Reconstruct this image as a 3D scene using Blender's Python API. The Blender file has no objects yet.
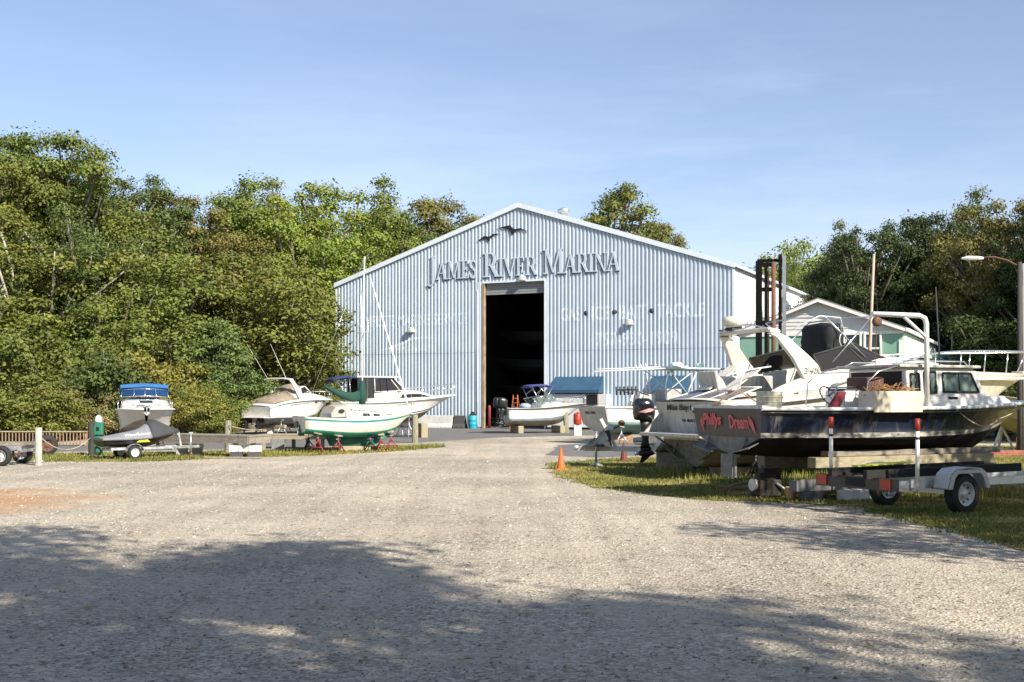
import bpy, bmesh, math, random
import numpy as np
from math import sin, cos, pi, radians, sqrt, atan2, tan
from mathutils import Vector, Matrix

random.seed(7)
SC = bpy.context.scene
COL = SC.collection
CAMH, F, CX, HY = 1.9, 1150.0, 512.0, 400.0
def gp(px, d, z=0.0): return Vector(((px - CX) / F * d, d, z))           # world point seen at column px, depth d
def gy(px, py, z=0.0):                                                    # ground point seen at pixel
    d = F * (CAMH - z) / (py - HY); return gp(px, d, z)
def zz(py, d): return CAMH + (HY - py) / F * d

EXPO = .80
SHADE_TREES = [('K', 6.3, -1.6, 15.5, 1.), ('K', 12.6, -8, 16, 1.), ('D', .2, -8.5, 15, .9), ('K', 15.5, -14, 17, 1.), ('K', -4.5, -4.8, 14, 1.), ('K', 7.0, -9.5, 15, .9), ('K', 11.5, -5.5, 14, .8), ('K', 3, -4.5, 14, .8), ('N', 13.4, 9.3, 8.3, 1.1), ('M', 17.5, 16.5, 9.5, 1.), ('N', 12.9, 13.8, 8.5, .9), ('D', 4.5, -9.5, 15, .8), ('K', 8.9, -4.0, 14.5, .9)]
# ------------------------------------------------------------------ materials
def nt(m):
    m.use_nodes = True; t = m.node_tree; t.nodes.clear(); return t
def lk(t, a, b): t.links.new(a, b)
def node(t, ty, **kw):
    n = t.nodes.new(ty)
    for k, v in kw.items(): setattr(n, k, v)
    return n
def mixc(t, fac, a, b, mode='MIX'):
    n = node(t, 'ShaderNodeMix', data_type='RGBA', blend_type=mode)
    for sck, val in ((n.inputs[0], fac), (n.inputs[6], a), (n.inputs[7], b)):
        if hasattr(val, 'links'): lk(t, val, sck)
        else: sck.default_value = val if not isinstance(val, tuple) else (val + (1,))[:4]
    return n.outputs[2]
def ramp(t, fac, stops):
    n = node(t, 'ShaderNodeValToRGB'); lk(t, fac, n.inputs[0]); e = n.color_ramp.elements
    while len(e) < len(stops): e.new(0.5)
    for i, (p, c) in enumerate(stops):
        e[i].position = p; e[i].color = (c, c, c, 1) if not isinstance(c, tuple) else (c + (1,))[:4]
    return n.outputs[0]
def noi(t, vec, scale, detail=4, rough=.55, dim=None):
    n = node(t, 'ShaderNodeTexNoise'); n.inputs['Scale'].default_value = scale
    n.inputs['Detail'].default_value = detail; n.inputs['Roughness'].default_value = rough
    if vec is not None: lk(t, vec, n.inputs['Vector'])
    return n.outputs[0]
def mapv(t, vec, sc=(1, 1, 1), rot=(0, 0, 0)):
    n = node(t, 'ShaderNodeMapping'); n.inputs['Scale'].default_value = sc; n.inputs['Rotation'].default_value = rot
    lk(t, vec, n.inputs['Vector']); return n.outputs[0]

MATS = {}
def mat(name, col, rough=.5, metal=0., var=.12, vs=2.5, bump=0., bs=30., dirt=None, da=.5, dsc=(1.5, 1.5, .5), dth=.5, spec=.5, coat=0., st=(1, 1, 1)):
    if name in MATS: return MATS[name]
    m = bpy.data.materials.new(name); MATS[name] = m; t = nt(m)
    out = node(t, 'ShaderNodeOutputMaterial'); b = node(t, 'ShaderNodeBsdfPrincipled'); lk(t, b.outputs[0], out.inputs[0])
    tc = node(t, 'ShaderNodeTexCoord').outputs['Object']
    n1 = noi(t, mapv(t, tc, st), vs, 5)
    f = ramp(t, n1, [(.3, 1 - var), (.7, 1 + var)])
    c = mixc(t, 1.0, tuple(col), f, 'MULTIPLY')
    if dirt:
        n2 = noi(t, mapv(t, tc, dsc), 3.2, 7, .65)
        c = mixc(t, ramp(t, n2, [(dth, 0.), (dth + .22, da)]), c, tuple(dirt))
    lk(t, c, b.inputs['Base Color'])
    rr = ramp(t, n1, [(.3, max(0, rough - .08)), (.7, min(1, rough + .1))]); lk(t, rr, b.inputs['Roughness'])
    b.inputs['Metallic'].default_value = metal; b.inputs['Specular IOR Level'].default_value = spec
    b.inputs['Coat Weight'].default_value = coat
    if bump:
        bn = node(t, 'ShaderNodeBump'); bn.inputs['Strength'].default_value = min(1, bump); bn.inputs['Distance'].default_value = .02
        lk(t, noi(t, tc, bs, 3), bn.inputs['Height']); lk(t, bn.outputs[0], b.inputs['Normal'])
    return m
def glass(name, col, mixf=.5, rough=.04):
    m = bpy.data.materials.new(name); MATS[name] = m; t = nt(m)
    out = node(t, 'ShaderNodeOutputMaterial'); tr = node(t, 'ShaderNodeBsdfTransparent'); tr.inputs[0].default_value = (*col, 1)
    g = node(t, 'ShaderNodeBsdfPrincipled'); g.inputs['Base Color'].default_value = (*[c * .35 for c in col], 1); g.inputs['Roughness'].default_value = rough
    mx = node(t, 'ShaderNodeMixShader'); mx.inputs[0].default_value = mixf
    lk(t, tr.outputs[0], mx.inputs[1]); lk(t, g.outputs[0], mx.inputs[2]); lk(t, mx.outputs[0], out.inputs[0]); return m

GEL = mat('gelcoat_white', (.74, .73, .69), .28, var=.05, dirt=(.42, .38, .30), da=.35, dth=.52, coat=.3)
GELC = mat('gelcoat_cream_aged', (.70, .66, .57), .42, var=.08, dirt=(.30, .27, .20), da=.55, dth=.50, dsc=(2, 2, .5))
GELG = mat('gelcoat_grey_grimy', (.44, .43, .40), .5, var=.12, dirt=(.20, .19, .16), da=.7, dth=.46, dsc=(2.5, 2.5, .4))
NAVY = mat('navy_hull_paint', (.008, .013, .032), .3, var=.4, vs=1.5, dirt=(.20, .19, .17), da=.75, dth=.53, dsc=(1.6, 1.6, .30), coat=.3)
BLACKP = mat('black_bottom_paint', (.006, .006, .007), .85, var=.3, dirt=(.02, .02, .018), da=.5, spec=.2)
STAINW = mat('stained_white_band', (.36, .34, .29), .75, var=.4, dirt=(.035, .028, .025), da=1., dth=.40, dsc=(1.1, 1.1, 2.6))
GRIMEG = mat('grimy_grey_bottom', (.14, .14, .135), .8, var=.35, vs=5, dirt=(.07, .07, .07), da=.8, dth=.48, dsc=(2, 2, 2), bump=.5, bs=25)
DARKT = mat('dark_brown_transom', (.055, .048, .045), .5, var=.25, dirt=(.1, .09, .08), da=.4)
TEAL = mat('teal_bottom_paint', (.025, .27, .21), .55, var=.2)
TEALD = mat('deep_green_keel_paint', (.015, .11, .08), .6, var=.25)
BLUEBOT = mat('blue_grey_bottom', (.22, .28, .32), .6, var=.2)
TANB = mat('tan_bottom', (.38, .32, .24), .7, var=.2)
GREYB = mat('grey_bottom_paint', (.30, .31, .33), .6, var=.2)
STEEL = mat('galvanised_steel', (.55, .56, .57), .42, .75, var=.2, vs=8)
CHROME = mat('stainless_tube', (.72, .72, .72), .22, .9, var=.08)
ALU = mat('white_painted_tube', (.72, .72, .70), .35, var=.08)
BLACK = mat('black_plastic', (.012, .012, .013), .38, var=.2, spec=.5)
RUBBER = mat('tyre_rubber', (.02, .02, .02), .8, var=.2, bump=.3)
NAVYC = mat('navy_canvas', (.02, .035, .10), .85, var=.25, bump=.4, bs=12)
BLUEC = mat('bright_blue_canvas', (.03, .15, .38), .8, var=.15, bump=.3, bs=12)
TANC = mat('tan_canvas_cover', (.26, .215, .16), .9, var=.2, bump=.5, bs=8, dirt=(.16, .13, .10), da=.5)
GREENC = mat('green_sail_cover', (.010, .052, .036), .85, var=.25, bump=.5, bs=10)
BLKC = mat('black_canvas', (.008, .009, .012), .8, var=.3, bump=.6, bs=9)
GREYC = mat('grey_canvas', (.20, .205, .22), .85, var=.15, bump=.5, bs=9)
CHARC = mat('charcoal_canvas', (.045, .047, .052), .85, var=.2, bump=.5, bs=9)
GREYPL = mat('grey_vinyl_cockpit_cover', (.12, .12, .125), .35, var=.25, vs=4, dirt=(.4, .4, .38), da=.4)
WOOD = mat('weathered_timber', (.24, .21, .17), .9, var=.3, vs=4, st=(1, 6, 6), bump=.6, bs=20, dirt=(.10, .085, .07), da=.7)
WOODL = mat('pale_treated_timber', (.33, .285, .19), .85, var=.22, vs=4, st=(1, 6, 6), bump=.5, dirt=(.20, .16, .10), da=.5)
PILE = mat('old_piling', (.27, .25, .18), .95, var=.3, vs=5, st=(6, 6, 1), bump=.8, bs=18, dirt=(.12, .12, .08), da=.7)
CONC = mat('concrete_block', (.34, .335, .32), .92, var=.15, vs=9, bump=.7, bs=60)
CONCD = mat('dark_concrete_block', (.075, .075, .075), .9, var=.25, vs=9, bump=.7, bs=60)
CONCW = mat('white_painted_concrete', (.60, .59, .56), .85, var=.1, dirt=(.25, .23, .2), da=.6)
RED = mat('red_enamel', (.24, .03, .03), .5, var=.2, dirt=(.12, .03, .02), da=.5)
REDPL = mat('red_plastic', (.36, .035, .015), .45, var=.15)
ORANGE = mat('orange_cone', (.58, .12, .02), .6, var=.15, dirt=(.3, .1, .04), da=.5)
REDBR = mat('faded_red_cone', (.13, .03, .022), .7, var=.2)
WHITEP = mat('white_plastic', (.76, .76, .74), .4, var=.06, dirt=(.4, .38, .33), da=.3)
PEELW = mat('peeling_white_post', (.42, .42, .36), .8, var=.15, dirt=(.22, .24, .18), da=.8, dth=.48, bump=.5)
PGREEN = mat('green_pedestal_paint', (.02, .16, .10), .55, var=.2, dirt=(.03, .06, .04), da=.5)
ROPE = mat('rope_fibre', (.48, .44, .36), .9, var=.2)
LETB = mat('black_lettering', (.02, .02, .022), .6, var=.1)
LETR = mat('red_lettering', (.48, .10, .10), .6, var=.2)
LETW = mat('white_lettering', (.75, .76, .76), .6, var=.1)
LETWF = mat('faded_white_paint', (.66, .73, .79), .7, var=.08)
LETC = mat('pale_blue_sign_letter', (.47, .55, .63), .5, var=.06)
BLUEP = mat('turquoise_barrel', (.02, .33, .46), .45, var=.12, dirt=(.02, .12, .16), da=.4)
AWN = mat('blue_awning', (.022, .075, .14), .75, var=.15, bump=.3, dirt=(.05, .11, .17), da=.5)
CLAD = mat('blue_grey_steel_cladding', (.50, .57, .64), .42, var=.07, vs=.6, spec=.5, dirt=(.38, .46, .54), da=.5, dsc=(2, 2, .15), dth=.55)
CLADW = mat('white_steel_cladding', (.74, .75, .76), .5, var=.05, vs=.6)
TRIM = mat('pale_roof_trim', (.66, .71, .76), .45, var=.06)
ROOFM = mat('steel_roof_sheet', (.50, .53, .56), .45, var=.1, vs=1)
RUSTJ = mat('rusty_door_jamb', (.34, .27, .18), .7, var=.25, vs=2, dirt=(.26, .13, .06), da=.9, dth=.45)
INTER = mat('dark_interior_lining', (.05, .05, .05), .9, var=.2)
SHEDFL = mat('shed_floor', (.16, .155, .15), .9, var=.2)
SHUT = mat('roller_shutter', (.24, .245, .25), .5, var=.1)
SIDW = mat('white_siding', (.60, .61, .61), .7, var=.08, vs=1.5, dirt=(.45, .46, .45), da=.4)
SIDG = mat('green_siding', (.19, .36, .28), .75, var=.1, vs=1.2, dirt=(.2, .4, .32), da=.5)
SIDP = mat('pale_green_siding', (.55, .68, .60), .7, var=.06)
SHING = mat('grey_shingle', (.20, .20, .20), .9, var=.2, vs=8, bump=.4)
WHT = mat('window_trim_white', (.74, .74, .73), .5, var=.05)
MASTB = mat('black_mast_steel', (.006, .006, .007), .6, 0, var=.25, dirt=(.014, .012, .011), da=.4, spec=.08)
MASTG = mat('grey_mast_steel', (.28, .30, .32), .45, .5, var=.2)
RUST = mat('rusty_ram', (.13, .06, .04), .75, var=.3)
WHEELW = mat('white_wheel_rim', (.55, .56, .57), .4, .3, var=.1)
FENDER = mat('grey_plastic_fender', (.50, .50, .49), .5, var=.1, dirt=(.25, .24, .22), da=.4)
BRICK = mat('red_brick_edging', (.33, .12, .08), .85, var=.25, vs=6, bump=.4)
OLIVE = mat('olive_hull', (.24, .20, .10), .6, var=.25)
YEL = mat('yellow_green_plastic', (.55, .60, .05), .5)
CRAB = mat('rusty_crab_wire', (.30, .15, .06), .9, var=.3)
CARM = mat('dark_green_forklift', (.03, .10, .07), .5, var=.2)
TEALC = mat('teal_boat_cover', (.10, .32, .38), .8, var=.2, bump=.4)
LAMPG = mat('lamp_housing', (.60, .60, .58), .4, .2)
GREENT = mat('green_canvas_top', (.14, .42, .29), .7, var=.2)
SPARW = mat('bare_wood_spar', (.40, .33, .25), .6, var=.2)
COWL = mat('gloss_black_cowling', (.008, .008, .01), .12, var=.1, coat=.6)
GLD = glass('dark_tinted_glass', (.10, .09, .075), .75, .08)
GLC = glass('clear_window_glass', (.75, .85, .82), .30, .04)
GLB = glass('blue_tinted_vinyl', (.06, .22, .55), .6, .1)
GLH = glass('house_window_glass', (.10, .13, .15), .9, .03)

# ------------------------------------------------------------------ mesh builder
class MB:
    def __init__(s): s.v = []; s.f = []; s.m = []; s.s = []
    def add(s, vs, fs, m=0, sm=False, M=None):
        o = len(s.v)
        for v in vs:
            v = Vector(v)
            s.v.append(M @ v if M is not None else v)
        for f in fs: s.f.append([i + o for i in f]); s.m.append(m); s.s.append(sm)
        return s
    def box(s, c, d, m=0, rz=0, M=None, R=None):
        x, y, z = d[0] / 2, d[1] / 2, d[2] / 2
        T = Matrix.Translation(c) @ (R if R is not None else Matrix.Rotation(rz, 4, 'Z'))
        if M is not None: T = M @ T
        vs = [(-x, -y, -z), (x, -y, -z), (x, y, -z), (-x, y, -z), (-x, -y, z), (x, -y, z), (x, y, z), (-x, y, z)]
        return s.add(vs, [(0, 3, 2, 1), (4, 5, 6, 7), (0, 1, 5, 4), (1, 2, 6, 5), (2, 3, 7, 6), (3, 0, 4, 7)], m, False, T)
    def bar(s, a, b, w, h, m=0):
        a = Vector(a); b = Vector(b); d = b - a; L = d.length; q = d.to_track_quat('X', 'Z').to_matrix().to_4x4()
        return s.box((0, 0, 0), (L, w, h), m, M=Matrix.Translation((a + b) / 2) @ q)
    def tube(s, pts, r, n=7, m=0, sm=True, cap=True):
        pts = [Vector(p) for p in pts]; k = len(pts)
        rs = r if isinstance(r, (list, tuple)) else [r] * k
        rings = []; u = None
        for i, p in enumerate(pts):
            d = (pts[min(i + 1, k - 1)] - pts[max(i - 1, 0)])
            if d.length < 1e-9: d = Vector((0, 0, 1))
            d.normalize()
            if u is None: u = d.orthogonal().normalized()
            u = (u - d * u.dot(d))
            if u.length < 1e-6: u = d.orthogonal()
            u.normalize(); w = d.cross(u)
            rings.append([p + (u * cos(2 * pi * j / n) + w * sin(2 * pi * j / n)) * rs[i] for j in range(n)])
        return s.loft(rings, m, sm=sm, cap=cap)
    def loft(s, rings, m=0, sm=False, cap=True, closed=True, cap0=None, cap1=None, mm=None):
        n = len(rings[0]); vs = [v for r in rings for v in r]; fs = []
        c0 = cap if cap0 is None else cap0; c1 = cap if cap1 is None else cap1
        e = n if closed else n - 1; o = len(s.v)
        for i in range(len(rings) - 1):
            for j in range(e):
                j2 = (j + 1) % n
                fs.append((i * n + j, i * n + j2, (i + 1) * n + j2, (i + 1) * n + j))
        s.add(vs, fs, m, sm)
        if mm:
            base = len(s.m) - len(fs)
            for k2 in range(len(fs)): s.m[base + k2] = mm[k2 % e]
        if c0: s.f.append([o + j for j in range(n)][::-1]); s.m.append(m); s.s.append(False)
        if c1: s.f.append([o + (len(rings) - 1) * n + j for j in range(n)]); s.m.append(m); s.s.append(False)
        return s
    def lathe(s, prof, c=(0, 0, 0), n=16, m=0, M=None, sm=True, cap=True):
        rings = [[Vector((r * cos(2 * pi * j / n), r * sin(2 * pi * j / n), z)) for j in range(n)] for r, z in prof]
        T = Matrix.Translation(c) if M is None else (M @ Matrix.Translation(c))
        rings = [[T @ v for v in r] for r in rings]
        return s.loft(rings, m, sm=sm, cap=cap)
    def plate(s, pts, t=.02, m=0, nrm=None):
        pts = [Vector(p) for p in pts]; n = len(pts)
        if nrm is None:
            nrm = Vector((0, 0, 0))
            for i in range(n): nrm += (pts[i] - pts[0]).cross(pts[(i + 1) % n] - pts[0])
        nrm = Vector(nrm).normalized() * t
        return s.loft([pts, [p + nrm for p in pts]], m)
    def build(s, name, mats, parent=None, bevel=0, smooth_angle=None, label=None):
        me = bpy.data.meshes.new(name); me.from_pydata([tuple(v) for v in s.v], [], s.f)
        if not isinstance(mats, (list, tuple)): mats = [mats]
        for m_ in mats: me.materials.append(m_)
        me.polygons.foreach_set('material_index', s.m); me.polygons.foreach_set('use_smooth', s.s)
        bm = bmesh.new(); bm.from_mesh(me); bmesh.ops.recalc_face_normals(bm, faces=bm.faces); bm.to_mesh(me); bm.free()
        o = bpy.data.objects.new(name, me); COL.objects.link(o)
        if parent is not None: o.parent = parent
        if bevel:
            b = o.modifiers.new('bevel', 'BEVEL'); b.width = bevel; b.segments = 2; b.limit_method = 'ANGLE'; b.angle_limit = radians(35)
        if label: o['label'] = label
        return o

def thing(name, label, cat, loc=(0, 0, 0), rz=0, group=None):
    o = bpy.data.objects.new(name, None); COL.objects.link(o); o.empty_display_size = .3
    o.location = loc; o.rotation_euler = (0, 0, rz); o['label'] = label; o['category'] = cat
    if group: o['group'] = group
    return o
def tag(o, label, cat, group=None):
    o['label'] = label; o['category'] = cat
    if group: o['group'] = group
    return o
def struct(o, kind='structure', label=None):
    o['kind'] = kind
    if label: o['label'] = label
    return o
def dup(root, loc, rz, label, group=None, scale=None):
    r = root.copy(); COL.objects.link(r); r.location = loc; r.rotation_euler = (0, 0, rz); r['label'] = label
    if group: r['group'] = group
    if scale: r.scale = scale if isinstance(scale, tuple) else (scale,) * 3
    def rec(src, dst):
        for ch in src.children:
            c = ch.copy(); COL.objects.link(c); c.parent = dst; rec(ch, c)
    rec(root, r); return r
def textmesh(body, size=1., shear=0., extrude=0., sx=1., space=1., bold=0.):
    cu = bpy.data.curves.new('t', 'FONT'); cu.body = body; cu.size = size; cu.shear = shear; cu.extrude = extrude
    cu.align_x = 'CENTER'; cu.space_character = space; cu.resolution_u = 3; cu.offset = bold
    o = bpy.data.objects.new('t', cu); COL.objects.link(o); bpy.context.view_layer.update()
    me = bpy.data.meshes.new_from_object(o.evaluated_get(bpy.context.evaluated_depsgraph_get()))
    vs = [Vector((v.co.x * sx, v.co.y, v.co.z)) for v in me.vertices]; fs = [list(p.vertices) for p in me.polygons]
    bpy.data.objects.remove(o); bpy.data.curves.remove(cu); bpy.data.meshes.remove(me)
    return vs, fs
def text_part(body, name, material, parent, o, ux, uy, width, height, shear=0., depth=.006, bold=0.):
    """flat lettering centred on point o, spread along ux (reading direction) and uy (up)"""
    vs, fs = textmesh(body, 1., shear, depth, bold=bold)
    x0 = min(v.x for v in vs); x1 = max(v.x for v in vs); y0 = min(v.y for v in vs); y1 = max(v.y for v in vs)
    ux = Vector(ux).normalized(); uy = Vector(uy).normalized(); n = ux.cross(uy); b = MB()
    vs = [Vector(o) + ux * ((v.x - (x0 + x1) / 2) / (x1 - x0) * width) + uy * ((v.y - (y0 + y1) / 2) / (y1 - y0) * height) + n * v.z for v in vs]
    b.add(vs, fs); return b.build(name, material, parent)

# ------------------------------------------------------------------ interpolation and hulls
def ip(keys, t):
    if isinstance(keys, (int, float)): return keys
    if t <= keys[0][0]: return keys[0][1]
    if t >= keys[-1][0]: return keys[-1][1]
    k = 0
    while keys[k + 1][0] < t: k += 1
    def tg(i):
        a = keys[max(i - 1, 0)]; b = keys[min(i + 1, len(keys) - 1)]; return (b[1] - a[1]) / (b[0] - a[0])
    h = keys[k + 1][0] - keys[k][0]; u = (t - keys[k][0]) / h
    return ((2 * u**3 - 3 * u * u + 1) * keys[k][1] + (u**3 - 2 * u * u + u) * h * tg(k) + (-2 * u**3 + 3 * u * u) * keys[k + 1][1] + (u**3 - u * u) * h * tg(k + 1))
class Hull:
    def __init__(s, L, b, zs, bc, zc, zk, rake=.6, trk=.1, flare=0.):
        s.L, s.kb, s.kzs, s.kbc, s.kzc, s.kzk, s.rake, s.trk, s.flare = L, b, zs, bc, zc, zk, rake, trk, flare
    def b(s, t): return max(.02, ip(s.kb, t))
    def zs(s, t): return ip(s.kzs, t)
    def pt(s, t, f, side, out=0.):      # f: 1 sheer .. 0 chine .. -1 keel
        b, bc, zs, zc, zk = s.b(t), max(.012, ip(s.kbc, t)), ip(s.kzs, t), ip(s.kzc, t), ip(s.kzk, t)
        if f >= 0:
            z = zc + (zs - zc) * f; y = bc + (b - bc) * f - s.flare * sin(pi * f) * t * (1 - t) * 4
        else:
            z = zc + (zk - zc) * (-f); y = bc * (1 + f)
        hz = (z - zk) / max(.05, zs - zk)
        x = t * (s.L - s.rake) + s.rake * hz * t**3 - s.trk * hz * (1 - t)**4
        return Vector((x, (y + out) * side, z))
    def S(s, t, side, inset=0., dz=0.):
        p = s.pt(t, 1, side); p.y = side * max(0., abs(p.y) - inset); p.z += dz; return p
    def mesh(s, mb, tf=(1, .92, .84, .55, .3, .12, 0), tm=(0, 0, 0, 0, 0, 0), bm=1, tr=0, n=24):
        fr = list(tf) + [-.34, -.67]; mt = list(tm) + [bm] * 3
        rings = []
        for i in range(n + 1):
            t = 1 - (1 - i / n)**1.25
            rings.append([s.pt(t, f, 1) for f in fr] + [s.pt(t, -1, 1)] + [s.pt(t, f, -1) for f in fr[::-1]])
        mm = mt + mt[::-1]
        mb.loft(rings, 0, sm=True, cap=False, closed=False, mm=mm)
        o = len(mb.v) - len(rings) * len(rings[0])
        k = len(rings[0])
        mb.f.append([o + j for j in range(k)]); mb.m.append(tr); mb.s.append(False)
        return mb
    def deck(s, mb, ta, tb, m=0, crown=.06, inset=0., dz=0., n=12, thick=0.):
        rings = []
        for i in range(n + 1):
            t = ta + (tb - ta) * i / n; r = []
            for u in (1, .8, .5, .2, 0, -.2, -.5, -.8, -1):
                p = s.S(t, 1 if u >= 0 else -1, inset); w = abs(p.y)
                r.append(Vector((p.x, w * u, p.z + dz + crown * min(1, w) * (1 - u * u))))
            rings.append(r)
        mb.loft(rings, m, sm=True, cap=False, closed=False); return mb
    def cockpit(s, mb, ta, tb, w=.18, depth=.6, m=0, n=10):
        rings = []
        for i in range(n + 1):
            t = ta + (tb - ta) * i / n; r = []
            for sd in (1, -1):
                p = s.S(t, sd); q = s.S(t, sd, w, .01); g = s.S(t, sd, w + .04, -depth)
                r += [p, q, g] if sd == 1 else [g, q, p]
            rings.append(r)
        mb.loft(rings, m, cap=False, closed=False)
        for r in (rings[0], rings[-1]): mb.add([r[1], r[2], r[3], r[4]], [(0, 1, 2, 3)], m)
        return mb
    def rub(s, mb, r=.03, m=0, dz=-.03, ta=0., tb=1., n=24, out=.01, sides=(1, -1)):
        for sd in sides:
            mb.tube([s.pt(ta + (tb - ta) * i / n, 1, sd, out) + Vector((0, 0, dz)) for i in range(n + 1)], r, 6, m)
        return mb
    def rail(s, mb, ta, tb, h, r=.014, n=5, inset=.08, m=0, join=True, lean=0., mid=False):
        for sd in (1, -1):
            for i in range(n + 1):
                t = ta + (tb - ta) * i / n; p = s.S(t, sd, inset); mb.tube([p, p + Vector((lean * i / n, 0, h))], r * .8, 5, m)
            mb.tube([s.S(ta + (tb - ta) * i / 12, sd, inset) + Vector((lean * i / 12, 0, h)) for i in range(13)], r, 6, m)
            if mid: mb.tube([s.S(ta + (tb - ta) * i / 12, sd, inset) + Vector((lean * .5 * i / 12, 0, h * .5)) for i in range(13)], r * .7, 5, m)
        if join:
            a = s.S(tb, 1, inset) + Vector((lean, 0, h)); b = s.S(tb, -1, inset) + Vector((lean, 0, h))
            mb.tube([a, (a + b) / 2 + Vector((.12, 0, 0)), b], r, 6, m)
        return mb
class Trunk:      # raised cabin following the hull between ta and tb
    def __init__(s, H, ta, tb, inset, hk, lean=.12, crown=.07, dz=0.):
        s.H, s.ta, s.tb, s.inset, s.hk, s.lean, s.crown, s.dz = H, ta, tb, inset, hk, lean, crown, dz
    def tp(s, u, f, side, out=0.):     # u 0..1 along, f 0..1 up the side
        t = s.ta + (s.tb - s.ta) * u; h = max(.004, ip(s.hk, u)); ins = ip(s.inset, u)
        p = s.H.S(t, side, ins, s.dz); p.y = side * (max(.02, abs(p.y) - s.lean * f * min(1, h * 2)) + out); p.z += h * .88 * f; return p
    def ring(s, u):
        t = s.ta + (s.tb - s.ta) * u; h = max(.004, ip(s.hk, u)); r = []
        for sd in (1, -1):
            a = s.tp(u, 0, sd); b = s.tp(u, 1, sd); c = b.copy(); c.y *= .9; c.z = a.z + h * .97; d = b.copy(); d.y *= .5; d.z = a.z + h + s.crown * .8 * min(1, h * 3)
            q = [a, s.tp(u, .5, sd), b, c, d]
            r += q if sd == 1 else q[::-1]
        return r
    def mesh(s, mb, m=0, n=14):
        mb.loft([s.ring(i / n) for i in range(n + 1)], m, sm=True, cap=True, closed=True); return mb
    def win(s, mb, u0, u1, f0, f1, sides=(1, -1), m=0, n=5, sl0=0., sl1=0., out=.008):
        for sd in sides:
            lo = [s.tp(u0 + (u1 - u0) * i / n, f0, sd, out) for i in range(n + 1)]
            hi = [s.tp(u0 + sl0 + (u1 - sl1 - u0 - sl0) * i / n, f1, sd, out) for i in range(n + 1)]
            o2 = Vector((0, sd * .014, 0))
            mb.loft([lo, hi, [p + o2 for p in hi], [p + o2 for p in lo], lo], m, cap=False, closed=False)
            for k in (0, -1): mb.add([lo[k], hi[k], hi[k] + o2, lo[k] + o2], [(0, 1, 2, 3)], m)
        return mb
def sring(cx, cy, z, wx, wy, n=16, p=3.):
    r = []
    for j in range(n):
        a = 2 * pi * j / n; c, s_ = cos(a), sin(a)
        r.append(Vector((cx + wx * math.copysign(abs(c)**(2 / p), c), cy + wy * math.copysign(abs(s_)**(2 / p), s_), z)))
    return r
def windshield(parent, lo, hi, glassm, frame=CHROME, r=.016, name='windshield'):
    g = MB()
    for i in range(len(lo) - 1): g.plate([lo[i], lo[i + 1], hi[i + 1], hi[i]], .012)
    f = MB(); f.tube(hi, r, 6); f.tube([p + Vector((0, 0, .0)) for p in lo], r * .9, 6)
    for a, b in zip(lo, hi): f.tube([a, b], r * .9, 6)
    o = g.build(name, glassm, parent); f.build('windshield_frame', frame, o); return o
def outboard(parent, M, sc=1., cowlm=COWL, legm=BLACK, tilt=0., band=None, label=None):
    """origin at clamp on transom top; extends aft (-x)"""
    T = M @ Matrix.Rotation(tilt, 4, 'Y') @ Matrix.Scale(sc, 4)
    L_ = MB()
    L_.loft([sring(-.24, 0, z, wx, wy, 12, 2.6) for z, wx, wy in ((.06, .16, .12), (-.1, .13, .09), (-.5, .10, .065), (-.62, .12, .06), (-.70, .16, .05))], sm=True)
    L_.plate([(-.06, -.10, .04), (-.02, -.10, .04), (-.02, -.10, -.36), (-.08, -.10, -.36)], .20, nrm=(0, 1, 0))
    L_.box((-.12, 0, -.05), (.14, .14, .22)); L_.box((-.28, 0, -.60), (.5, .26, .025))
    L_.v = [T @ v for v in L_.v]
    root = L_.build('outboard_motor', legm, parent, label=label)
    G = MB(); G.loft([[Vector((x, r * cos(a), -.86 + r * sin(a))) for a in [2 * pi * j / 12 for j in range(12)]] for x, r in ((.04, .015), (-.02, .055), (-.12, .08), (-.36, .08), (-.42, .06))], sm=True)
    G.loft([sring(-.22, 0, z, wx, wy, 10, 2.2) for z, wx, wy in ((-.70, .16, .04), (-.80, .14, .05))], sm=True)
    G.plate([(-.08, -.01, -.93), (-.34, -.01, -.93), (-.40, -.01, -1.12), (-.30, -.01, -1.12)], .02, nrm=(0, 1, 0))
    G.v = [T @ v for v in G.v]; G.build('gearcase', legm, root)
    C = MB(); C.loft([sring(x, 0, z, wx, wy, 20, 3) for z, x, wx, wy in ((.06, -.26, .20, .15), (.08, -.27, .28, .19), (.25, -.28, .31, .21), (.48, -.29, .30, .21), (.60, -.30, .27, .19), (.67, -.33, .19, .13), (.685, -.33, .08, .05))], sm=True)
    C.v = [T @ v for v in C.v]; c = C.build('cowling', cowlm, root)
    P = MB()
    P.lathe([(.05, 0), (.05, -.10), (.02, -.14)], n=10, M=Matrix.Translation((-.42, 0, -.86)) @ Matrix.Rotation(pi / 2, 4, 'Y'))
    for k in range(3):
        a = 2 * pi * k / 3; d = Vector((0, cos(a), sin(a))); e = Vector((0, -sin(a), cos(a)))
        o = Vector((-.47, 0, -.86))
        P.plate([o + d * .03 - e * .03, o + d * .12 - e * .09 + Vector((-.03, 0, 0)), o + d * .19, o + d * .13 + e * .08 + Vector((.03, 0, 0)), o + d * .03 + e * .03], .008, nrm=(1, 0, 0))
    P.v = [T @ v for v in P.v]; P.build('propeller', STEEL if cowlm is COWL else legm, root)
    if band:
        B = MB()
        for sd in (-1, 1):
            q = [(-.50, .30), (-.20, .40), (-.04, .38), (-.10, .32), (-.30, .27)]
            B.plate([(x, sd * (.205 + .012), z) for x, z in q], .006, nrm=(0, sd, 0))
        B.v = [T @ v for v in B.v]; B.build('decal', band, root)
    return root

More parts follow.
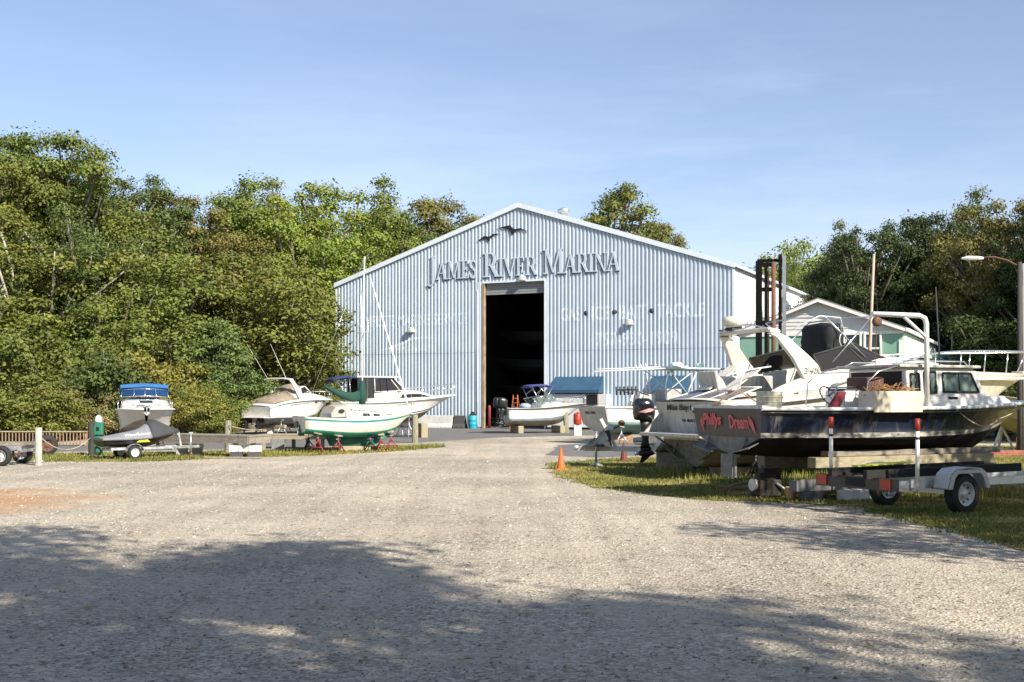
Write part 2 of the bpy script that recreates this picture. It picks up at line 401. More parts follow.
# ------------------------------------------------------------------ camera, light, sky
cam = bpy.data.cameras.new('camera'); co = bpy.data.objects.new('camera', cam); COL.objects.link(co)
co.location = (0, 0, CAMH); co.rotation_euler = (pi / 2, 0, 0); cam.sensor_width = 36; cam.lens = F / 1024 * 36; cam.shift_y = (HY - 341) / 1024
cam.clip_end = 3000; cam.clip_start = .05; SC.camera = co
SUNH = Vector((.65, -.76, 0)).normalized(); EL = radians(35)
sd = SUNH * cos(EL) + Vector((0, 0, sin(EL)))
sl = bpy.data.lights.new('sun', 'SUN'); sl.energy = 5.0; sl.angle = radians(.53); sl.color = (1, .93, .80)
so = bpy.data.objects.new('sun', sl); COL.objects.link(so); so.rotation_euler = sd.to_track_quat('Z', 'Y').to_euler(); so.location = (30, -30, 40)
W = bpy.data.worlds.new('World'); SC.world = W; W.use_nodes = True; t = W.node_tree; t.nodes.clear()
sky = node(t, 'ShaderNodeTexSky', sky_type='NISHITA'); sky.sun_disc = False; sky.sun_elevation = EL
sky.sun_rotation = atan2(SUNH.x, SUNH.y); sky.air_density = 1.0; sky.dust_density = .25; sky.ozone_density = 2.2; sky.altitude = 10
tc = node(t, 'ShaderNodeTexCoord').outputs['Generated']
n1 = noi(t, mapv(t, tc, (1.3, 2.2, 7.5), (0, .28, .3)), 1.6, 8, .62)
n2 = noi(t, mapv(t, tc, (1, 1, 2.5), (.2, .1, 0)), 1.3, 3, .5)
cl = node(t, 'ShaderNodeMath', operation='MULTIPLY'); lk(t, ramp(t, n1, [(.44, 0.), (.80, 1.)]), cl.inputs[0]); lk(t, ramp(t, n2, [(.38, .03), (.72, .42)]), cl.inputs[1])
tint = mixc(t, 1., sky.outputs[0], (.99, .945, 1.0), 'MULTIPLY'); tint = mixc(t, .10, tint, (6.6, 7.0, 7.6)); cc = mixc(t, cl.outputs[0], tint, (7.2, 7.4, 7.9))
bg = node(t, 'ShaderNodeBackground'); bg.inputs[1].default_value = .092; lk(t, cc, bg.inputs[0])
wo = node(t, 'ShaderNodeOutputWorld'); lk(t, bg.outputs[0], wo.inputs[0])
SC.view_settings.view_transform = 'Standard'; SC.view_settings.look = 'None'; SC.view_settings.exposure = EXPO; SC.view_settings.gamma = 1
SC.cycles.use_denoising = True; SC.cycles.max_bounces = 6; SC.cycles.transparent_max_bounces = 12
SC.cycles.diffuse_bounces = 3; SC.cycles.glossy_bounces = 3

# ------------------------------------------------------------------ ground
def gravel_mat():
    m = bpy.data.materials.new('gravel_ground'); t = nt(m); out = node(t, 'ShaderNodeOutputMaterial'); b = node(t, 'ShaderNodeBsdfPrincipled'); lk(t, b.outputs[0], out.inputs[0])
    P = node(t, 'ShaderNodeNewGeometry').outputs['Position']
    v = node(t, 'ShaderNodeTexVoronoi'); v.inputs['Scale'].default_value = 34; lk(t, P, v.inputs['Vector'])
    v2 = node(t, 'ShaderNodeTexVoronoi'); v2.inputs['Scale'].default_value = 13; lk(t, P, v2.inputs['Vector'])
    sep = node(t, 'ShaderNodeSeparateColor'); lk(t, v.outputs['Color'], sep.inputs[0])
    sep2 = node(t, 'ShaderNodeSeparateColor'); lk(t, v2.outputs['Color'], sep2.inputs[0])
    stone = ramp(t, sep.outputs[0], [(0., (.07, .065, .06)), (.18, (.17, .155, .135)), (.5, (.40, .36, .30)), (.85, (.56, .51, .43)), (1., (.72, .68, .60))])
    big = ramp(t, sep2.outputs[1], [(0., .55), (.08, .85), (.5, 1.), (1., 1.12)])
    c = mixc(t, 1., stone, big, 'MULTIPLY')
    fine = noi(t, P, 9, 6, .7)
    dust = mixc(t, ramp(t, noi(t, P, .55, 6, .6), [(.35, .25), (.65, .8)]), c, (.53, .47, .385))
    tr = noi(t, mapv(t, P, (2.2, .09, 1), (0, 0, .08)), 1.0, 4, .6)
    c = mixc(t, 1., dust, ramp(t, tr, [(.32, .86), (.62, 1.06)]), 'MULTIPLY')
    c = mixc(t, 1., c, ramp(t, noi(t, P, .16, 4, .6), [(.35, .80), (.65, 1.10)]), 'MULTIPLY')
    c = mixc(t, 1., c, ramp(t, fine, [(.3, .84), (.7, 1.12)]), 'MULTIPLY')
    sp = ramp(t, noi(t, P, 5.5, 3, .6), [(.62, 0.), (.68, .8)]); c = mixc(t, sp, c, (.15, .14, .125))
    # orange sandy wash on the left
    q = node(t, 'ShaderNodeVectorMath', operation='ADD'); lk(t, P, q.inputs[0])
    nc = node(t, 'ShaderNodeTexNoise'); nc.inputs['Scale'].default_value = .6; nc.inputs['Detail'].default_value = 6; lk(t, mapv(t, P, (1, 2.2, 1)), nc.inputs['Vector'])
    ms = node(t, 'ShaderNodeVectorMath', operation='MULTIPLY_ADD'); lk(t, nc.outputs['Color'], ms.inputs[0]); ms.inputs[1].default_value = (4.5, 7, 0); ms.inputs[2].default_value = (-2.25, -3.5, 0)
    lk(t, ms.outputs[0], q.inputs[1])
    d = node(t, 'ShaderNodeVectorMath', operation='DISTANCE'); mp = node(t, 'ShaderNodeMapping', vector_type='POINT'); lk(t, q.outputs[0], mp.inputs['Vector'])
    mp.inputs['Location'].default_value = (10.2 * .36, -21.3 * .27, 0); mp.inputs['Scale'].default_value = (.36, .27, 1)
    lk(t, mp.outputs[0], d.inputs[0]); d.inputs[1].default_value = (0, 0, 0)
    msk = ramp(t, d.outputs['Value'], [(.45, 1.), (1.15, 0.)])
    msk2 = node(t, 'ShaderNodeMath', operation='MULTIPLY'); lk(t, msk, msk2.inputs[0]); lk(t, ramp(t, noi(t, mapv(t, P, (1, 3, 1)), 1.1, 6, .7), [(.32, 0.), (.53, 1.)]), msk2.inputs[1])
    c = mixc(t, 1., c, (1.0, .975, .925), 'MULTIPLY'); c = mixc(t, msk2.outputs[0], c, (.43, .25, .13))
    # far beyond the lot: plain earth
    d2 = node(t, 'ShaderNodeVectorMath', operation='LENGTH'); lk(t, P, d2.inputs[0])
    mr = node(t, 'ShaderNodeMapRange'); lk(t, d2.outputs['Value'], mr.inputs[0]); mr.inputs[1].default_value = 95; mr.inputs[2].default_value = 120
    c = mixc(t, mr.outputs[0], c, (.07, .08, .04))
    lk(t, c, b.inputs['Base Color']); b.inputs['Roughness'].default_value = .95; b.inputs['Specular IOR Level'].default_value = .15
    bn = node(t, 'ShaderNodeBump'); bn.inputs['Strength'].default_value = .9; bn.inputs['Distance'].default_value = .018
    hh = node(t, 'ShaderNodeMath', operation='ADD'); lk(t, v.outputs['Distance'], hh.inputs[0]); lk(t, fine, hh.inputs[1]); lk(t, hh.outputs[0], bn.inputs['Height']); bn.invert = False
    lk(t, bn.outputs[0], b.inputs['Normal']); return m
g = MB()
xs = [-1500, -200, -60] + [-40 + 2 * i for i in range(41)] + [60, 200, 1500]; ys = [-300, -40] + [-10 + 2 * i for i in range(40)] + [120, 400, 2200]
gv = [(x, y, 0) for y in ys for x in xs]; nx = len(xs)
g.add(gv, [(j * nx + i, j * nx + i + 1, (j + 1) * nx + i + 1, (j + 1) * nx + i) for j in range(len(ys) - 1) for i in range(nx - 1)])
struct(g.build('ground', gravel_mat()))

def sheet(name, poly, z, m, jag=.25, step=.5, seed=1):
    rnd = random.Random(seed); pts = []
    P = [Vector((p[0], p[1], 0)) for p in poly]
    for i in range(len(P)):
        a, b2 = P[i], P[(i + 1) % len(P)]; L = (b2 - a).length; k = max(1, min(300, int(L / step)))
        for j in range(k):
            q = a.lerp(b2, j / k); nn = Vector((-(b2 - a).y, (b2 - a).x, 0)).normalized(); q += nn * (rnd.uniform(-jag, jag) * (0 if j in (0, k - 1) or k < 3 else 1)); pts.append(Vector((q.x, q.y, z)))
    bm = bmesh.new(); f = bm.faces.new([bm.verts.new(p) for p in pts]); bmesh.ops.triangulate(bm, faces=[f])
    me = bpy.data.meshes.new(name); bm.normal_update()
    if sum(f2.normal.z for f2 in bm.faces) < 0: bmesh.ops.reverse_faces(bm, faces=bm.faces)
    bm.to_mesh(me); bm.free(); me.materials.append(m); o = bpy.data.objects.new(name, me); COL.objects.link(o); return struct(o)
ASPH = mat('worn_asphalt', (.14, .135, .13), .9, var=.2, vs=1.2, bump=.5, bs=60, dirt=(.24, .225, .2), da=.7, dth=.52, dsc=(.6, .6, 1))
road = [gy(-60, 453), gy(160, 450.5), gy(300, 447.5), gy(420, 442.5), gy(500, 437.5), gy(560, 436), gy(640, 434.5), gy(700, 433), gy(560, 429.2), gy(430, 426.6), gy(330, 425.2), gy(230, 435), gy(120, 443), gy(-60, 447)]
sheet('asphalt_road', road, .004, ASPH, .12, .6, 3)
road2 = [gy(545, 455), gy(600, 457.5), gy(700, 452), gy(820, 446), gy(1100, 440), gy(1100, 434), gy(700, 438), gy(560, 445)]
sheet('service_road', road2, .006, ASPH, .12, .6, 4)
def grass_mat(name, a, b_, dry):
    m = bpy.data.materials.new(name); t = nt(m); out = node(t, 'ShaderNodeOutputMaterial'); b = node(t, 'ShaderNodeBsdfPrincipled'); lk(t, b.outputs[0], out.inputs[0])
    P = node(t, 'ShaderNodeNewGeometry').outputs['Position']
    c = mixc(t, ramp(t, noi(t, P, 1.3, 6, .7), [(.35, 0.), (.65, 1.)]), a, b_)
    c = mixc(t, ramp(t, noi(t, P, .5, 5, .65), [(.36, 0.), (.56, .95)]), c, dry)
    c = mixc(t, 1., c, ramp(t, noi(t, P, 14, 3, .6), [(.3, .6), (.7, 1.3)]), 'MULTIPLY')
    lk(t, c, b.inputs['Base Color']); b.inputs['Roughness'].default_value = 1; b.inputs['Specular IOR Level'].default_value = .1; return m
TURF = grass_mat('turf', (.07, .115, .018), (.13, .165, .03), (.34, .26, .09))
gr_poly = [gy(545, 464), gy(556, 474), gy(585, 484), gy(630, 492), gy(700, 499.5), gy(800, 503), gy(868, 508), gy(905, 519), (6.5, 15.7, 0), (6.4, 14.6, 0), (7.6, 13.6, 0), (9.5, 12.5, 0), (14, 10.6, 0), (24, 12, 0), (40, 34, 0), (34, 46, 0), gy(1000, 446), gy(820, 449), gy(700, 455), gy(610, 459)]
gl_poly = [gy(-60, 461), gy(60, 461.5), gy(150, 461.5), gy(230, 458), gy(330, 455), gy(400, 451), gy(445, 447), gy(440, 444.6), gy(400, 445.5), gy(330, 448.6), gy(200, 452), gy(100, 453.5), gy(-60, 455)]
sheet('grass_lawn', gr_poly, .010, TURF, .3, .35, 5); sheet('grass_verge', gl_poly, .008, TURF, .16, .35, 6)
def inside(x, y, P):
    c = False; j = len(P) - 1
    for i in range(len(P)):
        if (P[i][1] > y) != (P[j][1] > y) and x < (P[j][0] - P[i][0]) * (y - P[i][1]) / (P[j][1] - P[i][1]) + P[i][0]: c = not c
        j = i
    return c
def npmesh(name, V, k, m):   # V: (n*k,3) array of k-gons
    n = len(V) // k; me = bpy.data.meshes.new(name); me.vertices.add(len(V)); me.vertices.foreach_set('co', np.ascontiguousarray(V, dtype=np.float32).ravel())
    me.loops.add(len(V)); me.loops.foreach_set('vertex_index', np.arange(len(V), dtype=np.int32)); me.polygons.add(n)
    me.polygons.foreach_set('loop_start', np.arange(n, dtype=np.int32) * k)
    me.update(calc_edges=True); me.materials.append(m); return me
def leafmat(name, cols, tr=.16, clump=.45, P_=False):
    m = bpy.data.materials.new(name); t = nt(m); out = node(t, 'ShaderNodeOutputMaterial')
    g = node(t, 'ShaderNodeNewGeometry'); tc = node(t, 'ShaderNodeTexCoord').outputs['Object']
    oi = node(t, 'ShaderNodeObjectInfo')
    cols = [(min(.6, c[0] * 1.16), c[1] * 1.20, c[2] * 1.05) for c in cols]; r = ramp(t, g.outputs['Random Per Island'], [(i / (len(cols) - 1), c) for i, c in enumerate(cols)])
    f = ramp(t, noi(t, g.outputs['Position'] if P_ else tc, clump, 3, .6), [(.32, .62), (.68, 1.36)])
    c = mixc(t, 1., r, f, 'MULTIPLY')
    c2 = mixc(t, ramp(t, noi(t, g.outputs['Position'], .13, 3, .6), [(.40, 0.), (.66, .55)]), c, tuple(cols[-1]))
    d = node(t, 'ShaderNodeBsdfPrincipled'); d.inputs['Roughness'].default_value = .6; d.inputs['Specular IOR Level'].default_value = .25; tl = node(t, 'ShaderNodeBsdfTranslucent'); mx = node(t, 'ShaderNodeMixShader')
    lk(t, c2, d.inputs[0]); lk(t, c2, tl.inputs[0]); mx.inputs[0].default_value = tr; lk(t, d.outputs[0], mx.inputs[1]); lk(t, tl.outputs[0], mx.inputs[2]); lk(t, mx.outputs[0], out.inputs[0]); return m
BLADE = leafmat('grass_blades', [(.05, .08, .014), (.09, .12, .024), (.16, .16, .045), (.30, .24, .09)], .2, 2., True)
def blades(name, P, n, d0, d1, seed, h=(.03, .09), wd=(.008, .02)):
    rng = np.random.default_rng(seed); xs_ = [p[0] for p in P]; ys_ = [p[1] for p in P]; pts = []
    while len(pts) < n:
        y = d0 + (d1 - d0) * rng.random()**1.5; x = rng.uniform(max(min(xs_), -.47 * y), min(max(xs_), .47 * y))
        if not inside(x + rng.normal(0, .18), y + rng.normal(0, .18), P): continue
        if sin(x * 1.7 + y * .9) + sin(x * .6 - y * 2.1) + rng.normal(0, .8) < -.8: continue
        pts.append((x, y))
    A = np.array(pts); a = rng.random(n) * 2 * pi; H = rng.uniform(h[0], h[1], n); Wd = rng.uniform(wd[0], wd[1], n)
    V = np.zeros((n, 3, 3)); dx = np.cos(a) * Wd; dy = np.sin(a) * Wd
    V[:, 0, 0] = A[:, 0] - dx; V[:, 0, 1] = A[:, 1] - dy; V[:, 1, 0] = A[:, 0] + dx; V[:, 1, 1] = A[:, 1] + dy
    V[:, 2, 0] = A[:, 0] + rng.normal(0, .03, n); V[:, 2, 1] = A[:, 1] + rng.normal(0, .03, n); V[:, 2, 2] = H; V[:, :2, 2] = .0
    o = bpy.data.objects.new(name, npmesh(name, V.reshape(-1, 3), 3, BLADE)); COL.objects.link(o); return struct(o, 'stuff')
blades('tall_grass', [gy(650, 470), gy(700, 486), gy(830, 492), gy(960, 500), gy(1060, 500), gy(1060, 470), gy(860, 462), gy(700, 462)], 9000, 19, 40, 7, (.10, .24), (.010, .02))
blades('grass', gr_poly, 90000, 12, 50, 1, (.025, .075)); blades('verge_grass', gl_poly, 13000, 34, 50, 2, (.04, .11), (.012, .03))
# loose stones in the near part of the lot
def pebbles():
    rng = np.random.default_rng(5); n = 17000; d = 6.6 + 30 * rng.random(n)**1.9; x = rng.uniform(-.47, .47, n) * d; s = rng.uniform(.004, .014, n) * (.8 + d / 30) * (1 + .8 * (rng.random(n) > .97))
    base = np.array([(1, 0, 0), (0, 1, 0), (-1, 0, 0), (0, -1, 0), (0, 0, .8)]); V = np.zeros((n, 5, 3)); a = rng.random(n) * 6.28
    for k in range(5):
        bx = base[k, 0] * rng.uniform(.7, 1.4, n); by = base[k, 1] * rng.uniform(.7, 1.4, n)
        V[:, k, 0] = x + s * (bx * np.cos(a) - by * np.sin(a)); V[:, k, 1] = d + s * (bx * np.sin(a) + by * np.cos(a)); V[:, k, 2] = s * base[k, 2] * rng.uniform(.6, 1.2, n)
    idx = np.array([(0, 1, 4), (1, 2, 4), (2, 3, 4), (3, 0, 4)]); T = V[:, idx.ravel(), :].reshape(-1, 3)
    m = bpy.data.materials.new('loose_stone'); t = nt(m); out = node(t, 'ShaderNodeOutputMaterial'); b = node(t, 'ShaderNodeBsdfPrincipled'); lk(t, b.outputs[0], out.inputs[0]); b.inputs['Roughness'].default_value = .9
    P = node(t, 'ShaderNodeNewGeometry').outputs['Position']; w = node(t, 'ShaderNodeTexWhiteNoise'); lk(t, mapv(t, P, (14, 14, 0)), w.inputs['Vector'])
    fl = node(t, 'ShaderNodeVectorMath', operation='FLOOR'); lk(t, mapv(t, P, (22, 22, 0)), fl.inputs[0]); lk(t, fl.outputs[0], w.inputs['Vector'])
    lk(t, ramp(t, w.outputs['Value'], [(0, (.07, .066, .06)), (.30, (.15, .14, .12)), (.55, (.40, .36, .30)), (.92, (.50, .46, .40)), (1, (.60, .56, .50))]), b.inputs['Base Color'])
    me = npmesh('loose_gravel', T, 3, m); o = bpy.data.objects.new('loose_gravel', me); COL.objects.link(o); struct(o, 'stuff')
pebbles()
LEAFG = leafmat('fallen_leaf', [(.16, .09, .03), (.30, .18, .05), (.10, .06, .03)], .1, 2.)
def litter(name, n, fn, seed, s0=.025, s1=.05):
    rng = np.random.default_rng(seed); V = np.zeros((n, 4, 3))
    for i in range(n):
        x, y = fn(rng); a = rng.random() * 6.28; s = rng.uniform(s0, s1); z = .012 + rng.random() * .012
        for k, (u, v) in enumerate(((1, 0), (0, .55), (-1, 0), (0, -.55))):
            V[i, k] = (x + s * (u * cos(a) - v * sin(a)), y + s * (u * sin(a) + v * cos(a)), z + (.012 if k % 2 else 0) * rng.random())
    o = bpy.data.objects.new(name, npmesh(name, V.reshape(-1, 3), 4, LEAFG)); COL.objects.link(o); struct(o, 'stuff')
def _lf(r):
    y = 8 + 34 * r.random()**1.4; return r.uniform(-.46, .46) * y, y
litter('fallen_leaves', 420, _lf, 9)
# wooded bank on the left and a low rise behind the yard
def bank(name, pts, m):
    nr = len(pts); k = len(pts[0]); b = MB(); b.add([p for r in pts for p in r], [(i * k + j, i * k + j + 1, (i + 1) * k + j + 1, (i + 1) * k + j) for i in range(nr - 1) for j in range(k - 1)], 0, True)
    return struct(b.build(name, m))
FLOORM = grass_mat('forest_floor', (.05, .055, .02), (.09, .07, .035), (.12, .09, .05))
def bankz(x, y):
    e = max(0, min(1, (y - 56) / 30)); lx = max(0, min(1, (-x - 17) / 12)); return 3.2 * e * e * (3 - 2 * e) * lx
bank('wooded_hill', [[(x, y, bankz(x, y) + (-.02 if bankz(x, y) < .01 else .01)) for x in range(-120, 4, 4)] for y in range(52, 160, 4)], FLOORM)
bank('far_hill', [[(x, y, 0 if y < 150 else (y - 150) * .09 + 2 * sin(x * .02)) for x in range(-500, 501, 50)] for y in (149, 180, 240, 330)], FLOORM)

# ------------------------------------------------------------------ marina shed
LB = Vector((-12.5, 82.3, 0)); RB = Vector((13.45, 70, 0)); WB = (RB - LB).length; UX = (RB - LB) / WB; BR = atan2(UX.y, UX.x)
def fu(px):
    k = (px - CX) / F; return (k * LB.y - LB.x) / (UX.x - k * UX.y)
def fd(px): return LB.y + fu(px) * UX.y
def fz(px, py): return zz(py, fd(px))
EAVE, RIDGE = 10.1, 14.75
def rz_(x): return EAVE + (RIDGE - EAVE) * (1 - abs(x / WB * 2 - 1))
shed = thing('marina_shed', 'big pale blue ribbed steel boat shed with tall dark doorway and large sign letters', 'boat shed', LB, BR)
D0, D1, DZ = fu(485), fu(545), fz(515, 282)
def prof():
    x = 0.; P = [(0., 0.)]; p = .262
    while x < WB - p:
        P += [(x + .135, 0.), (x + .150, -.095), (x + .237, -.095), (x + .257, 0.)]; x += p
    P.append((WB, 0.)); return P
PR = [q for q in prof()]
def yprof(x):
    for i in range(len(PR) - 1):
        if PR[i][0] <= x <= PR[i + 1][0] + 1e-9:
            a, b = PR[i], PR[i + 1]; return a[1] + (b[1] - a[1]) * ((x - a[0]) / max(1e-6, b[0] - a[0]))
    return 0.
P2 = sorted(set([round(p[0], 5) for p in PR] + [round(D0, 5), round(D1, 5)]))
wf = MB()
for i in range(len(P2) - 1):
    a, b = P2[i], P2[i + 1]; ind = a >= D0 - 1e-4 and b <= D1 + 1e-4
    ya, yb = yprof(a), yprof(b)
    segs = [(DZ, None)] if ind else [(0.25, 5.1), (5.1, None)]
    for z0, z1 in segs:
        off = 0 if (z1 is not None or ind) else -.006
        wf.add([(a, ya + off, z0), (b, yb + off, z0), (b, yb + off, (rz_(b) - .05) if z1 is None else z1), (a, ya + off, (rz_(a) - .05) if z1 is None else z1)], [(0, 1, 2, 3)])
wf.build('front_wall', CLAD, shed)
ws = MB()
LEN = 46.
for X, sgn in ((WB, 1), (0, -1)):
    y = 0.; yy = [0.]
    pts = [(0, 0)]
    while y < LEN - 1: pts += [(y + .40, 0), (y + .43, .035), (y + .50, .035), (y + .53, 0)]; y += .6
    pts.append((LEN, 0))
    for (a, oa), (b, ob) in zip(pts[:-1], pts[1:]):
        ws.add([(X + sgn * oa, a, 0), (X + sgn * ob, b, 0), (X + sgn * ob, b, EAVE), (X + sgn * oa, a, EAVE)], [(0, 1, 2, 3)])
ws.build('side_wall', CLADW, shed)
bwm = MB(); bwm.add([(0, LEN, 0), (WB, LEN, 0), (WB, LEN, EAVE), (WB / 2, LEN, RIDGE), (0, LEN, EAVE)], [(0, 1, 2, 3, 4)]); bwm.build('back_wall', CLADW, shed)
rf = MB(); e = .16; sl_ = (RIDGE - EAVE) / (WB / 2)
for sg in (-1, 1):
    n = 46
    x0 = WB / 2; x1 = WB / 2 + sg * (WB / 2 + e); z0 = RIDGE; z1 = RIDGE - sl_ * (WB / 2 + e)
    rf.plate([(x0, -e, z0), (x1, -e, z1), (x1, LEN + e, z1), (x0, LEN + e, z0)], .14, nrm=(0, 0, 1))
    for k in range(n): yk = -e + .5 + k * 1.0; rf.bar((x0, yk, z0 + .16), (x1, yk, z1 + .16), .05, .05)
roof = rf.build('roof', ROOFM, shed)
tr = MB()
for sg in (-1, 1):
    x1 = WB / 2 + sg * (WB / 2 + e); z1 = RIDGE - sl_ * (WB / 2 + e)
    tr.plate([(WB / 2, -e - .05, RIDGE - .12), (x1, -e - .05, z1 - .12), (x1, -e - .05, z1 + .2), (WB / 2, -e - .05, RIDGE + .2)], .045, nrm=(0, 1, 0))
    tr.box((x1 + sg * .06, LEN / 2 - .02, z1 + .03), (.12, LEN + 2 * e - .1, .16))
tr.box((WB - .05 + .10, -.07, EAVE / 2 - .1), (.14, .05, EAVE - .3)); tr.box((-.04, -.07, EAVE / 2 - .1), (.14, .05, EAVE - .3))
tr.build('roof_trim', TRIM, roof)
vt = MB(); vx, vz = fu(546), 0
vt.lathe([(.25, -.3), (.25, .25), (.42, .3), (.42, .5), (.12, .62)], (vx, 3, rz_(vx) + .2), 14); vt.build('roof_vent', STEEL, roof)
pl = MB(); pl.box((D0 / 2 - .05, .06, .125), (D0 - .3, .25, .25)); pl.box(((D1 + WB) / 2 + .05, .06, .125), (WB - D1 - .3, .25, .25)); pl.build('concrete_plinth', CONC, shed)
# doorway
dj = MB(); dj.box((D0 - .07, -.02, DZ / 2), (.16, .24, DZ - .02)); dj.box((D1 + .07, -.02, DZ / 2), (.14, .24, DZ - .02), 1); dj.box(((D0 + D1) / 2, -.02, DZ + .05), (D1 - D0 + .26, .22, .12), 1)
dw = dj.build('doorway', [RUSTJ, TRIM], shed)
sh = MB()
for k in range(5): sh.box(((D0 + D1) / 2, .16, DZ - .09 - k * .155), (D1 - D0 - .02, .04, .14))
sh.build('roller_shutter', SHUT, dw, bevel=.01)
sj = MB(); sj.box((D0 - .35, -.075, DZ / 2 + .1), (.34, .03, DZ)); sj.build('flat_flashing', TRIM, dw)
# interior
it = MB(); it.box((WB / 2, LEN / 2, .03), (WB - .3, LEN - .3, .05)); it.build('shed_floor', SHEDFL, shed)
lapm = mat('lap_seam_shade', (.30, .36, .42), .6)
for z_l, a_l, b_l in ((5.1, .3, D0 - .6), (5.1, D1 + .3, WB - .3)):
    q = MB()
    for i in range(len(P2) - 1):
        if P2[i] >= a_l and P2[i + 1] <= b_l: q.add([(P2[i], yprof(P2[i]) - .010, z_l - .012), (P2[i + 1], yprof(P2[i + 1]) - .010, z_l - .012), (P2[i + 1], yprof(P2[i + 1]) - .010, z_l + .012), (P2[i], yprof(P2[i]) - .010, z_l + .012)], [(0, 1, 2, 3)])
    q.build('sheet_lap', lapm, shed)
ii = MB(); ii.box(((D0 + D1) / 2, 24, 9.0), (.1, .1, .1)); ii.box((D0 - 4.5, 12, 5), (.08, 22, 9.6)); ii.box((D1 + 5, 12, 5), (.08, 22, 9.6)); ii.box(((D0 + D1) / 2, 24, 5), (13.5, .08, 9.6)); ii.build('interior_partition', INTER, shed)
st = MB()
for k in range(7):
    y = 1.2 + k * 6.5
    for x in (.4, WB - .4): st.box((x, y, EAVE / 2 - .05), (.3, .2, EAVE - .3))
    st.bar((.4, y, EAVE - .35), (WB / 2, y, RIDGE - .35), .2, .3); st.bar((WB - .4, y, EAVE - .35), (WB / 2, y, RIDGE - .35), .2, .3)
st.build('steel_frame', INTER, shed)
# painted words that follow the ribs
def ribtext(body, px0, px1, z0, z1, name='painted_words', shear=0., bold=0., strokes=None):
    a, b = fu(px0), fu(px1)
    vs, fs = (textmesh(body, 1., shear, 0., bold=bold) if strokes is None else strokes)
    x0 = min(v.x for v in vs); x1 = max(v.x for v in vs); y0 = min(v.y for v in vs); y1 = max(v.y for v in vs)
    bm = bmesh.new(); bv = [bm.verts.new((a + (v.x - x0) / (x1 - x0) * (b - a), 0, z0 + (v.y - y0) / (y1 - y0) * (z1 - z0))) for v in vs]
    for f in fs:
        try: bm.faces.new([bv[i] for i in f])
        except ValueError: pass
    for q in PR:
        if a - .01 < q[0] < b + .01: bmesh.ops.bisect_plane(bm, geom=bm.verts[:] + bm.edges[:] + bm.faces[:], plane_co=(q[0], 0, 0), plane_no=(1, 0, 0))
    for v in bm.verts: v.co.y = yprof(v.co.x) - .012
    me = bpy.data.meshes.new(name); bm.to_mesh(me); bm.free(); me.materials.append(LETWF)
    o = bpy.data.objects.new(name, me); COL.objects.link(o); o.parent = shed; return o
ribtext('COMPLETE MARINE SERVICE', 352, 468, fz(410, 326), fz(410, 314.5), bold=.01)
ribtext('GAS', 561, 581, 7.02, 7.92, bold=.02); ribtext('ICE', 592, 610, 7.02, 7.92, bold=.02); ribtext('BAIT', 620, 647, 7.02, 7.92, bold=.02); ribtext('TACKLE', 657, 705, 7.02, 7.92, bold=.02)
ribtext('757-930-1909', 596, 678, 5.35, 6.22, bold=.02)
ribtext('MERCRUISER', 393, 434, fz(415, 351), fz(415, 346), shear=.3)
sw = ([Vector(p + (0,)) for p in ((0, 0), (.25, .12), (.48, .45), (.62, .75), (1, .8), (1, .86), (.58, .9), (.42, .58), (.2, .25))], [[0, 1, 2, 7, 8], [2, 3, 6, 7], [3, 4, 5, 6]])
ribtext('', 380, 434, fz(410, 350), fz(410, 337.5), strokes=sw, name='painted_swoosh')
dm = MB()
for px in (586.5, 615, 652): dm.lathe([(.01, 0), (.15, 0), (.15, .05), (.01, .06)], n=12, M=Matrix.Translation((fu(px), -.06, 7.5)) @ Matrix.Rotation(pi / 2, 4, 'X'))
dm.build('sign_dots', CHARC, shed)
# standing serif letters
def poly_stroke(b, pts, k, x0, z0, s, y0, y1):
    b.loft([[Vector((x0 + p[0] * s, y0 - k * .003, z0 + p[1] * s)) for p in pts], [Vector((x0 + p[0] * s, y1 + k * .003, z0 + p[1] * s)) for p in pts]])
def arc(cx, cy, rx, ry, a0, a1, w0, w1, n=10):
    r = []
    for i in range(n):
        u0, u1 = i / n, (i + 1) / n; q = []
        for u in (u0, u1):
            a = radians(a0 + (a1 - a0) * u); w = w0 + (w1 - w0) * sin(pi * u); q.append(((cx + (rx - w / 2) * cos(a), cy + (ry - w / 2) * sin(a)), (cx + (rx + w / 2) * cos(a), cy + (ry + w / 2) * sin(a))))
        r.append([q[0][0], q[0][1], q[1][1], q[1][0]])
    return r
def R_(x0, y0, x1, y1): return [(x0, y0), (x1, y0), (x1, y1), (x0, y1)]
def srf(xc, y, w=.13): return R_(xc - w, y, xc + w, y + .055)
T1, T2 = .155, .065
